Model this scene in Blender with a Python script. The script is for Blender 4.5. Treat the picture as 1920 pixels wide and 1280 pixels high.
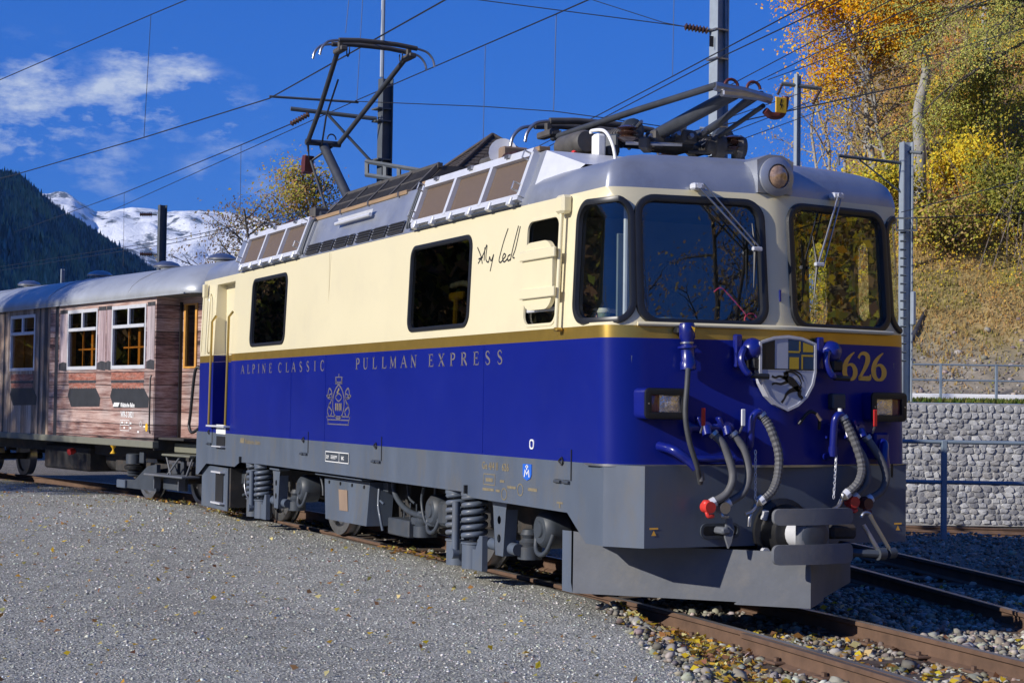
import bpy, bmesh, math, random
import numpy as np
from mathutils import Vector, Matrix, geometry
random.seed(7); RNG=np.random.default_rng(7)
for o in list(bpy.data.objects): bpy.data.objects.remove(o)
scene=bpy.context.scene
COL=scene.collection
R_=math.radians
# ---------------------------------------------------------------- camera
CAM=np.array((16.1365,-6.8979,1.5158)); YAW,PITCH,ROLL,FPX=2.7059,0.0376,-0.0145,3121.56
_f=np.array([math.cos(YAW)*math.cos(PITCH),math.sin(YAW)*math.cos(PITCH),math.sin(PITCH)])
_r=np.array([math.sin(YAW),-math.cos(YAW),0.]); _u=np.cross(_r,_f)
_c,_s=math.cos(ROLL),math.sin(ROLL); CR=_c*_r-_s*_u; CU=_s*_r+_c*_u
cd=bpy.data.cameras.new('camera'); cam=bpy.data.objects.new('camera',cd); COL.objects.link(cam)
cam.matrix_world=Matrix(((CR[0],CU[0],-_f[0],CAM[0]),(CR[1],CU[1],-_f[1],CAM[1]),(CR[2],CU[2],-_f[2],CAM[2]),(0,0,0,1)))
cd.sensor_fit='HORIZONTAL'; cd.sensor_width=36; cd.lens=FPX/1920*36; cd.clip_start=.1; cd.clip_end=30000
scene.camera=cam
FWD=np.array([math.cos(YAW),math.sin(YAW)]); RGT=np.array([math.sin(YAW),-math.cos(YAW)])
def gp(l,d,z=0.):                       # ground point l metres to the right and d metres ahead of where the photographer stands
    p=CAM[:2]+FWD*d+RGT*l; return Vector((p[0],p[1],z))
# ---------------------------------------------------------------- world, sun, exposure
SUN=Vector((.095,-.905,.41)).normalized()
SUN_EL=math.asin(SUN.z); SUN_ROT=math.atan2(SUN.x,SUN.y)
world=bpy.data.worlds.new('World'); scene.world=world; world.use_nodes=True
nt=world.node_tree; nt.nodes.clear()
def N(t,typ,**k):
    n=t.nodes.new(typ)
    for a,b in k.items(): setattr(n,a,b)
    return n
wo=N(nt,'ShaderNodeOutputWorld'); bg=N(nt,'ShaderNodeBackground'); bg.inputs[1].default_value=.1
sky=N(nt,'ShaderNodeTexSky',sky_type='NISHITA'); sky.sun_disc=False; sky.sun_elevation=SUN_EL; sky.sun_rotation=SUN_ROT
sky.altitude=1600; sky.air_density=1.0; sky.dust_density=.15; sky.ozone_density=4.0
# deep mountain blue: the bright low sky is rolled off channel by channel
va=N(nt,'ShaderNodeVectorMath',operation='ADD'); va.inputs[1].default_value=(1.0,2.0,3.5); vd_=N(nt,'ShaderNodeVectorMath',operation='DIVIDE'); hs=N(nt,'ShaderNodeVectorMath',operation='MULTIPLY'); hs.inputs[1].default_value=(.20,2.0,9.0)
nt.links.new(sky.outputs[0],va.inputs[0]); nt.links.new(sky.outputs[0],vd_.inputs[0]); nt.links.new(va.outputs[0],vd_.inputs[1]); nt.links.new(vd_.outputs[0],hs.inputs[0])
tc=N(nt,'ShaderNodeTexCoord')
# clouds: wisps by direction, broken up by noise
def wm(op,a,b=None,c=None):
    n=N(nt,'ShaderNodeMath',operation=op)
    for i,x in enumerate((a,b,c)):
        if x is None: continue
        if isinstance(x,(int,float)): n.inputs[i].default_value=x
        else: nt.links.new(x,n.inputs[i])
    return n.outputs[0]
mp=N(nt,'ShaderNodeMapping'); mp.inputs['Scale'].default_value=(1,1,2.6); nt.links.new(tc.outputs['Generated'],mp.inputs[0])
nz=N(nt,'ShaderNodeTexNoise'); nz.inputs['Scale'].default_value=17; nz.inputs['Detail'].default_value=9; nz.inputs['Roughness'].default_value=.66
nt.links.new(mp.outputs[0],nz.inputs['Vector'])
nz2=N(nt,'ShaderNodeTexNoise'); nz2.inputs['Scale'].default_value=3.1; nz2.inputs['Detail'].default_value=3; nt.links.new(mp.outputs[0],nz2.inputs['Vector'])
def wdir(u,v):
    d=_f+CR*(u-960)/FPX-CU*(v-640)/FPX; return d/np.linalg.norm(d)
blob=None
for (u,v,rad,amp) in ((310,135,.017,.95),(255,150,.016,.9),(350,150,.012,.8),(225,185,.016,.75),(290,185,.018,.7),(60,190,.020,.8),(15,200,.018,.8),(30,240,.02,.62),(110,225,.018,.55),(160,205,.014,.6),(430,232,.018,.38),(520,325,.018,.25),(380,318,.012,.22),(190,300,.02,.3),(100,275,.02,.28)):
    vm=N(nt,'ShaderNodeVectorMath',operation='DISTANCE'); nt.links.new(tc.outputs['Generated'],vm.inputs[0]); vm.inputs[1].default_value=wdir(u,v)
    x=wm('DIVIDE',vm.outputs['Value'],rad); x=wm('MULTIPLY',x,x); x=wm('MULTIPLY',x,-.7); x=wm('EXPONENT',x); x=wm('MULTIPLY',x,amp)
    blob=x if blob is None else wm('MAXIMUM',blob,x)
g2=wm('SUBTRACT',nz2.outputs[0],.60); g2=wm('MULTIPLY',g2,1.4)          # a few more of the same wisps round the sky
blob=wm('MAXIMUM',blob,g2)
m=wm('SUBTRACT',nz.outputs[0],.52); m=wm('MULTIPLY',m,4.2); m=wm('ADD',m,blob); m=wm('SUBTRACT',m,.22)
m=wm('MULTIPLY',m,.95); m=wm('MULTIPLY',m,wm('MINIMUM',wm('MULTIPLY',blob,2.4),1.0))
m=N(nt,'ShaderNodeClamp').outputs[0] if False else wm('MINIMUM',wm('MAXIMUM',m,0.),.78)
mx=N(nt,'ShaderNodeMixRGB'); nt.links.new(m,mx.inputs[0]); nt.links.new(hs.outputs[0],mx.inputs[1]); mx.inputs[2].default_value=(6.0,6.5,7.3,1)
nt.links.new(mx.outputs[0],bg.inputs[0]); nt.links.new(bg.outputs[0],wo.inputs[0])
sl=bpy.data.lights.new('sun','SUN'); sl.energy=4.7; sl.angle=R_(.53); sl.color=(1,.945,.86)
so=bpy.data.objects.new('sun',sl); COL.objects.link(so); so.rotation_euler=SUN.to_track_quat('Z','Y').to_euler(); so.location=(0,-30,30)
scene.view_settings.view_transform='Standard'; scene.view_settings.look='None'; scene.view_settings.exposure=.25; scene.view_settings.gamma=1
scene.render.engine='CYCLES'; scene.render.resolution_x=1024; scene.render.resolution_y=682
try: scene.cycles.transparent_max_bounces=16
except Exception: pass
# ---------------------------------------------------------------- materials
MATS={}
def pmat(name,col,rough=.5,metal=0.,var=0.,vs=4.,bump=0.,bs=40.,coat=0.,stain=None,ss=1.2,sa=.5,attr=False,stretch=(1,1,1),spec=.5,rv=0.):
    m=bpy.data.materials.new(name); m.use_nodes=True; t=m.node_tree; b=t.nodes['Principled BSDF']
    b.inputs['Roughness'].default_value=rough; b.inputs['Metallic'].default_value=metal; b.inputs['Specular IOR Level'].default_value=spec
    if coat: b.inputs['Coat Weight'].default_value=coat; b.inputs['Coat Roughness'].default_value=.06
    tcn=N(t,'ShaderNodeTexCoord'); mpn=N(t,'ShaderNodeMapping'); mpn.inputs['Scale'].default_value=stretch; t.links.new(tcn.outputs['Object'],mpn.inputs[0])
    c=None
    if attr:
        a=N(t,'ShaderNodeAttribute',attribute_name='Col'); c=a.outputs['Color']
    if var:
        n=N(t,'ShaderNodeTexNoise'); n.inputs['Scale'].default_value=vs; n.inputs['Detail'].default_value=6; n.inputs['Roughness'].default_value=.6; t.links.new(mpn.outputs[0],n.inputs['Vector'])
        mr=N(t,'ShaderNodeMapRange'); mr.inputs[1].default_value=.3; mr.inputs[2].default_value=.7; mr.inputs[3].default_value=1-var; mr.inputs[4].default_value=1+var*.6; t.links.new(n.outputs[0],mr.inputs[0])
        mxn=N(t,'ShaderNodeMixRGB',blend_type='MULTIPLY'); mxn.inputs[0].default_value=1
        if c is not None: t.links.new(c,mxn.inputs[1])
        else: mxn.inputs[1].default_value=(*col,1)
        t.links.new(mr.outputs[0],mxn.inputs[2]); c=mxn.outputs[0]
        if rv:
            r2=N(t,'ShaderNodeMapRange'); r2.inputs[1].default_value=.3; r2.inputs[2].default_value=.7; r2.inputs[3].default_value=max(rough-rv,.02); r2.inputs[4].default_value=rough+rv; t.links.new(n.outputs[0],r2.inputs[0]); t.links.new(r2.outputs[0],b.inputs['Roughness'])
    if stain:
        n=N(t,'ShaderNodeTexNoise'); n.inputs['Scale'].default_value=ss; n.inputs['Detail'].default_value=8; n.inputs['Roughness'].default_value=.7; t.links.new(mpn.outputs[0],n.inputs['Vector'])
        mr=N(t,'ShaderNodeMapRange'); mr.inputs[1].default_value=.5; mr.inputs[2].default_value=.72; mr.inputs[3].default_value=0; mr.inputs[4].default_value=sa; t.links.new(n.outputs[0],mr.inputs[0])
        mxn=N(t,'ShaderNodeMixRGB'); t.links.new(mr.outputs[0],mxn.inputs[0])
        if c is not None: t.links.new(c,mxn.inputs[1])
        else: mxn.inputs[1].default_value=(*col,1)
        mxn.inputs[2].default_value=(*stain,1); c=mxn.outputs[0]
    if c is not None: t.links.new(c,b.inputs['Base Color'])
    else: b.inputs['Base Color'].default_value=(*col,1)
    if bump:
        n=N(t,'ShaderNodeTexNoise'); n.inputs['Scale'].default_value=bs; n.inputs['Detail'].default_value=5; t.links.new(mpn.outputs[0],n.inputs['Vector'])
        bn=N(t,'ShaderNodeBump'); bn.inputs['Strength'].default_value=bump; bn.inputs['Distance'].default_value=.02; t.links.new(n.outputs[0],bn.inputs['Height']); t.links.new(bn.outputs[0],b.inputs['Normal'])
    MATS[name]=m; return m
def glassmat(name,tint,refl=1.0,base=.04):
    m=bpy.data.materials.new(name); m.use_nodes=True; t=m.node_tree; t.nodes.clear()
    o=N(t,'ShaderNodeOutputMaterial'); mxn=N(t,'ShaderNodeMixShader'); tr=N(t,'ShaderNodeBsdfTransparent'); gl=N(t,'ShaderNodeBsdfGlossy')
    tr.inputs[0].default_value=(*tint,1); gl.inputs['Roughness'].default_value=.005; gl.inputs[0].default_value=(.95,.97,1,1)
    fr=N(t,'ShaderNodeLayerWeight'); fr.inputs[0].default_value=.5; pw=N(t,'ShaderNodeMath',operation='POWER'); pw.inputs[1].default_value=5; t.links.new(fr.outputs['Facing'],pw.inputs[0])
    mu=N(t,'ShaderNodeMath',operation='MULTIPLY_ADD'); mu.inputs[1].default_value=refl; mu.inputs[2].default_value=base; t.links.new(pw.outputs[0],mu.inputs[0])
    t.links.new(mu.outputs[0],mxn.inputs[0]); t.links.new(tr.outputs[0],mxn.inputs[1]); t.links.new(gl.outputs[0],mxn.inputs[2]); t.links.new(mxn.outputs[0],o.inputs[0])
    MATS[name]=m; return m
pmat('cream',(.75,.675,.45),.32,var=.035,vs=.9,coat=.35,bump=.025,bs=2.5,stain=(.56,.50,.38),ss=1.6,sa=.22)
pmat('blue',(.0045,.0125,.185),.36,var=.10,vs=.7,coat=.12,bump=.03,bs=2.5,stain=(.018,.028,.17),ss=2.5,sa=.12,spec=.2,rv=.05)
pmat('bluepart',(.006,.012,.17),.3,var=.15,vs=9,coat=.5)
pmat('gold',(.52,.34,.075),.34,metal=.75,var=.10,vs=6)
pmat('goldpaint',(.98,.50,.07),.4,var=.08,vs=20)
pmat('letters',(.15,.135,.14),.5,var=.1,vs=20)
pmat('fadedgold',(.20,.165,.10),.6,var=.3,vs=30)
pmat('grey',(.088,.110,.148),.45,var=.12,vs=1.3,bump=.04,bs=6,coat=.08,stain=(.115,.112,.105),ss=2.2,sa=.75,rv=.08,stretch=(2.2,2.2,.7))
pmat('greydark',(.045,.055,.07),.5,var=.25,vs=4,stain=(.10,.08,.06),ss=3,sa=.4)
pmat('plowgrey',(.115,.125,.145),.6,var=.16,vs=3,bump=.08,bs=25,stain=(.19,.175,.155),ss=2.6,sa=.55)
pmat('under',(.03,.028,.027),.8,var=.4,vs=6,stain=(.10,.065,.04),ss=4,sa=.7)
pmat('silver',(.37,.39,.43),.36,metal=.55,var=.10,vs=3,bump=.03,bs=6,stain=(.22,.22,.23),ss=2.4,sa=.5,rv=.07)
pmat('silverroof',(.42,.44,.46),.42,metal=.35,var=.12,vs=2,bump=.03,bs=6,stain=(.22,.23,.24),ss=1.2,sa=.5)
pmat('alu',(.66,.67,.70),.38,metal=.25,var=.08,vs=8)
pmat('steel',(.42,.42,.43),.32,metal=.9,var=.15,vs=12)
pmat('black',(.012,.012,.013),.45,var=.2,vs=8)
pmat('rubber',(.014,.015,.018),.38,var=.2,vs=10)
pmat('hose',(.05,.052,.055),.6,var=.2,vs=15)
pmat('hosegrey',(.10,.10,.105),.6,var=.2,vs=15)
pmat('panelbrown',(.125,.088,.062),.55,var=.12,vs=30,bump=.25,bs=320)
pmat('ventdark',(.035,.036,.042),.5,var=.1)
pmat('plank',(.30,.20,.115),.75,var=.3,vs=8,stretch=(.4,6,6),bump=.1)
pmat('roofdark',(.075,.07,.066),.65,var=.3,vs=6,stain=(.11,.085,.06),ss=4,sa=.4)
pmat('pan',(.05,.055,.065),.5,metal=.2,var=.25,vs=8)
pmat('red',(.55,.02,.018),.38,var=.1)
pmat('redpart',(.62,.04,.03),.45,var=.15,vs=20)
pmat('darkred',(.10,.022,.018),.5,var=.2)
pmat('white',(.80,.80,.78),.45,var=.05)
pmat('yellow',(.72,.42,.02),.45,var=.08)
pmat('interior',(.15,.155,.135),.7,var=.15,vs=3)
pmat('desk',(.18,.21,.19),.55,var=.1)
pmat('brownpatch',(.24,.17,.12),.7,var=.15)
pmat('shieldwhite',(.44,.46,.52),.35,var=.06)
pmat('shieldblue',(.012,.05,.11),.4); pmat('shieldyel',(.52,.34,.03),.4); pmat('shieldblk',(.013,.013,.015),.4)
pmat('brightblue',(.02,.12,.55),.4)
pmat('skin',(.50,.27,.18),.5,var=.08,vs=30)
pmat('cloth',(.03,.035,.06),.85,var=.2,vs=20)
pmat('cup',(.16,.20,.10),.4); pmat('cuplid',(.55,.52,.40),.45)
pmat('pink',(.75,.06,.18),.5)
pmat('lampglass',(.80,.72,.66),.10,var=.35,vs=30,metal=.75,coat=1,bump=.3,bs=60)
pmat('lampred',(.22,.05,.045),.15,coat=1,var=.2,vs=20)
pmat('amber',(.56,.36,.22),.14,var=.5,vs=30,metal=.3,coat=1)
pmat('insulator',(.07,.035,.025),.25,coat=.6)
pmat('wire',(.028,.03,.034),.5,metal=.4)
pmat('mast',(.33,.38,.43),.5,metal=.25,var=.12,vs=3,stain=(.18,.19,.2),ss=2,sa=.4)
pmat('mastdark',(.10,.115,.13),.55,metal=.2,var=.2,vs=4)
pmat('railblue',(.19,.24,.29),.5,metal=.2,var=.12,vs=5)
glassmat('glass',(.80,.85,.82),.9,.12)
glassmat('glassdark',(.19,.19,.14),.9,.09)
glassmat('glasscoach',(.62,.52,.36),.8,.05)
# ---------------------------------------------------------------- mesh helpers
class MB:
    def __init__(s): s.v=[]; s.f=[]
    def add(s,vs,fs):
        b=len(s.v); s.v+= [tuple(p) for p in vs]; s.f+=[tuple(b+i for i in f) for f in fs]; return s
    def box(s,c,d,b=0.,rot=None):
        hx,hy,hz=d[0]/2,d[1]/2,d[2]/2; b=min(b,hx*.9,hy*.9,hz*.9); M=rot if rot is not None else Matrix.Identity(3); c=Vector(c)
        if b<=0:
            vs=[M@Vector((x*hx,y*hy,z*hz))+c for x in (-1,1) for y in (-1,1) for z in (-1,1)]
            return s.add(vs,[(0,1,3,2),(4,6,7,5),(0,4,5,1),(2,3,7,6),(0,2,6,4),(1,5,7,3)])
        vs=[];idx={}
        for x in (-1,1):
            for y in (-1,1):
                for z in (-1,1):
                    for a in range(3):
                        h=[hx-b,hy-b,hz-b]; h[a]+=b; idx[x,y,z,a]=len(vs); vs.append(M@Vector((x*h[0],y*h[1],z*h[2]))+c)
        fs=[]
        for g in (-1,1):
            fs.append([idx[g,y,z,0] for y,z in ((-1,-1),(1,-1),(1,1),(-1,1))]); fs.append([idx[x,g,z,1] for x,z in ((-1,-1),(-1,1),(1,1),(1,-1))]); fs.append([idx[x,y,g,2] for x,y in ((-1,-1),(1,-1),(1,1),(-1,1))])
            if g<0: fs[-1].reverse(); fs[-2].reverse(); fs[-3].reverse()
        for p in (-1,1):
            for q in (-1,1):
                fs.append([idx[p,q,-1,0],idx[p,q,-1,1],idx[p,q,1,1],idx[p,q,1,0]]); fs.append([idx[p,-1,q,0],idx[p,1,q,0],idx[p,1,q,2],idx[p,-1,q,2]]); fs.append([idx[-1,p,q,1],idx[-1,p,q,2],idx[1,p,q,2],idx[1,p,q,1]])
                for z in (-1,1): fs.append([idx[p,q,z,0],idx[p,q,z,1],idx[p,q,z,2]])
        return s.add(vs,fs)
    def tube(s,pts,r,n=8,cap=True,rs=None):
        pts=[Vector(p) for p in pts]; rings=[]; k=len(pts); prev=None
        for i,p in enumerate(pts):
            t=(pts[min(i+1,k-1)]-pts[max(i-1,0)]).normalized()
            if prev is None:
                a=Vector((0,0,1)) if abs(t.z)<.9 else Vector((1,0,0)); e=t.cross(a).normalized()
            else: e=(prev-t*prev.dot(t)).normalized()
            prev=e; w=t.cross(e); rr=rs[i] if rs else r
            rings.append([p+e*(math.cos(2*math.pi*j/n)*rr)+w*(math.sin(2*math.pi*j/n)*rr) for j in range(n)])
        vs=[q for g in rings for q in g]; fs=[(i*n+j,i*n+(j+1)%n,(i+1)*n+(j+1)%n,(i+1)*n+j) for i in range(k-1) for j in range(n)]
        if cap: fs+=[tuple(range(n-1,-1,-1)),tuple((k-1)*n+j for j in range(n))]
        return s.add(vs,fs)
    def cyl(s,p,q,r,n=16,r2=None): return s.tube([p,q],r,n,True,[r,r if r2 is None else r2])
    def lathe(s,prof,o=(0,0,0),ax=(0,0,1),n=20):
        ax=Vector(ax).normalized(); o=Vector(o); a=Vector((0,0,1)) if abs(ax.z)<.9 else Vector((1,0,0)); e=ax.cross(a).normalized(); w=ax.cross(e)
        vs=[o+ax*h+(e*math.cos(2*math.pi*j/n)+w*math.sin(2*math.pi*j/n))*max(r,1e-4) for r,h in prof for j in range(n)]
        k=len(prof); fs=[(i*n+j,i*n+(j+1)%n,(i+1)*n+(j+1)%n,(i+1)*n+j) for i in range(k-1) for j in range(n)]
        fs+=[tuple(range(n-1,-1,-1)),tuple((k-1)*n+j for j in range(n))]
        return s.add(vs,fs)
    def prism(s,poly,o,ux,uy,d):            # polygon in the ux,uy plane, extruded by the vector d
        o,ux,uy,d=Vector(o),Vector(ux),Vector(uy),Vector(d); n=len(poly)
        a=[o+ux*x+uy*y for x,y in poly]; vs=a+[p+d for p in a]
        return s.add(vs,[tuple(range(n-1,-1,-1)),tuple(range(n,2*n))]+[(i,(i+1)%n,n+(i+1)%n,n+i) for i in range(n)])
    def sweep(s,loop,mapf,prof,closed=True):  # a profile [(out,off)] swept round a 2D loop on a surface map
        n=len(loop); k=len(prof); vs=[]
        for i in range(n):
            p=Vector(loop[i]); a=Vector(loop[i-1]) if closed or i else p; b=Vector(loop[(i+1)%n]) if closed or i<n-1 else p
            t=(b-a).normalized(); nn=Vector((t.y,-t.x))
            for ou,of in prof: q=p+nn*ou; vs.append(mapf(q.x,q.y,of))
        fs=[(i*k+j,i*k+(j+1)%k,((i+1)%n)*k+(j+1)%k,((i+1)%n)*k+j) for i in range(n if closed else n-1) for j in range(k)]
        return s.add(vs,fs)
    def build(s,name,mat,parent=None,smooth=30,loc=None):
        me=bpy.data.meshes.new(name); me.from_pydata(s.v,[],s.f); me.update()
        bm=bmesh.new(); bm.from_mesh(me); bmesh.ops.recalc_face_normals(bm,faces=bm.faces); bm.to_mesh(me); bm.free()
        return link(name,me,mat,parent,smooth,loc)
def link(name,me,mat,parent=None,smooth=0,loc=None):
    if mat is not None: me.materials.append(MATS[mat] if isinstance(mat,str) else mat)
    if smooth:
        me.polygons.foreach_set('use_smooth',[True]*len(me.polygons)); me.set_sharp_from_angle(angle=R_(smooth))
    o=bpy.data.objects.new(name,me); COL.objects.link(o)
    if parent is not None: o.parent=parent
    if loc is not None: o.location=loc
    return o
def tag(o,label=None,cat=None,group=None,kind=None):
    if label: o['label']=label
    if cat: o['category']=cat
    if group: o['group']=group
    if kind: o['kind']=kind
    return o
def empty(name,loc=(0,0,0),rz=0.,label=None,cat=None,group=None):
    o=bpy.data.objects.new(name,None); COL.objects.link(o); o.location=loc; o.rotation_euler=(0,0,rz); o.empty_display_size=.2
    return tag(o,label,cat,group)
def dup(o,parent=None):
    c=o.copy(); COL.objects.link(c)
    if parent is not None: c.parent=parent
    for ch in o.children: dup(ch,c)
    return c
def rr(x0,x1,y0,y1,r,n=6):
    out=[]
    for cx,cy,a in ((x1-r,y0+r,-90),(x1-r,y1-r,0),(x0+r,y1-r,90),(x0+r,y0+r,180)):
        for i in range(n+1): t=R_(a+90*i/n); out.append((cx+r*math.cos(t),cy+r*math.sin(t)))
    return out
def inpoly(x,y,P):
    c=False; j=len(P)-1
    for i in range(len(P)):
        if (P[i][1]>y)!=(P[j][1]>y) and x<(P[j][0]-P[i][0])*(y-P[i][1])/(P[j][1]-P[i][1])+P[i][0]: c=not c
        j=i
    return c
def spline(P,n=8):
    P=[Vector(p) for p in P]; out=[]
    for i in range(len(P)-1):
        a,b,c,d=P[max(i-1,0)],P[i],P[i+1],P[min(i+2,len(P)-1)]
        for k in range(n):
            t=k/n; out.append(.5*((2*b)+(c-a)*t+(2*a-5*b+4*c-d)*t*t+(3*b-a-3*c+d)*t**3))
    return out+[P[-1]]
def patch(name,outer,holes,pts,mapf,nrm,mat,parent,off=0.,flip=False):
    """a skin with window openings: constrained triangulation in surface coordinates, then mapped on to the body"""
    V=[];E=[]
    for L in [outer]+holes:
        b=len(V); V+=[Vector(p) for p in L]; E+=[(b+i,b+(i+1)%len(L)) for i in range(len(L))]
    V+=[Vector(p) for p in pts if inpoly(p[0],p[1],outer) and not any(inpoly(p[0],p[1],h) for h in holes)]
    v,e,f,*_=geometry.delaunay_2d_cdt(V,E,[],0,1e-5)
    fs=[]
    for t in f:
        cx=sum(v[i].x for i in t)/len(t); cy=sum(v[i].y for i in t)/len(t)
        if inpoly(cx,cy,outer) and not any(inpoly(cx,cy,h) for h in holes): fs.append(t[::-1] if flip else t)
    me=bpy.data.meshes.new(name); me.from_pydata([mapf(p.x,p.y,off) for p in v],[],fs); me.update()
    sg=-1 if flip else 1
    me.polygons.foreach_set('use_smooth',[True]*len(me.polygons))
    me.normals_split_custom_set_from_vertices([tuple(Vector(nrm(p.x,p.y))*sg) for p in v])
    return link(name,me,mat,parent)
pmat('crestgrey',(.12,.11,.13),.6,var=.3,vs=30)
# ================================================================ locomotive shell
XS=5.62; YC=1.02; LC=0.50; SF=XS+LC+YC
def Ys(z): return 1.325-(0.04*min(max((z-2.1)/1.0,0),1.2))
def Xc(z):
    if z<1.1: return 6.0
    if z<2.05: return 6.0-.035*(z-1.1)/.95
    return 5.965-.10*(z-2.05)/1.04
def Xf(z,y): return Xc(z)-.15*(math.sqrt(y*y+.06**2)-.06)
def pos(s,z):
    if s>SF:
        x,y=pos(2*SF-s,z); return x,-y
    if s<-XS:
        x,y=pos(-s,z); return -x,y
    if s<=XS: return s,-Ys(z)
    if s<XS+LC:
        t=(s-XS)/LC; p0=(XS,-Ys(z)); p2=(Xf(z,YC),-YC); p1=(Xf(z,YC)-.15*(Ys(z)-YC),-Ys(z)); a,b,c=(1-t)**2,2*t*(1-t),t*t
        return a*p0[0]+b*p1[0]+c*p2[0], a*p0[1]+b*p1[1]+c*p2[1]
    y=s-XS-LC-YC
    return Xf(z,y),y
def snrm(s,z):
    e=2e-3; a=pos(s-e,z); b=pos(s+e,z); c0=pos(s,z-e); c1=pos(s,z+e)
    ts=Vector((b[0]-a[0],b[1]-a[1],0)); tz=Vector((c1[0]-c0[0],c1[1]-c0[1],2*e)); return ts.cross(tz).normalized()
def smap(s,z,off=0.):
    x,y=pos(s,z); p=Vector((x,y,z))
    return p+snrm(s,z)*off if off else p
loco=empty('locomotive',(0,0,0),0,'cream and blue electric locomotive with gold stripe standing at the head of the train','locomotive')
ZB,ZG0,ZG1,ZT=1.10,2.0,2.09,3.085
W={}
W['rear_side_window']=rr(-3.28,-1.92,2.17,2.95,.10); W['mid_side_window']=rr(1.90,3.27,2.175,2.93,.10)
W['cab_side_window']=rr(4.36,4.935,2.125,2.95,.09)
W['windscreen']=rr(6.065,7.015,2.115,3.012,.13,8); W['corner_window']=rr(5.255,6.02,2.125,2.995,.14,8)
W['windscreen_r']=[(2*SF-x,y) for x,y in W['windscreen']][::-1]; W['corner_window_r']=[(2*SF-x,y) for x,y in rr(5.47,6.02,2.125,2.995,.14,8)][::-1]
W['oval_a']=[(2*SF-x,y) for x,y in rr(4.43,4.77,2.14,2.92,.165,8)][::-1]; W['oval_b']=[(2*SF-x,y) for x,y in rr(5.11,5.33,2.21,2.865,.105,8)][::-1]
DOOR_U=[(-4.95,ZG1),(-4.10,ZG1),(-4.10,3.0),(-4.95,3.0)]; 
sv=[-SF+i*.2 for i in range(8)]
def cols(): 
    o=[]
    for sg in (1,):
        o+= [x*.5 for x in range(-11,12)]+[XS+LC*i/12 for i in range(13)]+[XS+LC+YC*i/8 for i in range(1,8)]+[SF-.12,SF-.08,SF-.05,SF-.025,SF]
    o+=[-XS-LC*i/10 for i in range(11)]+[-XS-LC-YC*i/3 for i in range(1,3)]
    o=[a for a in o if a>-SF]; o+= [2*SF-a for a in o if a<SF]
    return sorted(set(round(a,4) for a in o))
CO=cols(); S0,S1=-SF+.001,3*SF-.001
def band(z0,z1,nz,doorcut=None):
    L=[(s,z0) for s in [S0]+CO+[S1]]+[(s,z1) for s in [S1]+CO[::-1]+[S0]]
    P=[(s,z0+(z1-z0)*k/nz) for s in CO for k in range(1,nz)]
    return L,P
def grid_pts(P): return [(x+random.uniform(-1e-4,1e-4),y+random.uniform(-1e-4,1e-4)) for x,y in P]
oc,pc=band(ZG1,ZT,8); H=list(W.values())
upper=patch('upper_body_panel',oc,H+[[(-4.95,ZG1+.003),(-4.10,ZG1+.003),(-4.10,3.0),(-4.95,3.0)]],grid_pts(pc),smap,snrm,'cream',loco)
patch('interior_lining',oc,H+[[(-4.95,ZG1+.003),(-4.10,ZG1+.003),(-4.10,3.0),(-4.95,3.0)]],grid_pts(pc),smap,snrm,'interior',loco,-.05,True)
og,pg=band(ZG0,ZG1,1); patch('gold_stripe',og,[[(-4.95,ZG0+.002),(-4.10,ZG0+.002),(-4.10,ZG1-.002),(-4.95,ZG1-.002)]],[],smap,snrm,'gold',loco)
ob,pb=band(ZB,ZG0,6); patch('lower_body_panel',ob,[[(-4.95,1.19),(-4.10,1.19),(-4.10,ZG0-.003),(-4.95,ZG0-.003)]],grid_pts(pb),smap,snrm,'blue',loco)
# recessed rear door
def side(x,z,off=0.): return Vector((x,-Ys(z)-off,z))
d=MB(); dep=.16
for (x0,x1,z0,z1) in ((-4.95,-4.95,1.19,3.),(-4.10,-4.10,1.19,3.)):
    d.add([side(x0,2.09),side(x0,3.),side(x0,3.,-dep),side(x0,2.09,-dep)],[(0,1,2,3)])
    MB().add([side(x0,1.19),side(x0,2.09),side(x0,2.09,-dep),side(x0,1.19,-dep)],[(0,1,2,3)]).build('door_reveal','blue',loco)
d.add([side(-4.95,3.),side(-4.10,3.),side(-4.10,3.,-dep),side(-4.95,3.,-dep)],[(0,1,2,3)])
d.build('door_reveal','cream',loco)
MB().add([side(-4.95,1.19),side(-4.10,1.19),side(-4.10,1.19,-dep),side(-4.95,1.19,-dep)],[(0,1,2,3)]).build('door_sill','greydark',loco)
dw=rr(-4.42,-4.18,2.16,2.88,.06)
def dmap(x,z,o=0): return Vector((x,-1.325+.16-o,z))
dn=lambda x,z:(0,-1,0)
door=patch('cab_door',[(-4.95,2.09),(-4.10,2.09),(-4.10,3.),(-4.95,3.)],[dw],[],dmap,dn,'cream',loco)
patch('lower_panel',[(-4.95,1.19),(-4.10,1.19),(-4.10,2.0),(-4.95,2.0)],[],[],dmap,dn,'blue',door); patch('stripe',[(-4.95,2.0),(-4.10,2.0),(-4.10,2.09),(-4.95,2.09)],[],[],dmap,dn,'gold',door)
patch('pane',dw,[],[],dmap,dn,'glassdark',door,-.01)
MB().sweep(dw,dmap,[(-.012,-.01),(-.012,.012),(.012,.012),(.012,-.01)]).build('gasket','rubber',door)
MB().tube([side(-4.13,1.2,.05),side(-4.13,2.55,.05),side(-4.13,2.62,.0)],.016).build('handrail','gold',loco)
MB().tube([side(-4.93,1.2,.05),side(-4.93,2.52,.05),side(-4.93,2.6,.0)],.016).build('handrail','gold',loco)
MB().box((-4.53,-1.36,1.185),(.86,.09,.02)).build('door_step','alu',loco)
MB().tube(spline([side(-5.25,2.9,.0),side(-5.17,2.85,.04),side(-5.14,2.7,.04),side(-5.14,2.2,.04),side(-5.2,2.12,0)],5),.012).build('handrail','cream',loco)
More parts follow.
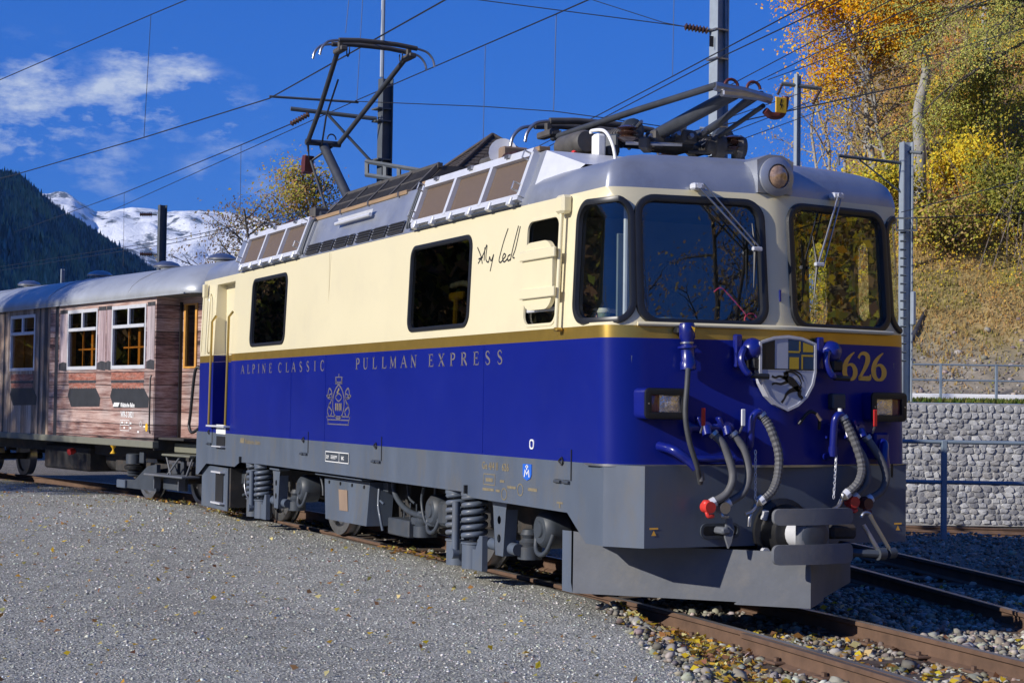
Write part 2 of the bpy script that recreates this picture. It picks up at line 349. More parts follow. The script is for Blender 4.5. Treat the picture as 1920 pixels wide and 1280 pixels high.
MB().tube([side(-5.38,2.14,.06),side(-5.38,2.86,.06)],.012).box(side(-5.38,2.94,.05),(.07,.06,.18),.01).build('mirror_rod','cream',loco)
# windows: gasket + pane
def window(name,loop,glass,w=.03,h=.022,label=None,mat='rubber',inset=-.012):
    o=MB().sweep(loop,smap,[(-w*.75,-.01),(-w*.6,h*.8),(0,h),(w*.6,h*.8),(w*.75,-.004)]).build(name,mat,loco,60)
    if label: o['label']=label
    if glass:
        xs=[p[0] for p in loop]; zs=[p[1] for p in loop]; P=[(min(xs)+(max(xs)-min(xs))*i/14,min(zs)+(max(zs)-min(zs))*j/6) for i in range(1,14) for j in range(1,6)]
        patch('pane',loop,[],grid_pts(P),smap,snrm,glass,o,inset)
    return o
window('side_window',W['rear_side_window'],'glassdark',.03,.014); midw=window('side_window',W['mid_side_window'],'glassdark',.03,.014)
window('windscreen',W['windscreen'],'glass',.040,.03); window('windscreen',W['windscreen_r'],'glass',.040,.03)
window('corner_window',W['corner_window'],'glass',.035,.026); window('corner_window',W['corner_window_r'],'glass',.035,.026)
window('oval_window',W['oval_a'],'glass',.02,.01); window('oval_window',W['oval_b'],'glass',.02,.01)
csw=window('drop_window',W['cab_side_window'],None,.018,.008,mat='cream')
MB().add([side(4.36,2.13,-.03),side(4.93,2.13,-.03),side(4.93,2.24,-.03),side(4.36,2.24,-.03)],[(0,1,2,3)]).build('pane','glass',csw)
MB().box(side(4.645,2.245,-.03),(.57,.02,.03),.004).build('sash_rail','alu',csw)
# ---- grey lower skirt: side panels with the stepped lower edge, chamfered corners, flat front
SKO=[(-5.52,-1.325),(-5.52,-1.325)]
zp=[(-5.62,.53),(-5.2,.69),(-3.85,.70),(-3.62,.765),(-2.7,.775),(3.2,.775),(3.45,.735),(5.17,.725),(5.47,.525),(5.73,.525)]
mskl=patch('skirt_panel',zp+[(5.73,ZB),(-5.73,ZB),(-5.73,.53)],[],[],lambda x,z,o=0:Vector((x,-1.325-o,z)),lambda x,z:(0,-1,0),'grey',loco)
patch('skirt_panel',[(-5.73,.53)]+zp+[(5.73,ZB),(-5.73,ZB)],[],[],lambda x,z,o=0:Vector((x,1.325+o,z)),lambda x,z:(0,1,0),'grey',loco,0,True)
XN=5.975
m=MB(); top=[(5.73,-1.325),(XN,-1.13),(XN,1.13),(5.73,1.325)]
for sg,nm in ((1,'headstock'),(-1,'headstock')):
    q=MB(); P=[(sg*x,y) for x,y in top]
    for i in range(3):
        a,b=P[i],P[i+1]; q.add([(*a,.525),(*b,.525),(*b,ZB-.002),(*a,ZB-.002)],[(0,1,2,3)])
    q.add([(*P[0],.527),(*P[1],.527),(*P[2],.527),(*P[3],.527),(sg*5.3,1.2,.527),(sg*5.3,-1.2,.527)],[(0,1,2,3,4,5)])
    q.build(nm,'grey' if sg<0 else 'grey',loco,0)
# ledge plate between skirt and blue front
q=MB(); L=[(s,0) for s in [XS-.12]+[c for c in CO if XS<c<2*SF-XS]+[2*SF-XS+.12]]
a=[smap(s,ZB,.035) for s,_ in L]; b=[smap(s,ZB,-.25) for s,_ in L]; n=len(a); dz=Vector((0,0,.012))
q.add([p+dz*.3 for p in a]+[p+dz*.3 for p in b]+[p-dz for p in a]+[p-dz for p in b],[(i,i+1,n+i+1,n+i) for i in range(n-1)]+[(2*n+i,2*n+i+1,3*n+i+1,3*n+i) for i in range(n-1)]+[(i,i+1,2*n+i+1,2*n+i) for i in range(n-1)])
q.build('ledge_plate','steel',loco)
# rain lip under the windscreens
q=MB().tube([smap(s,2.098,.022) for s in [XS+.42+ (2*SF-2*(XS+.42))*i/40 for i in range(41)]],.017,8); q.build('rain_lip','cream',loco,60)
# ---- cab roofs (domes by inset rings) and inner ceiling
def dome(sg):
    prof=[(0,0,ZT),(.006,.008,3.13),(.018,.02,3.18),(.04,.045,3.235),(.075,.09,3.28),(.12,.16,3.315),(.18,.26,3.345),(.27,.40,3.372),(.40,.58,3.397),(.58,.80,3.418),(.85,1.0,3.432),(1.1,1.15,3.44)]
    xr=4.0; ss=[xr+(XS-xr)*i/6 for i in range(6)]+[XS+LC*i/12 for i in range(13)]+[XS+LC+YC*i/8 for i in range(1,8)]+[SF]; ss=ss+[2*SF-a for a in ss[:-1]][::-1]
    q=MB(); k=len(ss)
    for ia,ib,z in prof:
        for s_ in ss:
            p=smap(s_,ZT); fx=1-ia/1.3; fy=1-ib/1.287
            x=4.58+(p.x-4.58)*fx if p.x>4.58 else p.x
            q.v.append((sg*x,p.y*fy,z))
    for i in range(len(prof)-1):
        for j in range(k-1): q.f.append((i*k+j,i*k+j+1,(i+1)*k+j+1,(i+1)*k+j))
    t=(len(prof)-1)*k
    for j in range(k//2): q.f.append((t+j,t+j+1,t+k-2-j,t+k-1-j) if j+1<k-2-j else (t+j,t+j+1,t+k-1-j))
    return q.build('cab_roof','silver',loco,60)
dome(1); dome(-1)
MB().box((0,0,3.07),(11.2,2.4,.02)).build('ceiling','interior',loco)
MB().box((0,0,1.15),(11.3,2.5,.04)).build('floor','interior',loco)
for x in (4.1,-4.05): MB().box((x,0,2.1),(.05,2.5,1.9)).build('bulkhead','interior',loco)
# ================================================================ locomotive front
def fr(y,z,off=0.): return smap(SF+y,z,off)
# headlights
for sg in (-1,1):
    ya,yb=(-1.13,-.80) if sg<0 else (.80,1.13)
    def hm(y,z,o=0.,sg=sg): return Vector((5.845+o+ (abs(y)-.8)*-.05,y,z))
    L=rr(ya-.005,yb+.005,1.425,1.645,.035,4)
    h=MB(); n=len(L); h.add([hm(y,z,-.12) for y,z in L]+[hm(y,z,.135) for y,z in L],[(i,(i+1)%n,n+(i+1)%n,n+i) for i in range(n)]); hl=h.build('headlight','bluepart',loco,50)
    if sg>0: hl['label']='headlight under the number 626'
    else: hl['label']='headlight on the sunlit side of the front'
    Li=rr(ya+.045,yb-.045,1.46,1.61,.02,4)
    b=MB().sweep(L,hm,[(0,.10),(-.002,.15),(-.018,.155),(-.05,.15),(-.05,.12)]); b.build('bezel','black',hl,40)
    ysp=ya+.045+.075 if sg<0 else yb-.045-.075
    wl=(ysp,yb-.045) if sg<0 else (ya+.045,ysp); rd=(ya+.045,ysp) if sg<0 else (ysp,yb-.045)
    for nm,(p,q_),mt in (('lens',wl,'lampglass'),('tail_lens',rd,'lampred')):
        m=MB(); G=8
        m.add([hm(p+(q_-p)*i/G,1.455+.16*j/5,.125+.012*math.sin(math.pi*i/G)*math.sin(math.pi*j/5)) for i in range(G+1) for j in range(6)],[(i*6+j,(i+1)*6+j,(i+1)*6+j+1,i*6+j+1) for i in range(G) for j in range(5)]); m.build(nm,mt,hl,60)
    for y in (ya+.02,yb-.02): MB().cyl(hm(y,1.535,.15),hm(y,1.535,.16),.006,8).build('screw','steel',hl)
# roof lamp with housing
rl=MB(); rl.prism([(-.15,0),(.15,0),(.16,.24),(.06,.285),(-.06,.285),(-.16,.24)],(5.42,0,3.092),(0,1,0),(0,0,1),(.455,0,0)); rlamp=rl.build('roof_lamp','silver',loco)
MB().lathe([(.13,0),(.145,.01),(.145,.03),(.12,.045),(.092,.05),(.092,.03)],(5.872,0,3.215),(1,0,0),28).build('ring','silver',rlamp,40)
MB().lathe([(.092,0),(.085,.02),(.06,.035),(.03,.042),(0,.045)],(5.897,0,3.215),(1,0,0),24).build('lens','amber',rlamp,60)
# shield with its quarters
def shm(y,z,o=0.): return Vector((6.028+o-.03*abs(y)*0,y,z))
sh=[(-.235,1.985),(-.12,2.02),(0,2.032),(.12,2.02),(.235,1.985),(.235,1.78),(.215,1.69),(.16,1.60),(.085,1.54),(0,1.505),(-.085,1.54),(-.16,1.60),(-.215,1.69),(-.235,1.78)]
q=MB(); n=len(sh); q.add([shm(y,z,.03) for y,z in sh]+[shm(y,z,-.05) for y,z in sh],[tuple(range(n))]+[(i,(i+1)%n,n+(i+1)%n,n+i) for i in range(n)]); shield=q.build('coat_of_arms','shieldwhite',loco,0)
shield['label']='shield of arms with black ibex on its lower half'
q=MB(); q.sweep(sh,shm,[(.008,-.04),(.008,.036),(-.012,.036),(-.012,.03)]); q.build('rim','alu',shield,0)
def flat(name,polys,mat,par,mp,o):
    q=MB()
    for p in polys: q.add([mp(a,b,o) for a,b in p],[tuple(range(len(p)))])
    return q.build(name,mat,par,0)
flat('black_field',[[(-.222,1.80),(-.115,1.80),(-.115,2.005),(-.222,1.975)]],'shieldblk',shield,shm,.032)
flat('blue_field',[[(.0,1.80),(.222,1.80),(.222,1.975),(.115,2.005),(0,2.015)]],'shieldblue',shield,shm,.032)
flat('yellow_field',[[(.01,1.80),(.092,1.80),(.092,1.885),(.01,1.885)],[(.128,1.925),(.218,1.925),(.218,1.97),(.128,1.995)],
  [(.0,1.917),(.10,1.917),(.10,1.93),(.0,1.93)],[(.092,1.93),(.106,1.93),(.106,2.0),(.092,2.004)],[(.114,1.80),(.128,1.80),(.128,1.905),(.114,1.905)],[(.128,1.892),(.218,1.892),(.218,1.905),(.128,1.905)]],'shieldyel',shield,shm,.0335)
flat('dividing_line',[[(-.225,1.792),(.225,1.792),(.225,1.80),(-.225,1.80)]],'shieldblk',shield,shm,.034)
def ribbon(q,pts,ws,mp,o):                  # a stroke of changing width
    P=[Vector(p) for p in pts]; k=len(P); a=[];b=[]
    if not hasattr(ws,'__len__'): ws=[ws]*k
    for i,p in enumerate(P):
        t=(P[min(i+1,k-1)]-P[max(i-1,0)]); t=t.normalized() if t.length>1e-9 else Vector((1,0)); nn=Vector((-t.y,t.x))*ws[min(i,len(ws)-1)]/2; a.append(p+nn); b.append(p-nn)
    q.add([mp(x.x,x.y,o) for x in a]+[mp(x.x,x.y,o) for x in b],[(i,i+1,k+i+1,k+i) for i in range(k-1)])
def curve2(P,n=6): return [(p.x,p.y) for p in spline([(x,y,0) for x,y in P],n)]
ib=MB()
for pts,w in (([(-.02,1.735),(.03,1.71),(.075,1.67),(.105,1.645)],[.05,.075,.06,.045]),          # body
              ([(-.03,1.725),(-.015,1.755),(.0,1.77)],[.06,.045,.035]),([(-.005,1.775),(-.04,1.765)],[.04,.018]),       # neck, head
              ([(-.015,1.78),(.05,1.787),(.11,1.76),(.135,1.71)],[.012,.016,.014,.006]),([(-.01,1.772),(.04,1.775),(.09,1.745),(.115,1.70),(.105,1.675)],[.012,.016,.014,.012,.006]),  # horns
              ([(-.01,1.725),(-.07,1.745),(-.11,1.735),(-.14,1.745)],[.035,.022,.02,.022]),([(0,1.71),(-.06,1.69),(-.11,1.695),(-.14,1.685)],[.035,.022,.018,.022]),   # fore legs
              ([(.09,1.66),(.03,1.645),(-.01,1.62),(-.03,1.585),(-.055,1.555)],[.055,.04,.028,.02,.026]),([(.10,1.65),(.10,1.61),(.125,1.59),(.11,1.555),(.095,1.545)],[.05,.036,.024,.02,.026]),   # hind legs
              ([(.09,1.675),(.115,1.665),(.11,1.685)],[.012,.012,.006])): ribbon(ib,curve2(pts,4),[w[0]+(w[-1]-w[0])*0+np.interp(i/(4*(len(pts)-1)),np.linspace(0,1,len(w)),w)*.78 -w[0]for i in range(4*(len(pts)-1)+1)],shm,.034)
ib.build('ibex','shieldblk',shield,0)
# socket covers beside the shield and the big cable plug
def plug(y,z,nm):
    o=MB().box(fr(y-.06,z+.06,.03),(.05,.06,.24),.01).build(nm,'bluepart',loco)
    q=MB()
    q.lathe([(.0,-.02),(.075,-.01),(.085,.03),(.08,.09),(.055,.13),(.0,.145)],fr(y+.03,z+.06,-.01),(.93,.15,.25),18); q.build('cap','bluepart',o,45)
    q=MB(); q.tube(spline([fr(y-.03,z+.09,.09),fr(y-.07,z+.0,.11),fr(y-.045,z-.08,.12),fr(y+.0,z-.12,.13)],5),.02,8,True,[.014]+[.026]*13+[.016,.014]); q.build('latch','bluepart',o,45)
    MB().box(fr(y+.06,z-.03,.06),(.1,.1,.09),.015).build('mouth','black',o)
    MB().tube([fr(y,z-.12,.12),fr(y+.13,z-.125,.14)],.02).build('lever','black',o)
plug(-.30,1.86,'socket_cover'); plug(.40,1.86,'socket_cover')
o=MB().lathe([(.05,0),(.058,.02),(.058,.10),(.046,.12),(.046,.16),(.072,.165),(.072,.18),(.05,.185),(.05,.27),(.058,.28),(.058,.33),(.03,.34)],fr(-.77,2.10,.09),(.05,.02,-1),18).build('cable_plug','bluepart',loco,40)
MB().box(fr(-.80,2.055,.03),(.07,.08,.05),.01).build('bracket','black',o)
MB().lathe([(.05,0),(.05,.012)],fr(-.77,2.03,.09)+Vector((0,0,-.06)),(.05,.02,-1),18).build('collar','steel',o,40)
flat('warning_mark',[[(-.765,2.07),(-.735,2.06),(-.74,2.035)]],'yellow',o,lambda y,z,of:fr(y,z,.155),0)
X0=6.12
def hp(y,z,x=X0): return Vector((x,y,z))
MB().tube(spline([hp(-.84,1.78,6.06),hp(-.87,1.67,6.10),hp(-.90,1.46,6.13),hp(-.87,1.27,6.14),hp(-.80,1.10,6.13),hp(-.74,.98,6.08)],8),.019,10).build('power_cable','hose',loco,60)
def hose(P,r,mat,cap=None,corr=False):
    S=spline(P,10); k=len(S)
    rs=[r*(1+(.13 if corr and i%2 else 0)) for i in range(k)] if corr else None
    h=MB().tube(S,r,10,True,rs).build('brake_hose',mat,loco,0 if corr else 60)
    h2=MB().tube([S[0]+(S[0]-S[1]).normalized()*.02,S[1]],r*1.25,12); h2.build('clamp','steel',h)
    a,b=S[-1],S[-3]; d=(a-b).normalized(); MB().tube([b,a+d*.02],r*1.2,12).build('end_clamp','alu',h); return h,a,d
h1,a1,d1=hose([hp(-.63,1.32,6.08),hp(-.575,1.24),hp(-.52,1.05,6.15),hp(-.56,.92,6.15),hp(-.66,.85,6.12)],.029,'hosegrey')
h2,a2,d2=hose([hp(-.47,1.32,6.08),hp(-.41,1.22),hp(-.385,1.05,6.15),hp(-.43,.92,6.15),hp(-.54,.845,6.12)],.029,'hosegrey')
h3,a3,d3=hose([hp(-.245,1.455,6.10),hp(-.20,1.38,6.13),hp(-.145,1.2,6.16),hp(-.155,1.04,6.17),hp(-.20,.93,6.17),hp(-.275,.865,6.15)],.03,'hosegrey',corr=True)
h4,a4,d4=hose([hp(.46,1.445,6.10),hp(.52,1.32,6.13),hp(.58,1.12,6.16),hp(.55,.99,6.17),hp(.46,.9,6.15)],.03,'hosegrey',corr=True)
h5,a5,d5=hose([hp(.55,1.30,6.08),hp(.63,1.14,6.13),hp(.635,.99,6.15),hp(.56,.885,6.12)],.029,'hosegrey')
h6,a6,d6=hose([hp(.69,1.30,6.08),hp(.775,1.15,6.13),hp(.81,1.02,6.15),hp(.78,.92,6.14),hp(.69,.86,6.12)],.029,'hosegrey')
def claw(h,a,d,mat):
    q=MB(); q.box(a+d*.05,(.06,.07,.08),.015); q.cyl(a+d*.05+Vector((-.03,0,-.01)),a+d*.05+Vector((.05,0,-.01)),.042,14); q.tube(spline([a+d*.06,a+d*.07+Vector((.03,.01,-.06)),a+d*.03+Vector((.02,.02,-.08))],5),.015); return q.build('coupling_head',mat,h,45)
claw(h1,a1,d1,'redpart'); claw(h2,a2,d2,'steel'); claw(h5,a5,d5,'redpart'); claw(h6,a6,d6,'darkred')
def dclaw(h,a,d):
    q=MB(); q.box(a+d*.03,(.05,.06,.06),.01); q.tube(spline([a+d*.04,a+d*.1+Vector((.02,0,-.02)),a+d*.17+Vector((.03,0,.0))],5),.014); q.tube(spline([a+d*.06,a+d*.12+Vector((.02,0,-.04)),a+d*.13+Vector((.02,0,-.11))],5),.014); return q.build('coupling_head','steel',h,45)
dclaw(h3,a3,d3); dclaw(h4,a4,d4)
# pipes, cocks and their coloured levers
def pipe(P,r,mat='bluepart',nm='air_pipe',n=8): return MB().tube(spline(P,n),r,12).build(nm,mat,loco,50)
pipe([fr(-.32,1.22,.02),hp(-.325,1.24,6.06),hp(-.325,1.38,6.08),hp(-.315,1.45,6.09),hp(-.28,1.485,6.1),hp(-.245,1.455,6.1)],.028)
pipe([fr(.39,1.16,.03),hp(.385,1.2,6.07),hp(.385,1.38,6.09),hp(.395,1.45,6.1),hp(.43,1.475,6.1),hp(.46,1.445,6.1)],.028)
MB().cyl(hp(.385,1.17,6.075),hp(.385,1.24,6.08),.034).build('pipe_flange','bluepart',loco); MB().cyl(hp(.43,1.49,6.1),hp(.43,1.52,6.1),.016).build('pipe_plug','white',loco)
for nm,ys,zz in (('valve_block',(-.63,-.47),1.37),('valve_block',(.55,.69),1.36)):
    y0,y1=ys; q=MB(); q.tube([fr(y0-.11,zz,.045),fr(y1+.06,zz,.045)],.03,12)
    for y in ys:
        q.tube([fr(y,zz,.0),fr(y,zz,.10)],.04,12); q.tube([fr(y,zz,.08),fr(y,zz-.06,.11)],.036,12); q.box(fr(y-.045,zz+.03,.07),(.06,.03,.10),.008,Matrix.Rotation(.5,3,'X'))
    v=q.build(nm,'bluepart',loco,45)
    MB().cyl(fr(y0-.14,zz-.01,.02),fr(y0-.10,zz-.01,.02),.055,18).build('flange','bluepart',v,40)
def lever(y,z0,z1,mat,dy=0):
    o=MB().tube([hp(y,z0-.05,6.08),hp(y+dy*.3,z0,6.11)],.008).build('cock_lever','steel',loco); MB().box(hp(y+dy*.5,(z0+z1)/2,6.115),(.012,.032,z1-z0),.004).build('grip',mat,o)
lever(-.745,1.385,1.51,'red'); lever(-.425,1.385,1.505,'white',.02); lever(.735,1.39,1.515,'red')
pipe([fr(-.95,1.235,.0),hp(-.93,1.21,6.03),hp(-.84,1.14,6.08),hp(-.79,1.09,6.1)],.034); pipe([hp(-.80,1.10,6.1),hp(-.76,1.06,6.11),hp(-.745,1.0,6.1)],.022,'hosegrey','drain_hose'); pipe([fr(-.72,1.145,.04),fr(-.60,1.145,.05),fr(-.40,1.15,.04)],.026)
pipe([fr(.93,1.28,.0),hp(.90,1.26,6.0),hp(.86,1.18,6.06),hp(.86,1.08,6.08)],.035); pipe([hp(.865,1.08,6.08),hp(.875,1.0,6.08),hp(.85,.93,6.06)],.02,'hosegrey','drain_hose')
MB().box(fr(.90,1.24,.05),(.12,.13,.2),.015).build('air_valve','bluepart',loco)
def chain(p,q_,n):
    p,q_=Vector(p),Vector(q_); m=MB()
    for i in range(n):
        c=p.lerp(q_,(i+.5)/n); L=(q_-p).length/n*.72; d=(q_-p).normalized(); sd=Vector((0,1,0)) if i%2 else Vector((1,0,0)); w=d.cross(sd).normalized()
        ring=[c+d*(L*math.cos(a))+w*(.008*math.sin(a)) for a in [2*math.pi*k/10 for k in range(11)]]; m.tube(ring,.0028,5,False)
    return m.build('chain','alu',loco,50)
chain(hp(-.30,1.21,6.1),hp(-.33,.87,6.15),13); chain(hp(.40,1.18,6.1),hp(.335,.87,6.16),13)
MB().box(fr(.50,1.57,.04),(.07,.12,.115),.01).build('junction_box','greydark',loco)
q=MB().tube(spline([fr(.14,1.40,.02),fr(.2,1.49,.07),fr(.28,1.45,.08),fr(.30,1.36,.06)],6),.012); q.build('coiled_cable','black',loco,60)
MB().tube([fr(.25,1.475,.085),fr(.29,1.43,.09)],.014).build('cable_sleeve','brownpatch',loco)
# coupling hook slot, lifting marks
sl_=MB(); L=rr(-.665,-.365,.595,.68,.035,5); sl_.sweep(L,lambda y,z,o=0:Vector((XN+o,y,z)),[(.012,-.004),(.012,.014),(-.008,.014),(-.008,-.004)]); sl_.build('hook_slot','greydark',loco,45)
MB().add([(XN+.003,y,z) for y,z in L],[tuple(range(len(L)))]).build('slot_opening','black',loco)
q=MB(); q.box((XN+.05,-.53,.645),(.14,.07,.05),.012); q.prism([(-.02,.07),(.015,.075),(.035,0),(.015,-.1),(-.005,-.14),(-.03,-.06)],(XN+.09,-.50,.66),(.25,1,0),(0,0,1),(.02,0,0)); q.build('draw_hook','plowgrey',loco,40)
for y in (-1.055,1.055): flat('lifting_mark',[[(y-.035,.655),(y+.035,.655),(y+.035,.668),(y-.035,.668)],[(y-.02,.612),(y+.02,.612),(y,.65)]],'goldpaint',loco,lambda a,b,o:Vector((XN+.003,a,b)),0)
MB().box((6.0,.98,1.06),(.012,.014,.10)).build('stop_pin','black',loco)
# centre buffer with two face plates
def plate(z0,z1):
    pts=[]; 
    for a in rr(-.335,.335,z0,z1,.045,5): pts.append(a)
    m=MB(); n=len(pts); bow=lambda y:-.035*(y/.335)**2
    m.add([(6.43+bow(y),y,z) for y,z in pts]+[(6.40+bow(y),y,z) for y,z in pts],[]) ; G=9
    m=MB(); ys=[-.335,-.332,-.325,-.313,-.29,-.2,-.1,-.03,.0,.03,.1,.2,.29,.313,.325,.332,.335]
    for sgn in (0,1):
        for y in ys:
            e=max(0,abs(y)-.29); h=math.sqrt(max(.045**2-e*e,0))-.045 if e>0 else 0
            for z in (z0-h,z1+h): m.v.append((6.43+bow(y)-.03*sgn,y,z))
    k=34
    for i in range(16):
        a=2*i; m.f+=[(a,a+2,a+3,a+1),(k+a,k+a+1,k+a+3,k+a+2),(a,k+a,k+a+2,a+2),(a+1,a+3,k+a+3,k+a+1)]
    m.f+=[(0,1,k+1,k),(32,k+32,k+33,33)]
    return m
buf=MB().box((6.375,0,.625),(.08,.27,.30),.03).build('centre_buffer','plowgrey',loco,45)
plate(.70,.815).build('upper_plate','plowgrey',buf,40); plate(.425,.565).build('lower_plate','plowgrey',buf,40)
MB().lathe([(.105,0),(.115,.006),(.10,.016),(.06,.02),(.0,.022)],(6.405,0,.625),(1,0,0),22).build('grease_boss','greydark',buf,40)
MB().lathe([(.105,0),(.105,.16),(.12,.17),(.12,.20)],(6.15,0,.625),(1,0,0),22).build('shaft','alu',buf,40)
MB().lathe([(.24,0),(.24,.03),(.20,.045),(.18,.2),(.165,.21)],(5.98,0,.625),(1,0,0),26).build('housing','black',buf,40)
MB().cyl((6.05,-.19,.72),(6.07,-.19,.78),.025).cyl((6.06,-.2,.49),(6.1,-.2,.49),.03).build('housing_bolt','alu',buf)
# screw link folded at the far side
q=MB(); q.tube([(6.25,.17,.50),(6.42,.55,.485)],.03); q.lathe([(.045,-.02),(.045,.04)],(6.42,.55,.485),(0,1,0)); q.lathe([(.04,-.02),(.04,.04)],(6.42,.64,.49),(0,1,0)); q.box((6.3,.33,.5),(.10,.05,.14),.01); q.build('screw_link','greydark',buf,45)
MB().tube([(6.36,.45,.69),(6.42,.56,.48)],.016).tube([(6.38,.49,.76),(6.43,.64,.5)],.014).tube(spline([(6.36,.43,.745),(6.37,.45,.775),(6.38,.49,.77),(6.385,.51,.73)],4),.012).build('link_bar','steel',buf)
MB().box((6.2,.30,.64),(.3,.22,.1),.02).build('link_bracket','under',buf)
# ---- plough
pl=MB(); A=(5.13,-1.25);B=(6.36,0.);Cc=(5.13,1.25); t0,t1=.12,.50
def wing(a,b,t_a,t_b): return [(*a,t0),(*b,t0),(*b,t_b),(*a,t_a)]
pw=MB(); 
for sg in (-1,1):
    a=(5.13,sg*1.25); b=(6.36,0)
    f=lambda t,z:(a[0]+(b[0]-a[0])*t,a[1]+(b[1]-a[1])*t,z)
    P=[f(0,.13),f(.7,.13),f(.7,.11),f(1,.11),f(1,.50),f(.50,.50),f(.33,.53),f(.25,.53),f(0,.585)]
    bk=[Vector(p)+Vector((-.03,-sg*.0,0)) for p in P]; n=len(P)
    w=MB().add(P+bk,[tuple(range(n)),tuple(range(2*n-1,n-1,-1))]+[(i,(i+1)%n,n+(i+1)%n,n+i) for i in range(n)])
    o=w.build('plough_wing','plowgrey',loco,0); 
    if sg<0: o['label']='sunlit near wing of the snow plough'
    MB().add([(5.13,sg*1.25,.13),(4.985,sg*1.265,.135),(4.95,sg*1.25,.58),(5.13,sg*1.25,.585)],[(0,1,2,3)]).build('plough_end','grey',loco)
MB().add([(5.13,-1.24,.50),(6.34,0,.497),(5.13,1.24,.50)],[(0,1,2)]).build('plough_top','under',loco)
MB().box((5.15,-1.12,.62),(.10,.05,.12),.01).cyl((5.12,-1.16,.62),(5.12,-1.1,.62),.03).build('plough_bracket','greydark',loco)
# ---- 626
LW={'6':[([(.55,1.0),(.36,.86),(.17,.64),(.09,.40),(.10,.2),(.2,.05),(.33,.0),(.47,.05),(.56,.2),(.56,.36),(.48,.5),(.36,.55),(.24,.51),(.15,.42)],[.02,.07,.12,.15,.14,.10,.05,.10,.14,.14,.10,.06,.04,.02])],
    '2':[([(.06,.78),(.12,.90),(.24,.97),(.38,.95),(.47,.86),(.48,.72),(.40,.52),(.26,.3),(.1,.08),(.05,.02)],[.07,.06,.07,.10,.14,.15,.12,.09,.07,.05]),([(.04,.05),(.3,.045),(.5,.05),(.57,.07),(.6,.20)],[.09,.10,.11,.09,.02])]}
def glyph(q,ch,x0,z0,w,h,mp,o):
    for pts,ws in LW[ch]:
        C_=curve2([(x0+x*w,z0+y*h) for x,y in pts],6); W_=[np.interp(i/(len(C_)-1),np.linspace(0,1,len(ws)),ws)*w*1.5 for i in range(len(C_))]; ribbon(q,C_,W_,mp,o)
q=MB()
for ch,y in (('6',.600),('2',.752),('6',.900)): glyph(q,ch,y,1.738+(y-.612)*.006,.225,.205,fr,.004)
q.build('number','goldpaint',loco,0)
# ---- wipers
def wiper(ys,zs,yp,zp,b0,b1,lab):
    o=MB().box(fr(ys,zs,.05),(.07,.10,.05),.012).cyl(fr(ys,zs,.0),fr(ys,zs,.09),.02).build('wiper','alu',loco); o['label']=lab
    MB().tube([fr(ys-.01,zs,.08),fr(yp-.0,zp,.07)],.008).build('arm','steel',o); MB().tube([fr(ys+.035,zs+.02,.08),fr(yp+.05,zp-.01,.07)],.006).build('arm','steel',o)
    MB().box(fr(yp+.01,zp,.07),(.03,.08,.03),.006).build('joint','alu',o); MB().tube([fr(b0[0],b0[1],.05),fr(yp,zp,.06),fr(b1[0],b1[1],.05)],.010,6,True,[.004,.014,.004]).build('blade','black',o)
wiper(-.63,3.10,-.205,2.66,(-.215,2.85),(-.225,2.38),'wiper on the sunlit windscreen'); wiper(.57,3.11,.33,2.575,(.305,2.79),(.29,2.325),'wiper on the shaded windscreen')
MB().box(fr(.005,2.335,.006),(.012,.012,.085)).build('badge','bluepart',loco)
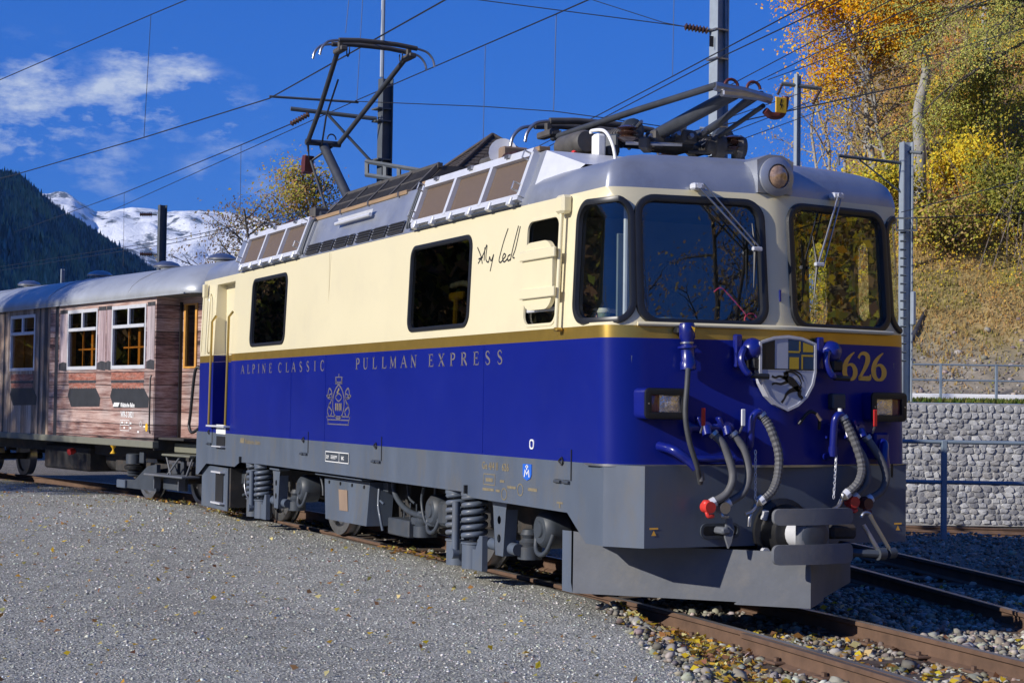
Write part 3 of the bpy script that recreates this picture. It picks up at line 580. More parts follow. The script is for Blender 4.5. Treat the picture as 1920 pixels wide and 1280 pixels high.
# ================================================================ locomotive side: lettering, hatches, mirror
def sd(x,z,o=0.): return Vector((x,-Ys(z)-.0015-o,z))
SER={'A':[([(.0,0),(.42,1)],.06),([(.42,1),(.85,0)],.15),([(.16,.36),(.66,.36)],.06),([(-.1,.02),(.14,.02)],.05),([(.66,.02),(1.0,.02)],.05)],
'L':[([(.15,0),(.15,1)],.15),([(0,.02),(.7,.02)],.05),([(.7,.0),(.74,.25)],.06),([(0,.98),(.32,.98)],.05)],
'P':[([(.15,0),(.15,1)],.15),([(0,.02),(.34,.02)],.05),([(0,.97),(.4,.97),(.6,.86),(.62,.7),(.52,.54),(.2,.48)],[.05,.07,.14,.16,.1,.05])],
'I':[([(.2,0),(.2,1)],.15),([(.03,.02),(.37,.02)],.05),([(.03,.98),(.37,.98)],.05)],
'N':[([(.12,0),(.12,1)],.06),([(.08,1),(.78,0)],.15),([(.78,0),(.78,1)],.06),([(0,.02),(.26,.02)],.05),([(.64,.98),(.92,.98)],.05)],
'E':[([(.15,0),(.15,1)],.15),([(0,.02),(.66,.02)],.05),([(0,.98),(.62,.98)],.05),([(.15,.52),(.5,.52)],.05),([(.66,0),(.7,.22)],.05),([(.62,1),(.63,.8)],.05),([(.5,.42),(.5,.62)],.05)],
'C':[([(.72,.8),(.6,.95),(.42,1),(.2,.9),(.07,.65),(.06,.38),(.18,.12),(.42,0),(.62,.06),(.76,.24)],[.1,.07,.06,.11,.16,.16,.11,.06,.06,.04])],
'S':[([(.52,.8),(.42,.95),(.28,1),(.12,.92),(.07,.76),(.16,.6),(.42,.44),(.54,.28),(.5,.1),(.32,0),(.14,.04),(.04,.22)],[.05,.06,.06,.09,.12,.14,.14,.13,.1,.06,.06,.05])],
'U':[([(.14,1),(.14,.3),(.24,.08),(.42,0),(.62,.08),(.72,.3),(.72,1)],[.15,.15,.12,.06,.06,.06,.06]),([(0,.98),(.3,.98)],.05),([(.6,.98),(.86,.98)],.05)],
'M':[([(.12,0),(.12,1)],.06),([(.1,1),(.5,.1)],.14),([(.5,.1),(.9,1)],.06),([(.9,1),(.9,0)],.15),([(0,.02),(.25,.02)],.05),([(.76,.02),(1.05,.02)],.05)],
'X':[([(.08,1),(.78,0)],.15),([(.76,1),(.06,0)],.06),([(0,.98),(.28,.98)],.05),([(.6,.98),(.86,.98)],.05),([(0,.02),(.24,.02)],.05),([(.6,.02),(.9,.02)],.05)],
'R':[([(.15,0),(.15,1)],.15),([(0,.02),(.34,.02)],.05),([(0,.97),(.4,.97),(.58,.87),(.6,.72),(.5,.57),(.2,.51)],[.05,.07,.14,.16,.1,.05]),([(.38,.52),(.8,.0)],.15)]}
def serif(text,xs,z,h,w,name,mat='letters'):
    for ch,x in zip(text,xs):
        q=MB()
        for pts,ws in SER[ch]:
            P=[(x+a*w,z+b*h) for a,b in pts]
            if len(P)>3:
                C_=curve2(P,4); ws=[np.interp(i/(len(C_)-1),np.linspace(0,1,len(ws)),ws) for i in range(len(C_))]; P=C_
            else: ws=[ws]*len(P)
            ribbon(q,P,[k*w for k in ws],sd,.001)
        q.build(name,mat,loco,0)
def spread(x0,x1,n): return [x0+(x1-x0)*i/(n-1) for i in range(n)]
LX1=[-3.632,-3.36,-3.146,-2.912,-2.739,-2.457,-2.092,-1.815,-1.596,-1.315,-1.069,-.813,-.595]; LX2=[.505,.722,.986,1.243,1.459,1.746,1.989,2.422,2.65,2.913,3.15,3.413,3.658,3.896]
serif('ALPINECLASSIC',LX1,1.838,.105,.15,'letter'); serif('PULLMANEXPRESS',LX2,1.838,.108,.155,'letter')
# crest in faded line work
q=MB(); cx=.0
def cr(P,w=.012,n=3): ribbon(q,curve2([(cx+a,b) for a,b in P],n) if len(P)>2 else [(cx+a,b) for a,b in P],w,sd,.001)
for y in (1.285,1.33,1.365): cr([(-.33,y),(.33,y)],.012)
for sg in (-1,1):
    cr([(sg*.30,1.285),(sg*.36,1.365)]); cr([(sg*.12,1.38),(sg*.17,1.45),(sg*.17,1.55),(sg*.1,1.64),(0,1.69)],.02); cr([(sg*.12,1.38),(sg*.05,1.35),(0,1.34)],.02)
    cr([(sg*.24,1.37),(sg*.2,1.42),(sg*.3,1.47),(sg*.22,1.53),(sg*.32,1.57),(sg*.38,1.575)],.02); cr([(sg*.30,1.37),(sg*.34,1.42),(sg*.28,1.5)],.02); cr([(sg*.2,1.55),(sg*.22,1.62),(sg*.3,1.65),(sg*.34,1.58)],.02); cr([(sg*.22,1.6),(sg*.36,1.56),(sg*.24,1.545)],.015)
    cr([(sg*.06,1.7),(sg*.09,1.76)],.012); cr([(sg*.1,1.70),(sg*.1,1.76)],.012)
for y in (1.70,1.715,1.765): cr([(-.11,y),(.11,y)],.01)
cr([(0,1.77),(0,1.80)],.02)
for k in range(4): cr([(-.09+.06*k,1.42),(-.09+.06*k,1.50)],.02)
cr([(-.1,1.56),(0,1.60),(.1,1.56),(0,1.52),(-.1,1.56)],.014)
q.build('crest','crestgrey',loco,0)['kind']='stuff'
q=MB()
for k in range(4): ribbon(q,[(-.07+.05*k,1.43),(-.07+.05*k,1.50)],.028,sd,.002)
ribbon(q,[(-.05,1.6),(.02,1.65)],.03,sd,.002); q.build('crest_highlight','fadedgold',loco,0)['kind']='stuff'
# signature
sig=[[(3.395,2.823),(3.456,2.765),(3.487,2.727),(3.512,2.678)],[(3.584,2.832),(3.515,2.749),(3.424,2.685)],[(3.428,2.722),(3.516,2.731)],[(3.547,2.811),(3.546,2.70)],[(3.593,2.825),(3.58,2.715),(3.633,2.682),(3.654,2.727)],[(3.654,2.727),(3.69,2.689),(3.733,2.738),(3.705,2.665),(3.679,2.603)],
[(3.993,2.93),(3.922,2.833),(3.862,2.723),(3.847,2.678),(3.881,2.662),(3.935,2.689)],[(3.927,2.686),(3.973,2.709),(3.94,2.729),(3.913,2.696),(3.947,2.661),(4.009,2.683)],[(4.063,2.713),(4.017,2.70),(4.024,2.665),(4.077,2.678)],[(4.189,2.933),(4.114,2.783),(4.064,2.662)],[(4.224,2.926),(4.155,2.757),(4.109,2.693),(4.144,2.679)]]
q=MB()
for s_ in sig: ribbon(q,curve2(s_,6) if len(s_)>2 else s_,.0125,sd,.001)
q.build('signature','black',loco,0)
def text(name,s,size,mat,par,o,ux,uy,align='LEFT',sx=1.,bold=0.):
    cu=bpy.data.curves.new(name,'FONT'); cu.body=s; cu.size=size; cu.align_x=align; cu.offset=bold; cu.resolution_u=2
    t=bpy.data.objects.new(name,cu); COL.objects.link(t); dg=bpy.context.evaluated_depsgraph_get(); me=bpy.data.meshes.new_from_object(t.evaluated_get(dg)); bpy.data.objects.remove(t); bpy.data.curves.remove(cu)
    ux,uy=Vector(ux).normalized(),Vector(uy).normalized(); nz_=ux.cross(uy); M=Matrix(((ux.x*sx,uy.x,nz_.x,o[0]),(ux.y*sx,uy.y,nz_.y,o[1]),(ux.z*sx,uy.z,nz_.z,o[2]),(0,0,0,1))); me.transform(M); me.materials.clear()
    me.name=name; return link(name,me,mat,par)
YS=-1.3275
text('class_lettering','Ge 4/4 II   626',.085,'fadedgold',loco,(3.62,YS,.985),(1,0,0),(0,0,1),sx=1.05,bold=.002)
text('owner_lettering','Rhätische Bahn',.07,'fadedgold',loco,(-3.40,YS,1.0),(1,0,0),(0,0,1),sx=1.5,bold=.002)
flat('owner_mark',[[(-3.62,1.0),(-3.45,1.0),(-3.43,1.06),(-3.60,1.06)]],'fadedgold',loco,lambda x,z,o:Vector((x,YS,z)),0)
q=MB(); 
def rect_line(x0,x1,z0,z1,w): 
    for P in ([(x0,z0),(x1,z0)],[(x0,z1),(x1,z1)],[(x0,z0),(x0,z1)],[(x1,z0),(x1,z1)]): ribbon(q,P,w,lambda x,z,o:Vector((x,YS,z)),0)
rect_line(3.66,3.88,.86,.945,.008)
for P,w in (([(3.70,.90),(3.84,.90)],.03),([(3.98,.90),(4.06,.90)],.02),([(3.64,.82),(3.86,.822)],.022),([(3.9,.82),(3.98,.82)],.02),([(4.12,.86),(4.28,.86)],.02),([(4.5,.862),(4.66,.862)],.024)): ribbon(q,P,w,lambda x,z,o:Vector((x,YS,z)),0)
for c_,rx in ((4.06,.05),(4.36,.05)):
    ribbon(q,[(c_+rx*math.cos(t),.80+(.05 if c_>4.2 else 0)+.045*math.sin(t)) for t in np.linspace(0,2*math.pi,17)],.01,lambda x,z,o:Vector((x,YS,z)),0)
ribbon(q,[(5.0,.79),(5.1,.79)],.014,lambda x,z,o:Vector((x,YS,z)),0); ribbon(q,[(5.05,.785),(5.05,.75)],.02,lambda x,z,o:Vector((x,YS,z)),0)
q.build('data_lettering','fadedgold',loco,0)['kind']='stuff'
# town badge with M
bd=MB(); P=[(4.41,1.055),(4.565,1.055),(4.565,.975),(4.545,.945),(4.4875,.928),(4.43,.945),(4.41,.975)]; n=len(P); bd.add([(x,YS-.004,z) for x,z in P]+[(x,-1.324,z) for x,z in P],[tuple(range(n))]+[(i,(i+1)%n,n+(i+1)%n,n+i) for i in range(n)]); bdg=bd.build('town_badge','brightblue',loco,0)
q=MB(); bm_=lambda x,z,o:Vector((x,YS-.006,z))
for P in ([(4.445,.955),(4.455,1.01),(4.487,.975)],[(4.53,.955),(4.52,1.01),(4.487,.975)],[(4.487,1.01),(4.487,1.05)],[(4.465,1.035),(4.51,1.035)]): ribbon(q,P,.014,bm_,0)
q.build('letter','white',bdg,0)
# equipment hatches, data plate, small fittings
def hatch(x0,x1,z0,z1):
    P=rr(x0,x1,z0,z1,.01,2); n=len(P); m=MB(); f=lambda x,z,o=0:Vector((x,-1.325-o,z))
    # a thin lid cut where the two paint colours meet
    for nm,a,b,mt in (('hatch',z0,ZB,'grey'),('lid_top',ZB,z1,'blue')):
        k=MB().box(((x0+x1)/2,-1.3265,(a+b)/2),(x1-x0,.011,b-a),.003)
        if nm=='hatch': o=k.build(nm,mt,loco)
        else: k.build(nm,mt,o)
    MB().box(((x1)+.006,-1.3262,(z0+z1)/2),(.012,.009,z1-z0)).build('shadow_gap','black',o)
    q=MB().tube(spline([f((x0+x1)/2,z1-.06,.008),f((x0+x1)/2+.03,z1-.09,.02),f((x0+x1)/2,z1-.12,.008),f((x0+x1)/2-.03,z1-.09,.02),f((x0+x1)/2,z1-.06,.008)],4),.006); q.build('ring_handle','black',o)
    for x in (x0+.07,x1-.06): MB().tube([f(x-.05,z0-.015,.012),f(x+.05,z0-.015,.012)],.012).build('hinge','greydark',o)
for x0,x1 in ((-1.23,-.97),(1.01,1.265),(4.955,5.225),(-5.18,-4.93)): hatch(x0,x1,.962,1.19)
pl_=MB().box((-.01,-1.3265,.95),(.73,.008,.105)).build('maker_plate','greydark',loco)
q=MB(); 
for P in ([(-.37,.9),(.35,.9)],[(-.37,1.0),(.35,1.0)],[(-.37,.9),(-.37,1.0)],[(.35,.9),(.35,1.0)],[(.06,.9),(.06,1.0)]): ribbon(q,P,.008,lambda x,z,o:Vector((x,-1.3315,z)),0)
for P in ([(-.2,.962),(.0,.962)],[(-.2,.948),(.0,.948)],[(-.2,.934),(-.05,.934)]): ribbon(q,P,.005,lambda x,z,o:Vector((x,-1.3315,z)),0)
q.build('plate_border','white',pl_,0); text('plate_letters','SLM',.05,'white',pl_,(-.34,-1.332,.93),(1,0,0),(0,0,1),sx=.9,bold=.001); text('plate_letters','BBC',.05,'white',pl_,(.13,-1.332,.93),(1,0,0),(0,0,1),sx=.9,bold=.001)
MB().sweep(rr(4.53,4.59,1.18,1.24,.02,4),lambda x,z,o=0:Vector((x,-1.325-o,z)),[(.008,-.002),(.008,.006),(-.004,.006),(-.004,-.002)]).build('socket','white',loco)
q=MB().box((-4.50,-1.327,1.145),(.44,.008,.115)); q.build('step_sign','white',loco)
MB().box((-4.50,-1.322,.995),(.40,.02,.125)).build('step_recess','black',loco); MB().box((-4.50,-1.355,.93),(.44,.07,.012)).build('foot_step','alu',loco)
for x in (-3.55,3.32): MB().box((x,-1.34,.80),(.02,.03,.07)).build('drip_pin','black',loco)
# wing mirror folded against the cab window
MB().tube([sd(5.05,2.09,.05),sd(5.05,2.98,.05)],.017,10).build('mirror_rod','cream',loco,60)
MB().box(sd(5.06,3.01,.04),(.13,.09,.14),.02).build('mirror_bracket','cream',loco); MB().box(sd(5.05,2.075,.035),(.06,.06,.03),.01).build('mirror_bracket','gold',loco)
mr=MB().prism(rr(4.485,5.01,2.235,2.755,.14,8),(0,-1.36,0),(1,0,0),(0,0,1),(0,-.035,0)).build('wing_mirror','cream',loco,40)
for z in (2.655,2.36): MB().box((4.775,-1.405,z),(.60,.025,.075),.006).build('strap','cream',mr)
# ---- cab interior
ds=MB().prism([(0,0),(.42,0),(.42,.62),(.38,.70),(0,.80)],(5.38,-1.15,1.25),(1,0,0),(0,0,1),(0,2.3,0)).build('driver_desk','desk',loco,0)
MB().box((5.62,-.45,2.03),(.30,.8,.05),.015).box((5.55,.3,2.06),(.2,.45,.10),.02).build('instrument_panel','greydark',ds); MB().tube([(5.62,-.18,2.05),(5.64,-.16,2.32)],.012).tube([(5.64,-.30,2.31),(5.64,-.02,2.29)],.02).build('telephone','black',ds)
MB().tube(spline([(5.72,-.42,2.36),(5.72,-.36,2.39),(5.72,-.28,2.33),(5.72,-.18,2.24),(5.72,-.12,2.18)]+[(5.72,-.1+.055*math.cos(t),2.165+.045*math.sin(t)) for t in np.linspace(0,12,20)],4),.006).build('pink_cable','pink',ds)
MB().box((5.70,-.75,2.135),(.05,.5,.05),.01).build('desk_rail','desk',ds)
st=MB().box((4.58,-.65,1.52),(.46,.5,.10),.04).build('driver_seat','cloth',loco); MB().box((4.30,-.65,1.92),(.10,.46,.75),.04).build('backrest','cloth',st); MB().cyl((4.58,-.65,1.16),(4.58,-.65,1.5),.07).build('pedestal','black',st)
MB().box((5.40,-.98,2.45),(.02,.16,.66),.005).build('sun_blind','desk',loco)
MB().tube([(5.52,-1.05,2.1),(5.50,-1.04,3.0)],.02).build('window_post','alu',loco)
# brake spanner and pipe behind the middle window
MB().box((2.66,-1.16,2.46),(.30,.05,.07),.015).build('yellow_mallet','yellow',loco); MB().tube([(2.64,-1.16,2.44),(2.62,-1.16,2.15)],.028).build('mallet_handle','yellow',loco)
MB().tube(spline([(2.45,-1.12,2.56),(2.7,-1.12,2.57),(2.88,-1.12,2.52),(2.95,-1.12,2.38),(2.95,-1.12,2.15)],5),.028).build('grab_pipe','alu',loco,60)

# faint joints between the body panels
for x,z0,z1,mt in ((-.43,2.095,3.07,'cream'),(-.43,1.11,1.995,'blue'),(-1.62,1.11,1.995,'blue'),(3.62,1.11,1.995,'blue')): MB().box((x,-Ys((z0+z1)/2)-.0005,(z0+z1)/2),(.007,.004,z1-z0)).build('panel_joint',mt,loco,0)
pmat('mechgrey',(.085,.08,.075),.6,var=.35,vs=9,stain=(.16,.12,.085),ss=6,sa=.6)
# ================================================================ locomotive roof
def rp(x,t,o=0.):                          # point on the sloping roof side: t 0 at the eaves, 1 at the top edge
    return Vector((x,-1.287+.157*t-.942*o,3.087+.44*t+.336*o))
def rp2(x,t,o=0.): p=rp(x,t,o); return Vector((p.x,-p.y,p.z))
MB().add([rp(-4.35,0),rp(4.35,0),rp(4.35,1),rp(-4.35,1)],[(0,1,2,3)]).build('roof_slope','silver',loco,0)
MB().add([rp2(-4.35,0),rp2(4.35,0),rp2(4.35,1),rp2(-4.35,1)],[(0,1,2,3)]).build('roof_slope','silver',loco,0)
MB().add([rp(-4.35,1),rp(4.35,1),rp2(4.35,1),rp2(-4.35,1)],[(0,1,2,3)]).build('roof_deck','roofdark',loco,0)
for sg in (1,-1):
    e=MB(); a=[rp(4.35*sg,0),rp(4.35*sg,1),rp2(4.35*sg,1),rp2(4.35*sg,0)]
    e.add(a+[Vector((sg*4.86,-1.05,3.36)),Vector((sg*4.86,1.05,3.36)),Vector((sg*4.45,-1.25,3.10)),Vector((sg*4.45,1.25,3.10))],[(0,1,4,6),(1,2,5,4),(2,3,7,5)]); e.build('roof_end','alu',loco,0)
def bar3(q,a,b,w,h):                        # a flat frame bar lying on the slope
    d=(b-a).normalized(); nn=Vector((0,-.942,.336)); sdv=d.cross(nn).normalized()*w/2; up=nn*h
    q.add([a-sdv,a+sdv,b+sdv,b-sdv,a-sdv+up,a+sdv+up,b+sdv+up,b-sdv+up],[(4,5,6,7),(0,4,7,3),(1,2,6,5),(0,1,5,4),(3,7,6,2)])
def hood(x0,x1,sidef=rp):
    o=MB(); bar3(o,rp(x0,.13,.0),rp(x1,.13,.0),.05,.055); bar3(o,rp(x0,.96),rp(x1,.96),.07,.06); h=o.build('filter_hood','alu',loco,0)
    w=(x1-x0)/3
    for i in range(4): q=MB(); x=x0+w*i; bar3(q,rp(x,.14),rp(x,.95),.055,.06); q.build('frame_bar','alu',h,0)
    for i in range(3): MB().add([rp(x0+w*i+.03,.16,.02),rp(x0+w*(i+1)-.03,.16,.02),rp(x0+w*(i+1)-.03,.94,.02),rp(x0+w*i+.03,.94,.02)],[(0,1,2,3)]).build('filter_panel','panelbrown',h,0)
    for i in range(6):
        x=x0+.12+(x1-x0-.24)*i/5; MB().box(rp(x,.06,.05),(.07,.05,.07),.006,Matrix.Rotation(-.35,3,'X')).build('hinge','alu',h)
    MB().tube([rp(x0,.015,.03),rp(x1,.015,.03)],.012).build('hinge_rod','greydark',h)
    for x in (x0+.02,x1-.02):
        for t in (.22,.80): MB().tube([rp(x,t,.06),rp(x,t,.12),rp(x,t+.13,.12),rp(x,t+.13,.06)],.008,6).build('grab_handle','steel',h)
    for i in range(3): MB().box(rp(x0+w*(i+.4),.99,.07),(.08,.03,.03)).build('latch','steel',h)
hood(1.92,4.22); hood(-3.85,-1.50)
for k in range(2): 
    for x in (1.80,-1.40): MB().tube(spline([rp(x+.05*k,.05,.03),rp(x+.05*k,.2,.05),rp(x+.05*k,.85,.05),rp(x+.05*k,.95,.02)],4),.014).build('roof_pipe','greydark',loco,60)
for a,b in ((-1.29,-.88),(-.80,-.44),(-.36,0.),(.06,.21),(.32,.70),(.77,1.14),(1.21,1.61)):
    v=MB().add([rp(a,.035,.012),rp(b,.035,.012),rp(b,.30,.012),rp(a,.30,.012)],[(0,1,2,3)]).build('roof_vent','ventdark',loco,0)
    q=MB()
    for k in range(4): q.add([rp(a,.06+k*.06,.013),rp(b,.06+k*.06,.013),rp(b,.075+k*.06,.03),rp(a,.075+k*.06,.03)],[(0,1,2,3)])
    q.build('louvre','ventdark',v,0)
rd=MB().add([rp(-.40,.60,.02),rp(.55,.60,.02),rp(.62,.75,.05),rp(-.45,.75,.05)],[(0,1,2,3)]).tube([rp(-.45,.62,.05),rp(.6,.62,.05)],.02).build('roof_handrail','alu',loco)
for x0,x1,dz in ((-3.9,-1.55,0),(-1.6,1.35,-.03),(1.75,4.25,.0)):
    b=MB().box(((x0+x1)/2,-1.10,3.555+dz),(x1-x0,.10,.04),.004).build('walkway_board','plank',loco)
    for i in range(4): MB().box((x0+.2+(x1-x0-.4)*i/3,-1.155,3.55+dz),(.03,.012,.05)).build('bracket','steel',b)
# resistor grid box
rg=MB().prism([(-.92,3.55),(-.62,3.86),(.62,3.86),(.92,3.55)],(-1.75,0,0),(0,1,0),(0,0,1),(2.75,0,0)).build('resistor_box','roofdark',loco,0)
q=MB()
for i in range(56):
    x=-1.68+2.62*i/55
    if i%14==0: continue
    q.box((x,-.80,3.72),(.012,.03,.40),0,Matrix.Rotation(-.77,3,'X'))
sl=q.build('grille_slats','roofdark',rg); sl['kind']='stuff'
for i in range(5): MB().box((-1.70+2.66*i/4,-.80,3.72),(.05,.05,.44),0,Matrix.Rotation(-.77,3,'X')).build('grille_frame','roofdark',rg)
MB().box((-.37,-.66,3.86),(2.75,.05,.05)).build('grille_top','roofdark',rg); MB().box((-.37,-.795,3.725),(2.7,.03,.03)).build('grille_rib','roofdark',rg)
# roof insulators, horn, boxes between the grid and the front pantograph
def insul(name,x,y,z,h,r,mat='insulator',n=4):
    pr=[(r*.5,0)]
    for i in range(n): z0=h*(i/n); pr+=[(r*.55,z0),(r,z0+h/n*.35),(r,z0+h/n*.55),(r*.55,z0+h/n*.9)]
    return MB().lathe(pr+[(r*.5,h)],(x,y,z),(0,0,1),14).build(name,mat,loco,40)
insul('roof_insulator',1.75,-.62,3.56,.20,.09,'steel',2); insul('roof_insulator',3.0,-.75,3.58,.1,.05)
MB().lathe([(.02,0),(.04,.1),(.10,.17),(.13,.2),(.13,.215),(.0,.19)],(2.35,-.6,3.76),(.9,-.4,.1),18).build('horn','alu',loco,40)
MB().box((2.2,-.62,3.68),(.25,.2,.2),.02).build('horn_base','roofdark',loco); MB().box((2.62,-.62,3.7),(.12,.25,.24),.015).build('roof_box','brownpatch',loco)
MB().lathe([(.05,0),(.085,.03),(.05,.06),(.085,.1),(.05,.14),(.085,.18),(.05,.22)],(2.75,-.74,3.66),(.9,.1,0),14).build('bushing','insulator',loco,40)
MB().lathe([(.09,0),(.10,.02),(.10,.40),(.085,.43)],(3.62,-.62,3.68),(1,0,0),20).build('air_tank','mechgrey',loco,40)
wb=MB().box((4.26,-.62,3.60),(.11,.09,.22),.02).build('antenna_box','white',loco); MB().tube(spline([(4.2,-.66,3.72),(4.22,-.66,3.74),(4.36,-.62,3.72),(4.46,-.6,3.6),(4.48,-.58,3.46)],5),.014).build('antenna_cable','white',wb,60)
MB().tube(spline([(4.14,-.8,3.50),(4.16,-.8,3.56),(4.2,-.8,3.55)],5),.016).build('red_hose','redpart',loco,60)
MB().box((3.75,-.5,3.58),(1.1,.10,.08),.01).build('pantograph_beam','roofdark',loco); MB().box((3.75,.5,3.58),(1.1,.10,.08),.01).build('pantograph_beam','roofdark',loco)
# ---- front pantograph, folded down
pn=MB().tube([(3.95,-.55,3.72),(3.95,.62,3.72)],.05,12).build('front_pantograph','pan',loco); pn['label']='front pantograph folded down over the cab roof'
for x,y in ((3.45,-.5),(3.45,.5),(4.52,-.5),(4.52,.5)):
    MB().lathe([(.05,0),(.09,.02),(.05,.04),(.09,.06),(.05,.08),(.09,.1),(.05,.12)],(x,y,3.63),(0,0,1),14).build('insulator','insulator',pn,40)
def T(P,r,nm,mat='pan',par=None,n=10): return MB().tube(P,r,n).build(nm,mat,par or pn,60)
T([(5.35,-.02,3.925),(4.15,-.10,3.72)],.055,'lower_arm'); T([(5.38,-.2,3.96),(4.3,-.31,3.92),(3.05,-.44,3.86)],.028,'upper_arm'); T([(5.38,.2,3.93),(4.3,.34,3.80),(3.3,.45,3.80)],.026,'upper_arm'); T([(5.36,.12,3.90),(4.7,.22,3.79),(4.1,.28,3.70)],.03,'coupling_rod'); T([(5.33,.25,3.85),(4.6,.34,3.74),(4.2,.40,3.7)],.02,'coupling_rod')
MB().tube([(5.38,-.22,3.95),(5.40,.02,3.93),(5.40,.27,3.89)],.035,10).box((5.40,.05,3.90),(.06,.45,.05),.01).build('knee_bar','steel',pn)
for y in (-.08,.12): MB().tube([(5.39,y+.06*math.cos(t),3.96+.055*math.sin(t)) for t in np.linspace(0,math.pi,9)],.012).build('cable_loop','darkred',pn,60)
wp=MB(); 
wp.tube(spline([(5.40,.22,3.80),(5.40,.28,3.765),(5.41,.36,3.78),(5.41,.39,3.84),(5.41,.40,3.92)],5),.03,8); wpo=wp.build('warning_plate','darkred',pn,60)
MB().box((5.445,.335,3.845),(.012,.10,.12),.004).build('yellow_panel','yellow',wpo); flat('flash',[[(.33,3.89),(.345,3.89),(.333,3.85),(.35,3.85),(.325,3.80),(.33,3.838),(.318,3.838)]],'black',wpo,lambda y,z,o:Vector((5.4525,y,z)),0)
def head(par,x,z,w,xs):
    for dx in xs:
        b=MB().tube([(x+dx,-w,z-.01),(x+dx,-w*.5,z+.012),(x+dx,0,z+.015),(x+dx,w*.5,z+.012),(x+dx,w,z-.01)],.03,8).build('contact_strip','roofdark',par,60)
        for sg in (-1,1): MB().tube(spline([(x+dx,sg*w,z-.01),(x+dx,sg*(w+.13),z-.04),(x+dx,sg*(w+.21),z-.12),(x+dx,sg*(w+.235),z-.21)],5),.015,8).build('horn_tip','steel',b,60)
    for sg in (-1,1):
        MB().box((x,sg*(w-.06),z-.10),(.30,.09,.06),.012).box((x,sg*(w-.06),z-.05),(.05,.06,.12),.01).build('head_bracket','roofdark',par)
        MB().tube([(x+.05*math.cos(t),sg*(w-.16),z-.10+.07*math.sin(t)) for t in np.linspace(2.6,6.8,10)],.008).build('shunt_loop','wire',par,60)
head(pn,3.0,4.0,.52,(-.15,.15))
for y,s in ((-.32,1),(.55,1)):
    q=MB(); S=[(3.75+.45*i/60+.0,y+.065*math.cos(i*.9),3.74+.065*math.sin(i*.9)) for i in range(61)]; q.tube(S,.015,6); q.build('tension_spring','mechgrey',pn,60)
    MB().lathe([(.04,0),(.1,.01),(.1,.07),(.05,.09),(.05,.12)],(4.23,y,3.76),(1,0,0),16).build('spring_cap','greydark',pn,40)
MB().box((4.12,.12,3.70),(.26,.36,.12),.03).build('drive_unit','mechgrey',pn); MB().prism([(0,0),(.16,.0),(.2,.1),(.1,.14)],(4.3,.02,3.72),(1,0,0),(0,0,1),(0,.05,0)).build('bell_crank','steel',pn)
MB().lathe([(.04,0),(.06,.02),(.06,.06),(.095,.07),(.10,.10),(.095,.15),(.06,.16),(.06,.24),(.09,.25),(.10,.29),(.08,.33),(.03,.34)],(4.45,.28,3.66),(.25,1,0),18).build('spool','mechgrey',pn,40)
for i,(x,y,z,dx,dy,dz) in enumerate(((4.30,-.12,3.70,.16,.10,.14),(4.42,.10,3.72,.12,.16,.10),(4.10,-.45,3.66,.20,.06,.16),(4.46,-.30,3.62,.08,.22,.10),(3.9,-.2,3.78,.3,.08,.08),(4.4,.62,3.60,.10,.08,.14))): MB().box((x,y,z),(dx,dy,dz),.012,Matrix.Rotation(.3*i,3,'Z')).build('casting',('mechgrey','roofdark','greydark')[i%3],pn)
for i,(a,b) in enumerate((((4.35,-.42,3.64),(4.62,-.05,3.62)),((4.2,.0,3.80),(4.5,.3,3.72)),((4.05,-.3,3.66),(4.5,-.36,3.80)),((4.3,.2,3.62),(4.6,.45,3.60)))): MB().tube([a,b],.016,6).build('link_rod',('steel','mechgrey')[i%2],pn,60)
for i in range(7): MB().cyl((4.2+.06*i,-.36+.09*i,3.75-.02*(i%3)),(4.24+.06*i,-.36+.09*i,3.76-.02*(i%3)),.022,6).build('bolt','steel',pn)
# ---- rear pantograph, raised to the wire
pr=MB().tube([(-3.35,-.45,3.80),(-3.35,.45,3.80)],.05,12).build('rear_pantograph','pan',loco); pr['label']='rear pantograph raised towards the overhead wire'
T([(-3.33,.0,3.85),(-4.62,.0,4.86)],.062,'lower_arm',par=pr); MB().tube([(-4.65,-.24,4.90),(-4.65,.24,4.90)],.04,10).build('knee_bar','pan',pr)
T([(-4.65,-.21,4.90),(-4.0,-.27,5.22),(-2.82,-.44,5.74)],.032,'upper_arm',par=pr); T([(-4.65,.21,4.90),(-2.82,.44,5.74)],.032,'upper_arm',par=pr); T([(-4.55,-.05,4.86),(-4.0,-.18,5.15),(-3.3,-.27,5.48)],.012,'guide_rod',par=pr)
T([(-4.68,-.20,4.88),(-4.80,-.13,4.66),(-4.55,.1,4.86)],.02,'bracket_rod','pan',pr); T([(-4.78,-.12,4.68),(-4.16,-.1,3.96)],.018,'control_rod','pan',pr)
MB().prism([(0,0),(.14,.02),(.16,.22),(.04,.24),(-.02,.15)],(-4.93,-.2,4.52),(1,0,0),(0,0,1),(0,.12,0)).build('warning_plate','darkred',pr)
MB().tube([(-4.60,.1+.06*math.cos(t),4.95+.07*math.sin(t)) for t in np.linspace(0,math.pi,8)],.01).build('cable_loop','wire',pr,60)
head(pr,-2.74,5.83,.50,(-.14,.12))
MB().box((-3.4,0,3.70),(1.2,1.2,.10),.01).build('base_frame','roofdark',pr)
for x,y in ((-3.95,-.6),(-3.95,.5),(-2.9,-.6),(-2.9,.5)): MB().lathe([(.05,0),(.085,.02),(.05,.04),(.085,.06),(.05,.08),(.085,.1),(.05,.12)],(x,y,3.56),(0,0,1),14).build('insulator','insulator',pr,40)
MB().lathe([(.04,0),(.09,.03),(.05,.08),(.09,.12),(.05,.17),(.09,.21),(.05,.26)],(-4.25,-.55,3.72),(1,0,0),14).build('bushing','insulator',pr,40); MB().box((-3.7,-.35,3.82),(.2,.2,.22),.02).build('drive_unit','roofdark',pr)
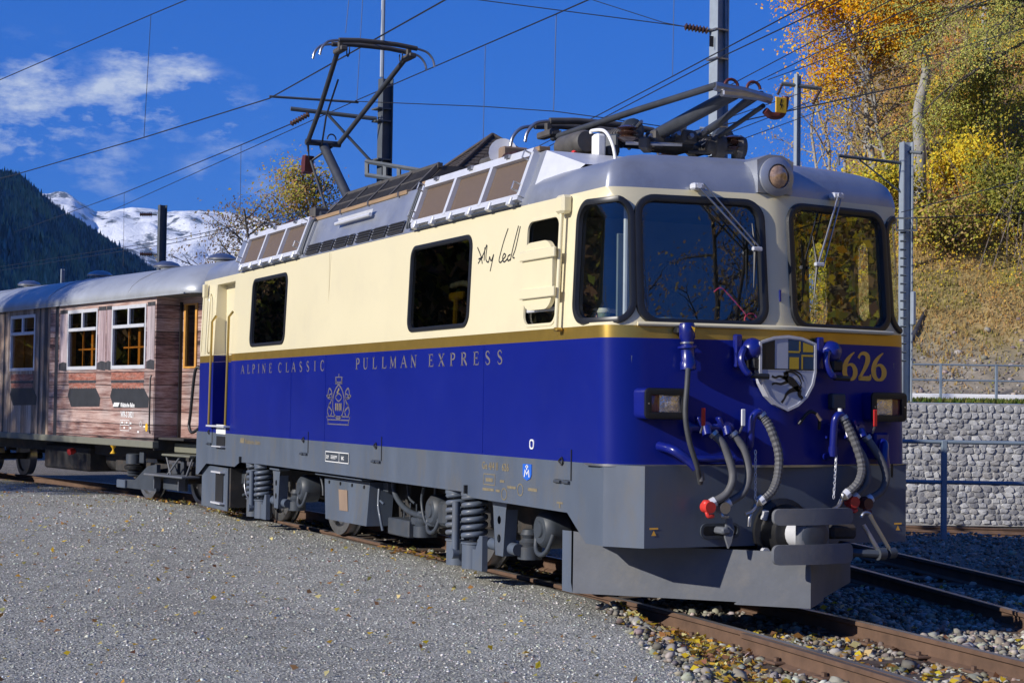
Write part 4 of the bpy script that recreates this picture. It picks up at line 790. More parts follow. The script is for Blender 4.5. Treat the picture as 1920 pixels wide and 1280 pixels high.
MB().tube([(-3.6,-.2,3.92),(-3.1,-.2,3.92)],.05,12).build('lift_cylinder','roofdark',pr)
# ================================================================ underframe and bogies
MB().box((0,0,.92),(10.6,2.3,.32)).build('underframe','under',loco,0)
MB().box((0,.1,.5),(2.2,1.3,.56),.03).build('transformer','under',loco)
for x_ in (-4.25,-1.95,1.95,4.25): MB().box((x_,.15,.5),(.9,.8,.5),.08).build('traction_motor','under',loco)
def helix(x,y,z0,z1,R,r,turns,n=14):
    P=[(x+R*math.cos(2*math.pi*turns*i/(turns*n)),y+R*math.sin(2*math.pi*turns*i/(turns*n)),z0+(z1-z0)*i/(turns*n)) for i in range(int(turns*n)+1)]
    return MB().tube(P,r,8)
def bogie(cx,first=True):
    for k,x in enumerate((cx-.24,cx+.10)):
        s_=helix(x,-1.20,.36,.74,.095,.0235,6).build('coil_spring','grey',loco,70)
        MB().lathe([(.105,0),(.105,.20),(.115,.205),(.115,.22)],(x,-1.2,.13),(0,0,1),22).build('spring_pot','grey',s_,40); MB().cyl((x,-1.2,.36),(x,-1.2,.74),.045).build('core','greydark',s_)
        MB().lathe([(.12,0),(.12,.03)],(x,-1.2,.74),(0,0,1),20).build('spring_seat','grey',s_,40)
    MB().cyl((cx-.09,-1.29,.22),(cx-.09,-1.29,.68),.035).cyl((cx-.09,-1.33,.24),(cx-.09,-1.27,.24),.045).build('damper','grey',loco)
    q=MB().prism([(0,.13),(.20,.13),(.20,.42),(.14,.42),(.06,.30),(.0,.30)],(cx+.20,-1.26,0),(1,0,0),(0,0,1),(0,.05,0)); q.build('spring_bracket','grey',loco)
    q=MB(); P=[(-.15,.36),(.15,.36),(.13,.30),(.085,-.08),(-.065,-.08),(-.12,.30)]; f=MB()
    hg=[[(.035*math.cos(t)+.0,.035*math.sin(t)+c) for t in np.linspace(0,2*math.pi,13)[:-1]] for c in (.21,.06)]
    lk=patch('swing_link',[(cx+.62+a,.36+b) for a,b in P],[[(cx+.62+a,.36+b) for a,b in h] for h in hg],[],lambda x,z,o=0:Vector((x,-1.21-o,z)),lambda x,z:(0,-1,0),'grey',loco)
    for sx in (-1,1): MB().add([(cx+.62+sx*.075,-1.21,.28),(cx+.62+sx*.125,-1.21,.66),(cx+.62+sx*.125,-1.10,.66),(cx+.62+sx*.075,-1.10,.28)],[(0,1,2,3)]).build('flange','grey',lk,0)
    MB().box((cx+.62,-1.17,.73),(.36,.14,.03),.008).build('bracket','grey',lk)
    MB().tube([(cx+.36,-1.17,.36),(cx+.80,-1.12,.34)],.05,14).build('traction_rod','grey',loco,50)
    # frame, axle boxes, wheelsets
    MB().box((cx,-.78,.56),(3.0,.10,.30),.02).box((cx,.78,.56),(3.0,.10,.30),.02).box((cx,0,.5),(.5,1.6,.3),.02).build('bogie_frame','under',loco)
    for dx in (-1.15,1.15):
        ax=cx+dx
        a=MB().lathe([(.0,0),(.11,0),(.145,.03),(.155,.07),(.155,.2)],(ax,-1.10,.53),(0,1,0),22).build('axle_box','greydark',loco,40)
        MB().lathe([(.06,0),(.07,.02)],(ax,-1.115,.53),(0,1,0),14).build('cover','greydark',a,40)
        MB().tube(spline([(ax-.15,-1.05,.50),(ax-.1,-1.08,.37),(ax,-1.09,.33),(ax+.1,-1.08,.37),(ax+.15,-1.05,.5)],4),.02).build('guide_strap','greydark',a,60)
        MB().lathe([(.10,0),(.10,.10),(.08,.11),(.09,.14),(.06,.17),(.08,.2),(.06,.24)],(ax-.38,-1.0,.26),(0,0,1),16).build('rubber_mount','greydark',a,40)
        w=MB()
        for sg in (-1,1): w.lathe([(.08,-.08),(.09,-.03),(.42,-.02),(.44,-.045),(.535,-.05),(.53,.05),(.565,.06),(.565,.085),(.45,.085),(.42,.05),(.09,.03),(.08,.08)],(ax,sg*.56,.535),(0,-sg,0),40)
        w=MB().cyl((ax,-.9,.535),(ax,.9,.535),.08).build('wheelset','under',loco)
        for sg in (-1,1): MB().lathe([(.09,-.03),(.42,-.02),(.44,-.06),(.53,-.065),(.535,.045),(.565,.055),(.565,.085),(.45,.085),(.42,.05),(.09,.03)],(ax,sg*.56,.535),(0,-sg,0),44).build('wheel','steel',w,30)
bogie(3.1); bogie(-3.1)
# battery box in the middle, hoses, boxes
MB().box((.0,-.35,.55),(1.6,1.0,.5),.02).build('equipment_box','under',loco)
R1=Matrix.Rotation(.16,3,'X')
bb=MB().prism([(-.90,.70),(.50,.72),(.56,.29),(-.70,.28)],(0,-1.24,0),(1,0,0),(0,.12,1),(0,.26,0)).build('battery_box','grey',loco)
MB().box((-.19,-1.19,.745),(1.45,.14,.02),.005).build('lid','grey',bb); MB().add([(-.39,-1.247+.12*.605,.605),(-.12,-1.247+.12*.61,.61),(-.02,-1.247+.12*.40,.40),(-.28,-1.247+.12*.395,.395)],[(0,1,2,3)]).build('sticker','brownpatch',bb,0)
for i in range(4): MB().cyl((-.72+.36*i,-1.17,.665),(-.72+.36*i,-1.15,.665),.018,8).build('bolt','black',bb)
MB().tube(spline([(.62,-1.1,.66),(.66,-1.12,.5),(.72,-1.12,.38),(.74,-1.1,.26)],4),.015).tube([(.60,-1.1,.56),(.76,-1.1,.52)],.012).build('latch_bar','grey',bb,60)
for P,r in (([(.75,-1.0,.74),(.80,-1.0,.62),(1.0,-1.0,.52),(1.3,-1.02,.47),(1.7,-1.05,.46),(2.3,-1.05,.45)],.028),([(1.0,-.95,.74),(1.05,-.95,.6),(1.2,-.95,.55)],.012),([(1.75,-1.08,.74),(1.7,-1.08,.6),(1.8,-1.08,.42),(2.0,-1.06,.4)],.016),([(1.95,-1.05,.74),(1.98,-1.05,.6),(2.2,-1.05,.5)],.014)): MB().tube(spline(P,6),r).build('pipe','greydark',loco,60)
MB().box((1.15,-.95,.32),(.55,.3,.16),.01).build('drip_tray','greydark',loco); MB().box((1.5,-1.02,.40),(.2,.1,.07),.01).build('pipe_clamp','greydark',loco)
for k in range(3): MB().tube([(.98+.16*k,-.97,.40),(.98+.16*k,-.97,.55)],.008).build('tray_rod','greydark',loco)
MB().box((.65,-1.0,.68),(.12,.1,.1),.01).build('valve','greydark',loco); MB().box((2.2,-1.05,.52),(.16,.1,.22),.03).build('valve','greydark',loco)
MB().tube(spline([(-4.0,-1.1,.68),(-4.1,-1.12,.5),(-4.0,-1.12,.34),(-3.85,-1.1,.3)],5),.012).build('pipe','steel',loco,60); MB().tube(spline([(-1.2,-1.1,.7),(-1.12,-1.1,.6),(-1.1,-1.1,.5)],5),.014).build('pipe','greydark',loco,60)
# rear step box
sb=MB().box((-4.98,-1.26,.39),(1.25,.03,.54),.008).build('step_plate','grey',loco); MB().box((-4.70,-1.278,.40),(.36,.012,.42)).build('step_opening','black',sb); MB().box((-4.68,-1.29,.21),(.46,.10,.02)).build('tread','alu',sb); MB().box((-4.68,-1.29,.60),(.46,.10,.02)).build('tread','alu',sb); MB().box((-4.28,-1.1,.42),(.05,.32,.5),.005).build('step_side','under',sb)
# ================================================================ carriage
def woodmat(name,c1,c2,c3,horizontal=True,plank=.19):
    m=bpy.data.materials.new(name); m.use_nodes=True; t=m.node_tree; b=t.nodes['Principled BSDF']; b.inputs['Roughness'].default_value=.42
    tcn=N(t,'ShaderNodeTexCoord'); mp_=N(t,'ShaderNodeMapping'); t.links.new(tcn.outputs['Object'],mp_.inputs[0]); mp_.inputs['Scale'].default_value=(.5,1,10) if horizontal else (10,1,.5)
    n1=N(t,'ShaderNodeTexNoise'); n1.inputs['Scale'].default_value=3.4; n1.inputs['Detail'].default_value=11; n1.inputs['Roughness'].default_value=.74; t.links.new(mp_.outputs[0],n1.inputs['Vector'])
    sx=N(t,'ShaderNodeSeparateXYZ'); t.links.new(tcn.outputs['Object'],sx.inputs[0]); ax=sx.outputs['Z' if horizontal else 'X']
    dv=N(t,'ShaderNodeMath',operation='DIVIDE'); t.links.new(ax,dv.inputs[0]); dv.inputs[1].default_value=plank
    fl=N(t,'ShaderNodeMath',operation='FLOOR'); t.links.new(dv.outputs[0],fl.inputs[0]); frn=N(t,'ShaderNodeMath',operation='FRACT'); t.links.new(dv.outputs[0],frn.inputs[0])
    wn=N(t,'ShaderNodeTexWhiteNoise',noise_dimensions='1D'); t.links.new(fl.outputs[0],wn.inputs['W'])
    ad=N(t,'ShaderNodeMath',operation='MULTIPLY_ADD'); t.links.new(wn.outputs['Value'],ad.inputs[0]); ad.inputs[1].default_value=.22; t.links.new(n1.outputs[0],ad.inputs[2])
    cr_=N(t,'ShaderNodeValToRGB'); e=cr_.color_ramp.elements; e[0].position=.43; e[0].color=(*c1,1); e[1].position=.80; e[1].color=(*c3,1); x=e.new(.57); x.color=(*c2,1); t.links.new(ad.outputs[0],cr_.inputs[0])
    gr=N(t,'ShaderNodeMath',operation='LESS_THAN'); t.links.new(frn.outputs[0],gr.inputs[0]); gr.inputs[1].default_value=.055
    n2=N(t,'ShaderNodeTexNoise'); n2.inputs['Scale'].default_value=1.1; n2.inputs['Detail'].default_value=7; t.links.new(tcn.outputs['Object'],n2.inputs['Vector'])
    r2=N(t,'ShaderNodeMapRange'); r2.inputs[1].default_value=.42; r2.inputs[2].default_value=.62; r2.inputs[3].default_value=.0; r2.inputs[4].default_value=.75; t.links.new(n2.outputs[0],r2.inputs[0])
    mg=N(t,'ShaderNodeMixRGB'); t.links.new(r2.outputs[0],mg.inputs[0]); t.links.new(cr_.outputs[0],mg.inputs[1]); hsv=N(t,'ShaderNodeHueSaturation'); hsv.inputs['Saturation'].default_value=.45; hsv.inputs['Value'].default_value=.75; t.links.new(cr_.outputs[0],hsv.inputs['Color']); t.links.new(hsv.outputs[0],mg.inputs[2])
    m2=N(t,'ShaderNodeMixRGB'); t.links.new(gr.outputs[0],m2.inputs[0]); t.links.new(mg.outputs[0],m2.inputs[1]); m2.inputs[2].default_value=(.018,.013,.013,1)
    t.links.new(m2.outputs[0],b.inputs['Base Color']); MATS[name]=m
woodmat('woodprint',(.018,.011,.011),(.25,.125,.10),(.60,.45,.39)); woodmat('woodprintv',(.018,.013,.011),(.25,.155,.105),(.62,.49,.37),False,.16)
woodmat('shutter',(.24,.16,.165),(.43,.33,.34),(.60,.50,.51),False,.13)
pmat('logdark',(.035,.035,.04),.6,var=.5,vs=6,stretch=(6,1,.5),stain=(.12,.11,.12),ss=3,sa=.6); pmat('boxshadow',(.028,.03,.034),.5,var=.3,vs=5); pmat('redboard',(.32,.115,.075),.55,var=.6,vs=5,stretch=(2,1,9),stain=(.42,.29,.24),ss=2.2,sa=.9)
pmat('orangewood',(.62,.30,.06),.5,var=.2,vs=8); pmat('sill',(.165,.165,.125),.6,var=.18,vs=3,stain=(.08,.08,.07),ss=3,sa=.5)
car=empty('carriage',(-6.55,0,0),.2016,'old dining carriage wrapped in a print of weathered wooden boards behind the locomotive','carriage')
def cs(x,z,o=0.): return Vector((x,-1.32-o,z))
cn=lambda x,z:(0,-1,0)
CWX=[(-2.65,-1.47),(-4.38,-3.23),(-6.93,-5.83),(-8.75,-7.6),(-10.6,-9.45),(-12.4,-11.25)]
holes=[[(a,1.975),(b,1.975),(b,2.86),(a,2.86)] for a,b in CWX]
patch('side_wall',[(-5.15,.915),(-1.12,.915),(-1.12,3.02),(-5.15,3.02)],holes[:2],[],cs,cn,'woodprint',car)
patch('side_wall',[(-14.5,.915),(-5.15,.915),(-5.15,3.02),(-14.5,3.02)],holes[2:],[],cs,cn,'woodprintv',car)
MB().add([(-14.5,1.32,.9),(-.2,1.32,.9),(-.2,1.32,2.95),(-14.5,1.32,2.95)],[(0,1,2,3)]).build('far_wall','under',car,0)
MB().add([(-14.5,1.32,2.95),(-.2,1.32,2.95),(-.2,1.32,3.02),(-14.5,1.32,3.02)],[(0,1,2,3)]).build('far_wall','woodprint',car,0)
for a,b in ((-1.12,-.2),(-3.23,-2.65),(-5.83,-4.38),(-7.6,-6.93),(-9.45,-8.75),(-14.5,-10.6)): MB().add([(a,1.30,1.95),(b,1.30,1.95),(b,1.30,2.9),(a,1.30,2.9)],[(0,1,2,3)]).build('far_pillar','orangewood',car,0)
MB().add([(-1.12,-1.32,.82),(-1.12,-.96,.82),(-1.12,-.96,3.0),(-1.12,-1.32,3.0)],[(0,1,2,3)]).build('corner_wall','woodprint',car,0)
vw=[(-.92,1.97),(-.56,1.97),(-.56,2.86),(-.92,2.86)]
vd=patch('entrance_door',[(-1.12,.88),(-.22,.88),(-.22,3.0),(-1.12,3.0)],[vw],[],lambda x,z,o=0:Vector((x,-.96-o,z)),cn,'woodprint',car)
MB().sweep(vw,lambda x,z,o=0:Vector((x,-.96-o,z)),[(-.03,-.02),(-.03,.02),(.03,.02),(.03,-.02)]).build('window_frame','orangewood',vd,0); patch('pane',vw,[],[],lambda x,z,o=0:Vector((x,-.95-o,z)),cn,'glassdark',vd)
MB().add([(-.22,-.96,.88),(-.22,.96,.88),(-.22,.96,3.0),(-.22,-.96,3.0)],[(0,1,2,3)]).build('end_wall','woodprint',car,0)
MB().box((-1.02,-.985,1.9),(.02,.04,2.0)).build('door_post','black',vd)
MB().tube(spline([(-.22,-1.06,1.95),(-.30,-1.1,1.9),(-.42,-1.1,1.3),(-.45,-1.1,1.15),(-.36,-1.1,1.06),(-.22,-1.06,1.12)],6),.022).build('gangway_cable','black',car,60)
MB().tube([(-1.16,-1.36,1.85),(-1.15,-1.38,1.8),(-1.15,-1.38,1.08),(-1.16,-1.36,1.03)],.012).build('handrail','black',car)
MB().box((-7.3,0,.96),(14,2.5,.03)).build('floor','under',car); MB().box((-7.3,.0,1.45),(14,.9,.8)).build('seat_block','interior',car)
# windows with their frames, transom and the wooden bars of the far side
for i,(a,b) in enumerate(CWX[:4]):
    f=MB().sweep(holes[i],cs,[(-.035,-.03),(-.035,.012),(.03,.012),(.03,-.03)]).build('window','alu',car,0)
    MB().box(((a+b)/2,-1.322,2.575),(b-a-.06,.04,.05),.004).build('transom','alu',f); MB().box(((a+b)/2,-1.321,2.72),(.05,.035,.25),.004).build('mullion','alu',f)
    patch('pane',holes[i],[],[],lambda x,z,o=0:Vector((x,-1.30-o,z)),cn,'glasscoach',f)
    for x,w in (((a+b)/2+.13,.075),((a+b)/2-.22,.022),((a+b)/2+.47,.022)):
        MB().box((x,-1.20 if w>.03 else -1.21,2.28),(w,.03,.60)).build('glazing_bar','orangewood',f)
    MB().box(((a+b)/2+.1,-1.205,2.27),(b-a-.15,.03,.025)).build('glazing_bar','orangewood',f)
# printed details of the wrap: shutters, ledges, boards, box shadows
def decal(nm,P,mat,o=.002,par=None): return MB().add([cs(x,z,o) for x,z in P],[tuple(range(len(P)))]).build(nm,mat,par or car,0)
for a,b in ((-4.74,-4.43),(-3.19,-2.905),(-2.885,-2.70),(-1.42,-1.16)):
    decal('printed_shutter',[(a,2.05),(b,2.05),(b,2.87),(a,2.87)],'shutter'); decal('printed_shutter_end',[(a-.01,1.95),(b+.01,1.93),(b+.01,2.06),((a+b)/2,2.08),(a-.01,2.05)],'logdark',.003); decal('printed_shutter_top',[(a,2.84),(b,2.84),(b,2.90),(a,2.90)],'logdark',.003)
for a,b in ((-4.33,-3.24),(-2.67,-1.49),(-6.9,-5.85)):
    decal('printed_board',[(a,1.79),(b,1.79),(b,1.90),(a,1.90)],'redboard'); n=11
    P=[(a+.02,1.745),(b-.02,1.745)]; z=[(b-.02-(b-a-.04)*k/(2*n),1.685 if k%2 else 1.655) for k in range(2*n+1)]
    decal('printed_fringe',[(a+.02,1.745)]+z[::-1]+[(b-.02,1.745)],'redboard'); decal('printed_ledge',[(a,1.745),(b,1.745),(b,1.785),(a,1.785)],'logdark')
    decal('printed_box_shadow',[(a+.05,1.67),(b,1.67),(b+.18,1.52),(b+.16,1.39),(a+.13,1.375),(a-.02,1.55)],'boxshadow',.0015)  # flower box shadow, printed on the wrap as a dark grey shape
for x in (-5.33,-4.86): decal('printed_log_column',[(x-.07,.92),(x+.07,.92),(x+.07,2.98),(x-.07,2.98)],'logdark')
for x in (-7.25,-5.6): decal('printed_log_column',[(x-.04,.92),(x+.04,.92),(x+.04,2.98),(x-.04,2.98)],'logdark')
decal('owner_mark',[(-2.58,1.395),(-2.38,1.395),(-2.33,1.455),(-2.53,1.455)],'white',.004)
text('owner_lettering','Rhätische Bahn',.085,'white',car,(-2.29,-1.3245,1.395),(1,0,0),(0,0,1),sx=.95,bold=.003); text('number_lettering','WR-S 3821',.12,'white',car,(-2.28,-1.3245,1.245),(1,0,0),(0,0,1),sx=.83,bold=.003)
q=MB()
for P in ([(-2.29,1.05),(-1.97,1.05)],[(-2.29,1.2),(-1.97,1.2)],[(-2.29,1.05),(-2.29,1.2)],[(-1.97,1.05),(-1.97,1.2)],[(-2.29,1.13),(-1.97,1.13)],[(-2.13,1.13),(-2.13,1.2)]): ribbon(q,P,.008,cs,.004)
for x,z in ((-2.22,1.165),(-2.06,1.165),(-2.14,1.09),(-1.92,1.16),(-1.92,1.09),(-1.44,1.12),(-1.65,1.04)): ribbon(q,[(x-.03,z),(x+.03,z)],.025,cs,.004)
ribbon(q,[(-1.57+.035*math.cos(t),1.155+.035*math.sin(t)) for t in np.linspace(0,2*math.pi,13)],.008,cs,.004); q.build('data_lettering','white',car,0)['kind']='stuff'
decal('yellow_dot',[(-1.37+.045*math.cos(t),1.11+.06*math.sin(t)) for t in np.linspace(0,2*math.pi,17)[:-1]],'yellow',.004)
# roof with rain strip and mushroom vents
prof=[(-1.375,2.975),(-1.385,3.0),(-1.375,3.06),(-1.32,3.15),(-1.2,3.25),(-1.0,3.36),(-.7,3.455),(-.35,3.515),(0,3.535)]; prof=prof+[(-y,z) for y,z in prof[:-1]][::-1]
q=MB(); xs=[(-14.6,1),(-.75,1),(-.45,.985),(-.25,.95),(-.1,.88),(0,.76),(.06,.6)]; k=len(prof)
for x,s in xs:
    for y,z in prof: q.v.append((x,y*(1-(1-s)*.35),2.975+(z-2.975)*s))
for i in range(len(xs)-1):
    for j in range(k-1): q.f.append((i*k+j,i*k+j+1,(i+1)*k+j+1,(i+1)*k+j))
q.f.append(tuple((len(xs)-1)*k+j for j in range(k)))
crf=q.build('carriage_roof','silverroof',car,40)
MB().box((-7.3,-1.38,2.972),(14.4,.03,.02)).build('rain_strip','silverroof',crf); MB().box((-7.3,0,2.97),(14.4,2.6,.01)).build('ceiling','interior',crf)
for x in (-2.0,-5.2,-8.4): MB().tube([(x,y,z+.004) for y,z in prof[2:-2]],.008,6).build('roof_seam','silverroof',crf,60)
for x in (-1.45,-3.35,-6.0,-9.3):
    v=MB().lathe([(.09,0),(.09,.05),(.12,.055)],(x,-.15,3.51),(0,0,1),18).build('roof_ventilator','white',car,40); MB().lathe([(.10,0),(.21,.01),(.215,.03),(.17,.075),(.08,.105),(0,.11)],(x,-.15,3.57),(0,0,1),22).build('cap','steel',v,40)
# underframe
MB().box((-7.9,-1.30,.87),(13.6,.10,.10),.008).build('sole_bar','sill',car); MB().box((-.65,-.99,.83),(.86,.06,.13),.005).build('buffer_beam','sill',car); MB().box((-.22,0,.85),(.1,2.1,.2),.01).build('end_beam','sill',car)
MB().box((-1.12,-1.14,.86),(.02,.36,.14)).build('end_plate','under',car)
MB().box((-7.4,0,.78),(13.4,1.7,.3)).build('frame','under',car); MB().box((-5.3,-.55,.55),(1.9,.8,.4),.03).build('equipment_box','under',car); MB().lathe([(.0,0),(.2,.02),(.22,.06),(.22,.9),(.2,.94),(0,.96)],(-4.3,-.5,.58),(1,0,0),18).build('air_tank','under',car,40)
MB().lathe([(.03,0),(.05,.04),(.05,.12)],(-4.55,-1.1,.68),(.3,-1,-.2),12).build('red_plug','redpart',car); MB().lathe([(.05,0),(.015,.05),(.015,.07),(.05,.12)],(-2.55,-1.31,.70),(0,0,1),10).build('yellow_marker','yellow',car)
for bx in (-1.9,-12.0):
    a=MB().box((bx,-.95,.50),(2.6,.08,.16),.01).build('bogie_frame','under',car); MB().box((bx,.95,.5),(2.6,.08,.16),.01).build('bogie_frame','under',car)
    for dx in (-.9,.9):
        ax=MB().cyl((bx+dx,-.85,.37),(bx+dx,.85,.37),.06).build('wheelset','under',car)
        for sg in (-1,1): MB().lathe([(.07,-.03),(.28,-.02),(.3,-.06),(.365,-.065),(.37,.045),(.395,.055),(.395,.085),(.3,.085),(.28,.05),(.07,.03)],(bx+dx,sg*.56,.37),(0,-sg,0),36).build('wheel','steel',ax,30)
    s=MB().lathe([(.12,0),(.12,.14),(.10,.15)],(bx-.32,-1.12,.56),(0,0,1),18).build('spring_unit','greydark',car,40)
    MB().lathe([(.13,0),(.145,.03),(.145,.06),(.1,.08)],(bx-.32,-1.12,.47),(0,0,1),18).build('bellows','black',s,40); MB().lathe([(.07,0),(.11,.02),(.07,.04),(.11,.07),(.07,.1)],(bx-.32,-1.12,.37),(0,0,1),18).build('rubber_rings','greydark',s,40)
    MB().prism([(-.75,.20),(-.05,.20),(.55,.20),(.55,.58),(.25,.55),(-.2,.33),(-.55,.32),(-.75,.30)],(bx,-1.16,0),(1,0,0),(0,0,1),(0,.06,0)).build('swing_beam','greydark',car); MB().box((bx-.62,-1.17,.255),(.30,.06,.12),.01).build('beam_end','grey',car)
    MB().box((bx+.02,-1.14,.66),(.14,.05,.16),.01).build('bracket','greydark',car)
# entrance steps
st=MB().box((-.52,-1.12,.735),(.9,.30,.03),.01).build('entrance_steps','sill',car); MB().box((-.78,-1.2,.445),(1.25,.28,.03),.01).build('lower_tread','plowgrey',st)
for x0,x1 in ((-.95,-.75),(-.5,-.85),(-.1,-.25)): MB().tube([(x0,-1.2,.72),(x1,-1.22,.46)],.014).build('step_strut','plowgrey',st)
for x in (-1.35,-.55): MB().box((x,-1.15,.34),(.02,.1,.2)).build('step_hanger','plowgrey',st)
MB().box((-.95,-1.05,.32),(.7,.06,.18),.01).box((-.9,-1.06,.54),(.16,.08,.16),.01).box((-.7,-1.05,.56),(.1,.06,.2),.01).build('brake_block','greydark',car)
MB().lathe([(.10,0),(.10,.3),(.13,.32)],(-.2,0,.62),(1,0,0),16).build('buffer','under',car,40)
# ================================================================ person in the cab
def person():
    J={'pel':((4.57,-.66,1.68),.13),'ab':((4.58,-.72,1.87),.135),'ch':((4.61,-.86,2.09),.145),'nk':((4.64,-1.02,2.28),.06),'hd0':((4.65,-1.07,2.33),.07),
       'sl':((4.62,-1.05,2.17),.066),'el':((4.90,-1.14,2.03),.048),'wl':((5.16,-1.11,2.15),.033),'sr':((4.67,-.63,2.18),.07),'er':((4.9,-.5,2.0),.05),'wr':((5.14,-.55,1.98),.034),
       'hl':((4.6,-.76,1.66),.10),'kl':((5.0,-.82,1.66),.075),'al':((5.05,-.82,1.27),.05),'hr':((4.6,-.54,1.66),.10),'kr':((5.0,-.5,1.66),.075),'ar':((5.05,-.5,1.27),.05)}
    E=[('pel','ab'),('ab','ch'),('ch','nk'),('nk','hd0'),('ch','sl'),('sl','el'),('el','wl'),('ch','sr'),('sr','er'),('er','wr'),('pel','hl'),('hl','kl'),('kl','al'),('pel','hr'),('hr','kr'),('kr','ar')]
    K=list(J); me=bpy.data.meshes.new('body'); me.from_pydata([J[k][0] for k in K],[(K.index(a),K.index(b)) for a,b in E],[])
    o=bpy.data.objects.new('tmp',me); COL.objects.link(o); md=o.modifiers.new('s','SKIN'); 
    for i,k in enumerate(K): sv_=me.skin_vertices[0].data[i]; sv_.radius=(J[k][1],J[k][1]); sv_.use_root=(i==0)
    o.modifiers.new('d','SUBSURF').levels=2; dg=bpy.context.evaluated_depsgraph_get(); m2=bpy.data.meshes.new_from_object(o.evaluated_get(dg)); bpy.data.objects.remove(o); m2.name='person'
    p=link('person',m2,'cloth',None,60); tag(p,'driver in dark clothes seated in the cab behind the wing mirror','person')
    # head: one lathe shaped with jaw, nose, ears
    h=MB(); c=Vector((4.67,-1.12,2.42)); nR,nA=14,18
    for i in range(nR+1):
        t=math.pi*i/nR
        for j in range(nA):
            a=2*math.pi*j/nA; x,y,z=math.sin(t)*math.cos(a),math.sin(t)*math.sin(a),math.cos(t)
            sx=.098; sy=.078*(1-.25*max(0,-z)); sz=.118; px=x*sx+(.012 if z<-.3 and x>0 else 0)
            if abs(y)<.25 and x>.6 and -.35<z<.05: px+=.018*(1-abs(y)/.25)
            h.v.append(tuple(c+Matrix.Rotation(-.5,3,'Z')@Vector((px,y*sy,z*sz))))
    for i in range(nR):
        for j in range(nA): h.f.append((i*nA+j,i*nA+(j+1)%nA,(i+1)*nA+(j+1)%nA,(i+1)*nA+j))
    h.build('head','skin',p,80)
    hr=MB().lathe([(.02,.13),(.07,.115),(.098,.07),(.106,.02),(.1,-.02)],tuple(c+Vector((-.018,.008,0))),(0,0,1),18).build('hair','black',p,70)
    for s in (-1,1): MB().lathe([(.005,0),(.024,.008),(.02,.02)],tuple(c+Vector((-.01,s*.075,0))),(0,s,0),10).build('ear','skin',p,60); MB().lathe([(.002,0),(.012,.004),(.002,.01)],tuple(c+Matrix.Rotation(-.5,3,'Z')@Vector((.088,s*.033,.01))),(1,-.4,0),8).build('eye','white',p,60)
    MB().box(c+Matrix.Rotation(-.5,3,'Z')@Vector((.092,0,-.06)),(.012,.045,.012),.004).build('mouth','redpart',p)
    # hands
    for base,dirv,upv in ((Vector((5.16,-1.11,2.15)),Vector((.55,-.06,.26)),1),(Vector((5.14,-.55,1.98)),Vector((.8,-.1,.1)),0)):
        d=dirv.normalized(); sdv=d.cross(Vector((0,0,1))).normalized(); q=MB(); q.tube([base-d*.02,base+d*.04,base+d*.08],.03,10,True,[.03,.042,.036])
        for k,(off,L) in enumerate(((-.03,.066),(-.010,.076),(.010,.072),(.03,.058))):
            a=base+d*.075+sdv*off; b_=a+d*L*.45+Vector((0,0,-.004)); cc=b_+d*L*.35+Vector((.0,0,-.028)); e=cc+Vector((-.008,0,-.026)); q.tube([a,b_,cc,e],.0095,8,True,[.0105,.010,.009,.007])
        t=base+d*.03-sdv*.035; q.tube([t,t+d*.035-sdv*.022,t+d*.065-sdv*.018+Vector((0,0,-.02))],.011,8,True,[.013,.012,.008]); q.build('hand','skin',p,60)
    return p
person()
cup=MB().lathe([(.0,0),(.036,0),(.046,.10),(.046,.11)],(5.34,-1.13,2.09),(0,0,1),18).build('coffee_cup','cup',None,40); tag(cup,'green coffee cup with cream lid held at the corner window','cup')
MB().lathe([(.05,0),(.052,.012),(.045,.02),(.04,.035),(0,.036)],(5.34,-1.13,2.195),(0,0,1),18).build('lid','cuplid',cup,40)
# ================================================================ the place: ground, tracks
def bulk(name,V,F,cols,mat,smooth=False):      # many small pieces at once: V (n,k,3), F template faces, cols (n,3)
    n,k,_=V.shape; F=np.asarray(F); fk=F.shape[1]
    me=bpy.data.meshes.new(name); me.vertices.add(n*k); me.vertices.foreach_set('co',V.reshape(-1).astype(np.float32))
    idx=(np.arange(n)[:,None,None]*k+F[None]).reshape(-1); nf=n*len(F)
    me.loops.add(len(idx)); me.loops.foreach_set('vertex_index',idx.astype(np.int32)); me.polygons.add(nf); me.polygons.foreach_set('loop_start',(np.arange(nf)*fk).astype(np.int32)); me.polygons.foreach_set('loop_total',np.full(nf,fk,np.int32))
    if smooth: me.polygons.foreach_set('use_smooth',np.ones(nf,bool))
    me.update(calc_edges=True)
    if cols is not None:
        a=me.color_attributes.new('Col','FLOAT_COLOR','POINT'); c=np.ones((n*k,4),np.float32); c[:,:3]=np.repeat(cols,k,0); a.data.foreach_set('color',c.reshape(-1))
    me.materials.append(MATS[mat]); o=bpy.data.objects.new(name,me); COL.objects.link(o); return o
OCT=np.array([(1,0,0),(-1,0,0),(0,1,0),(0,-1,0),(0,0,1),(0,0,-1)],float); OCTF=[(0,2,4),(2,1,4),(1,3,4),(3,0,4),(2,0,5),(1,2,5),(3,1,5),(0,3,5)]
_p=(1+5**.5)/2; ICO=np.array([(-1,_p,0),(1,_p,0),(-1,-_p,0),(1,-_p,0),(0,-1,_p),(0,1,_p),(0,-1,-_p),(0,1,-_p),(_p,0,-1),(_p,0,1),(-_p,0,-1),(-_p,0,1)],float)/1.9
ICOF=[(0,11,5),(0,5,1),(0,1,7),(0,7,10),(0,10,11),(1,5,9),(5,11,4),(11,10,2),(10,7,6),(7,1,8),(3,9,4),(3,4,2),(3,2,6),(3,6,8),(3,8,9),(4,9,5),(2,4,11),(6,2,10),(8,6,7),(9,8,1)]
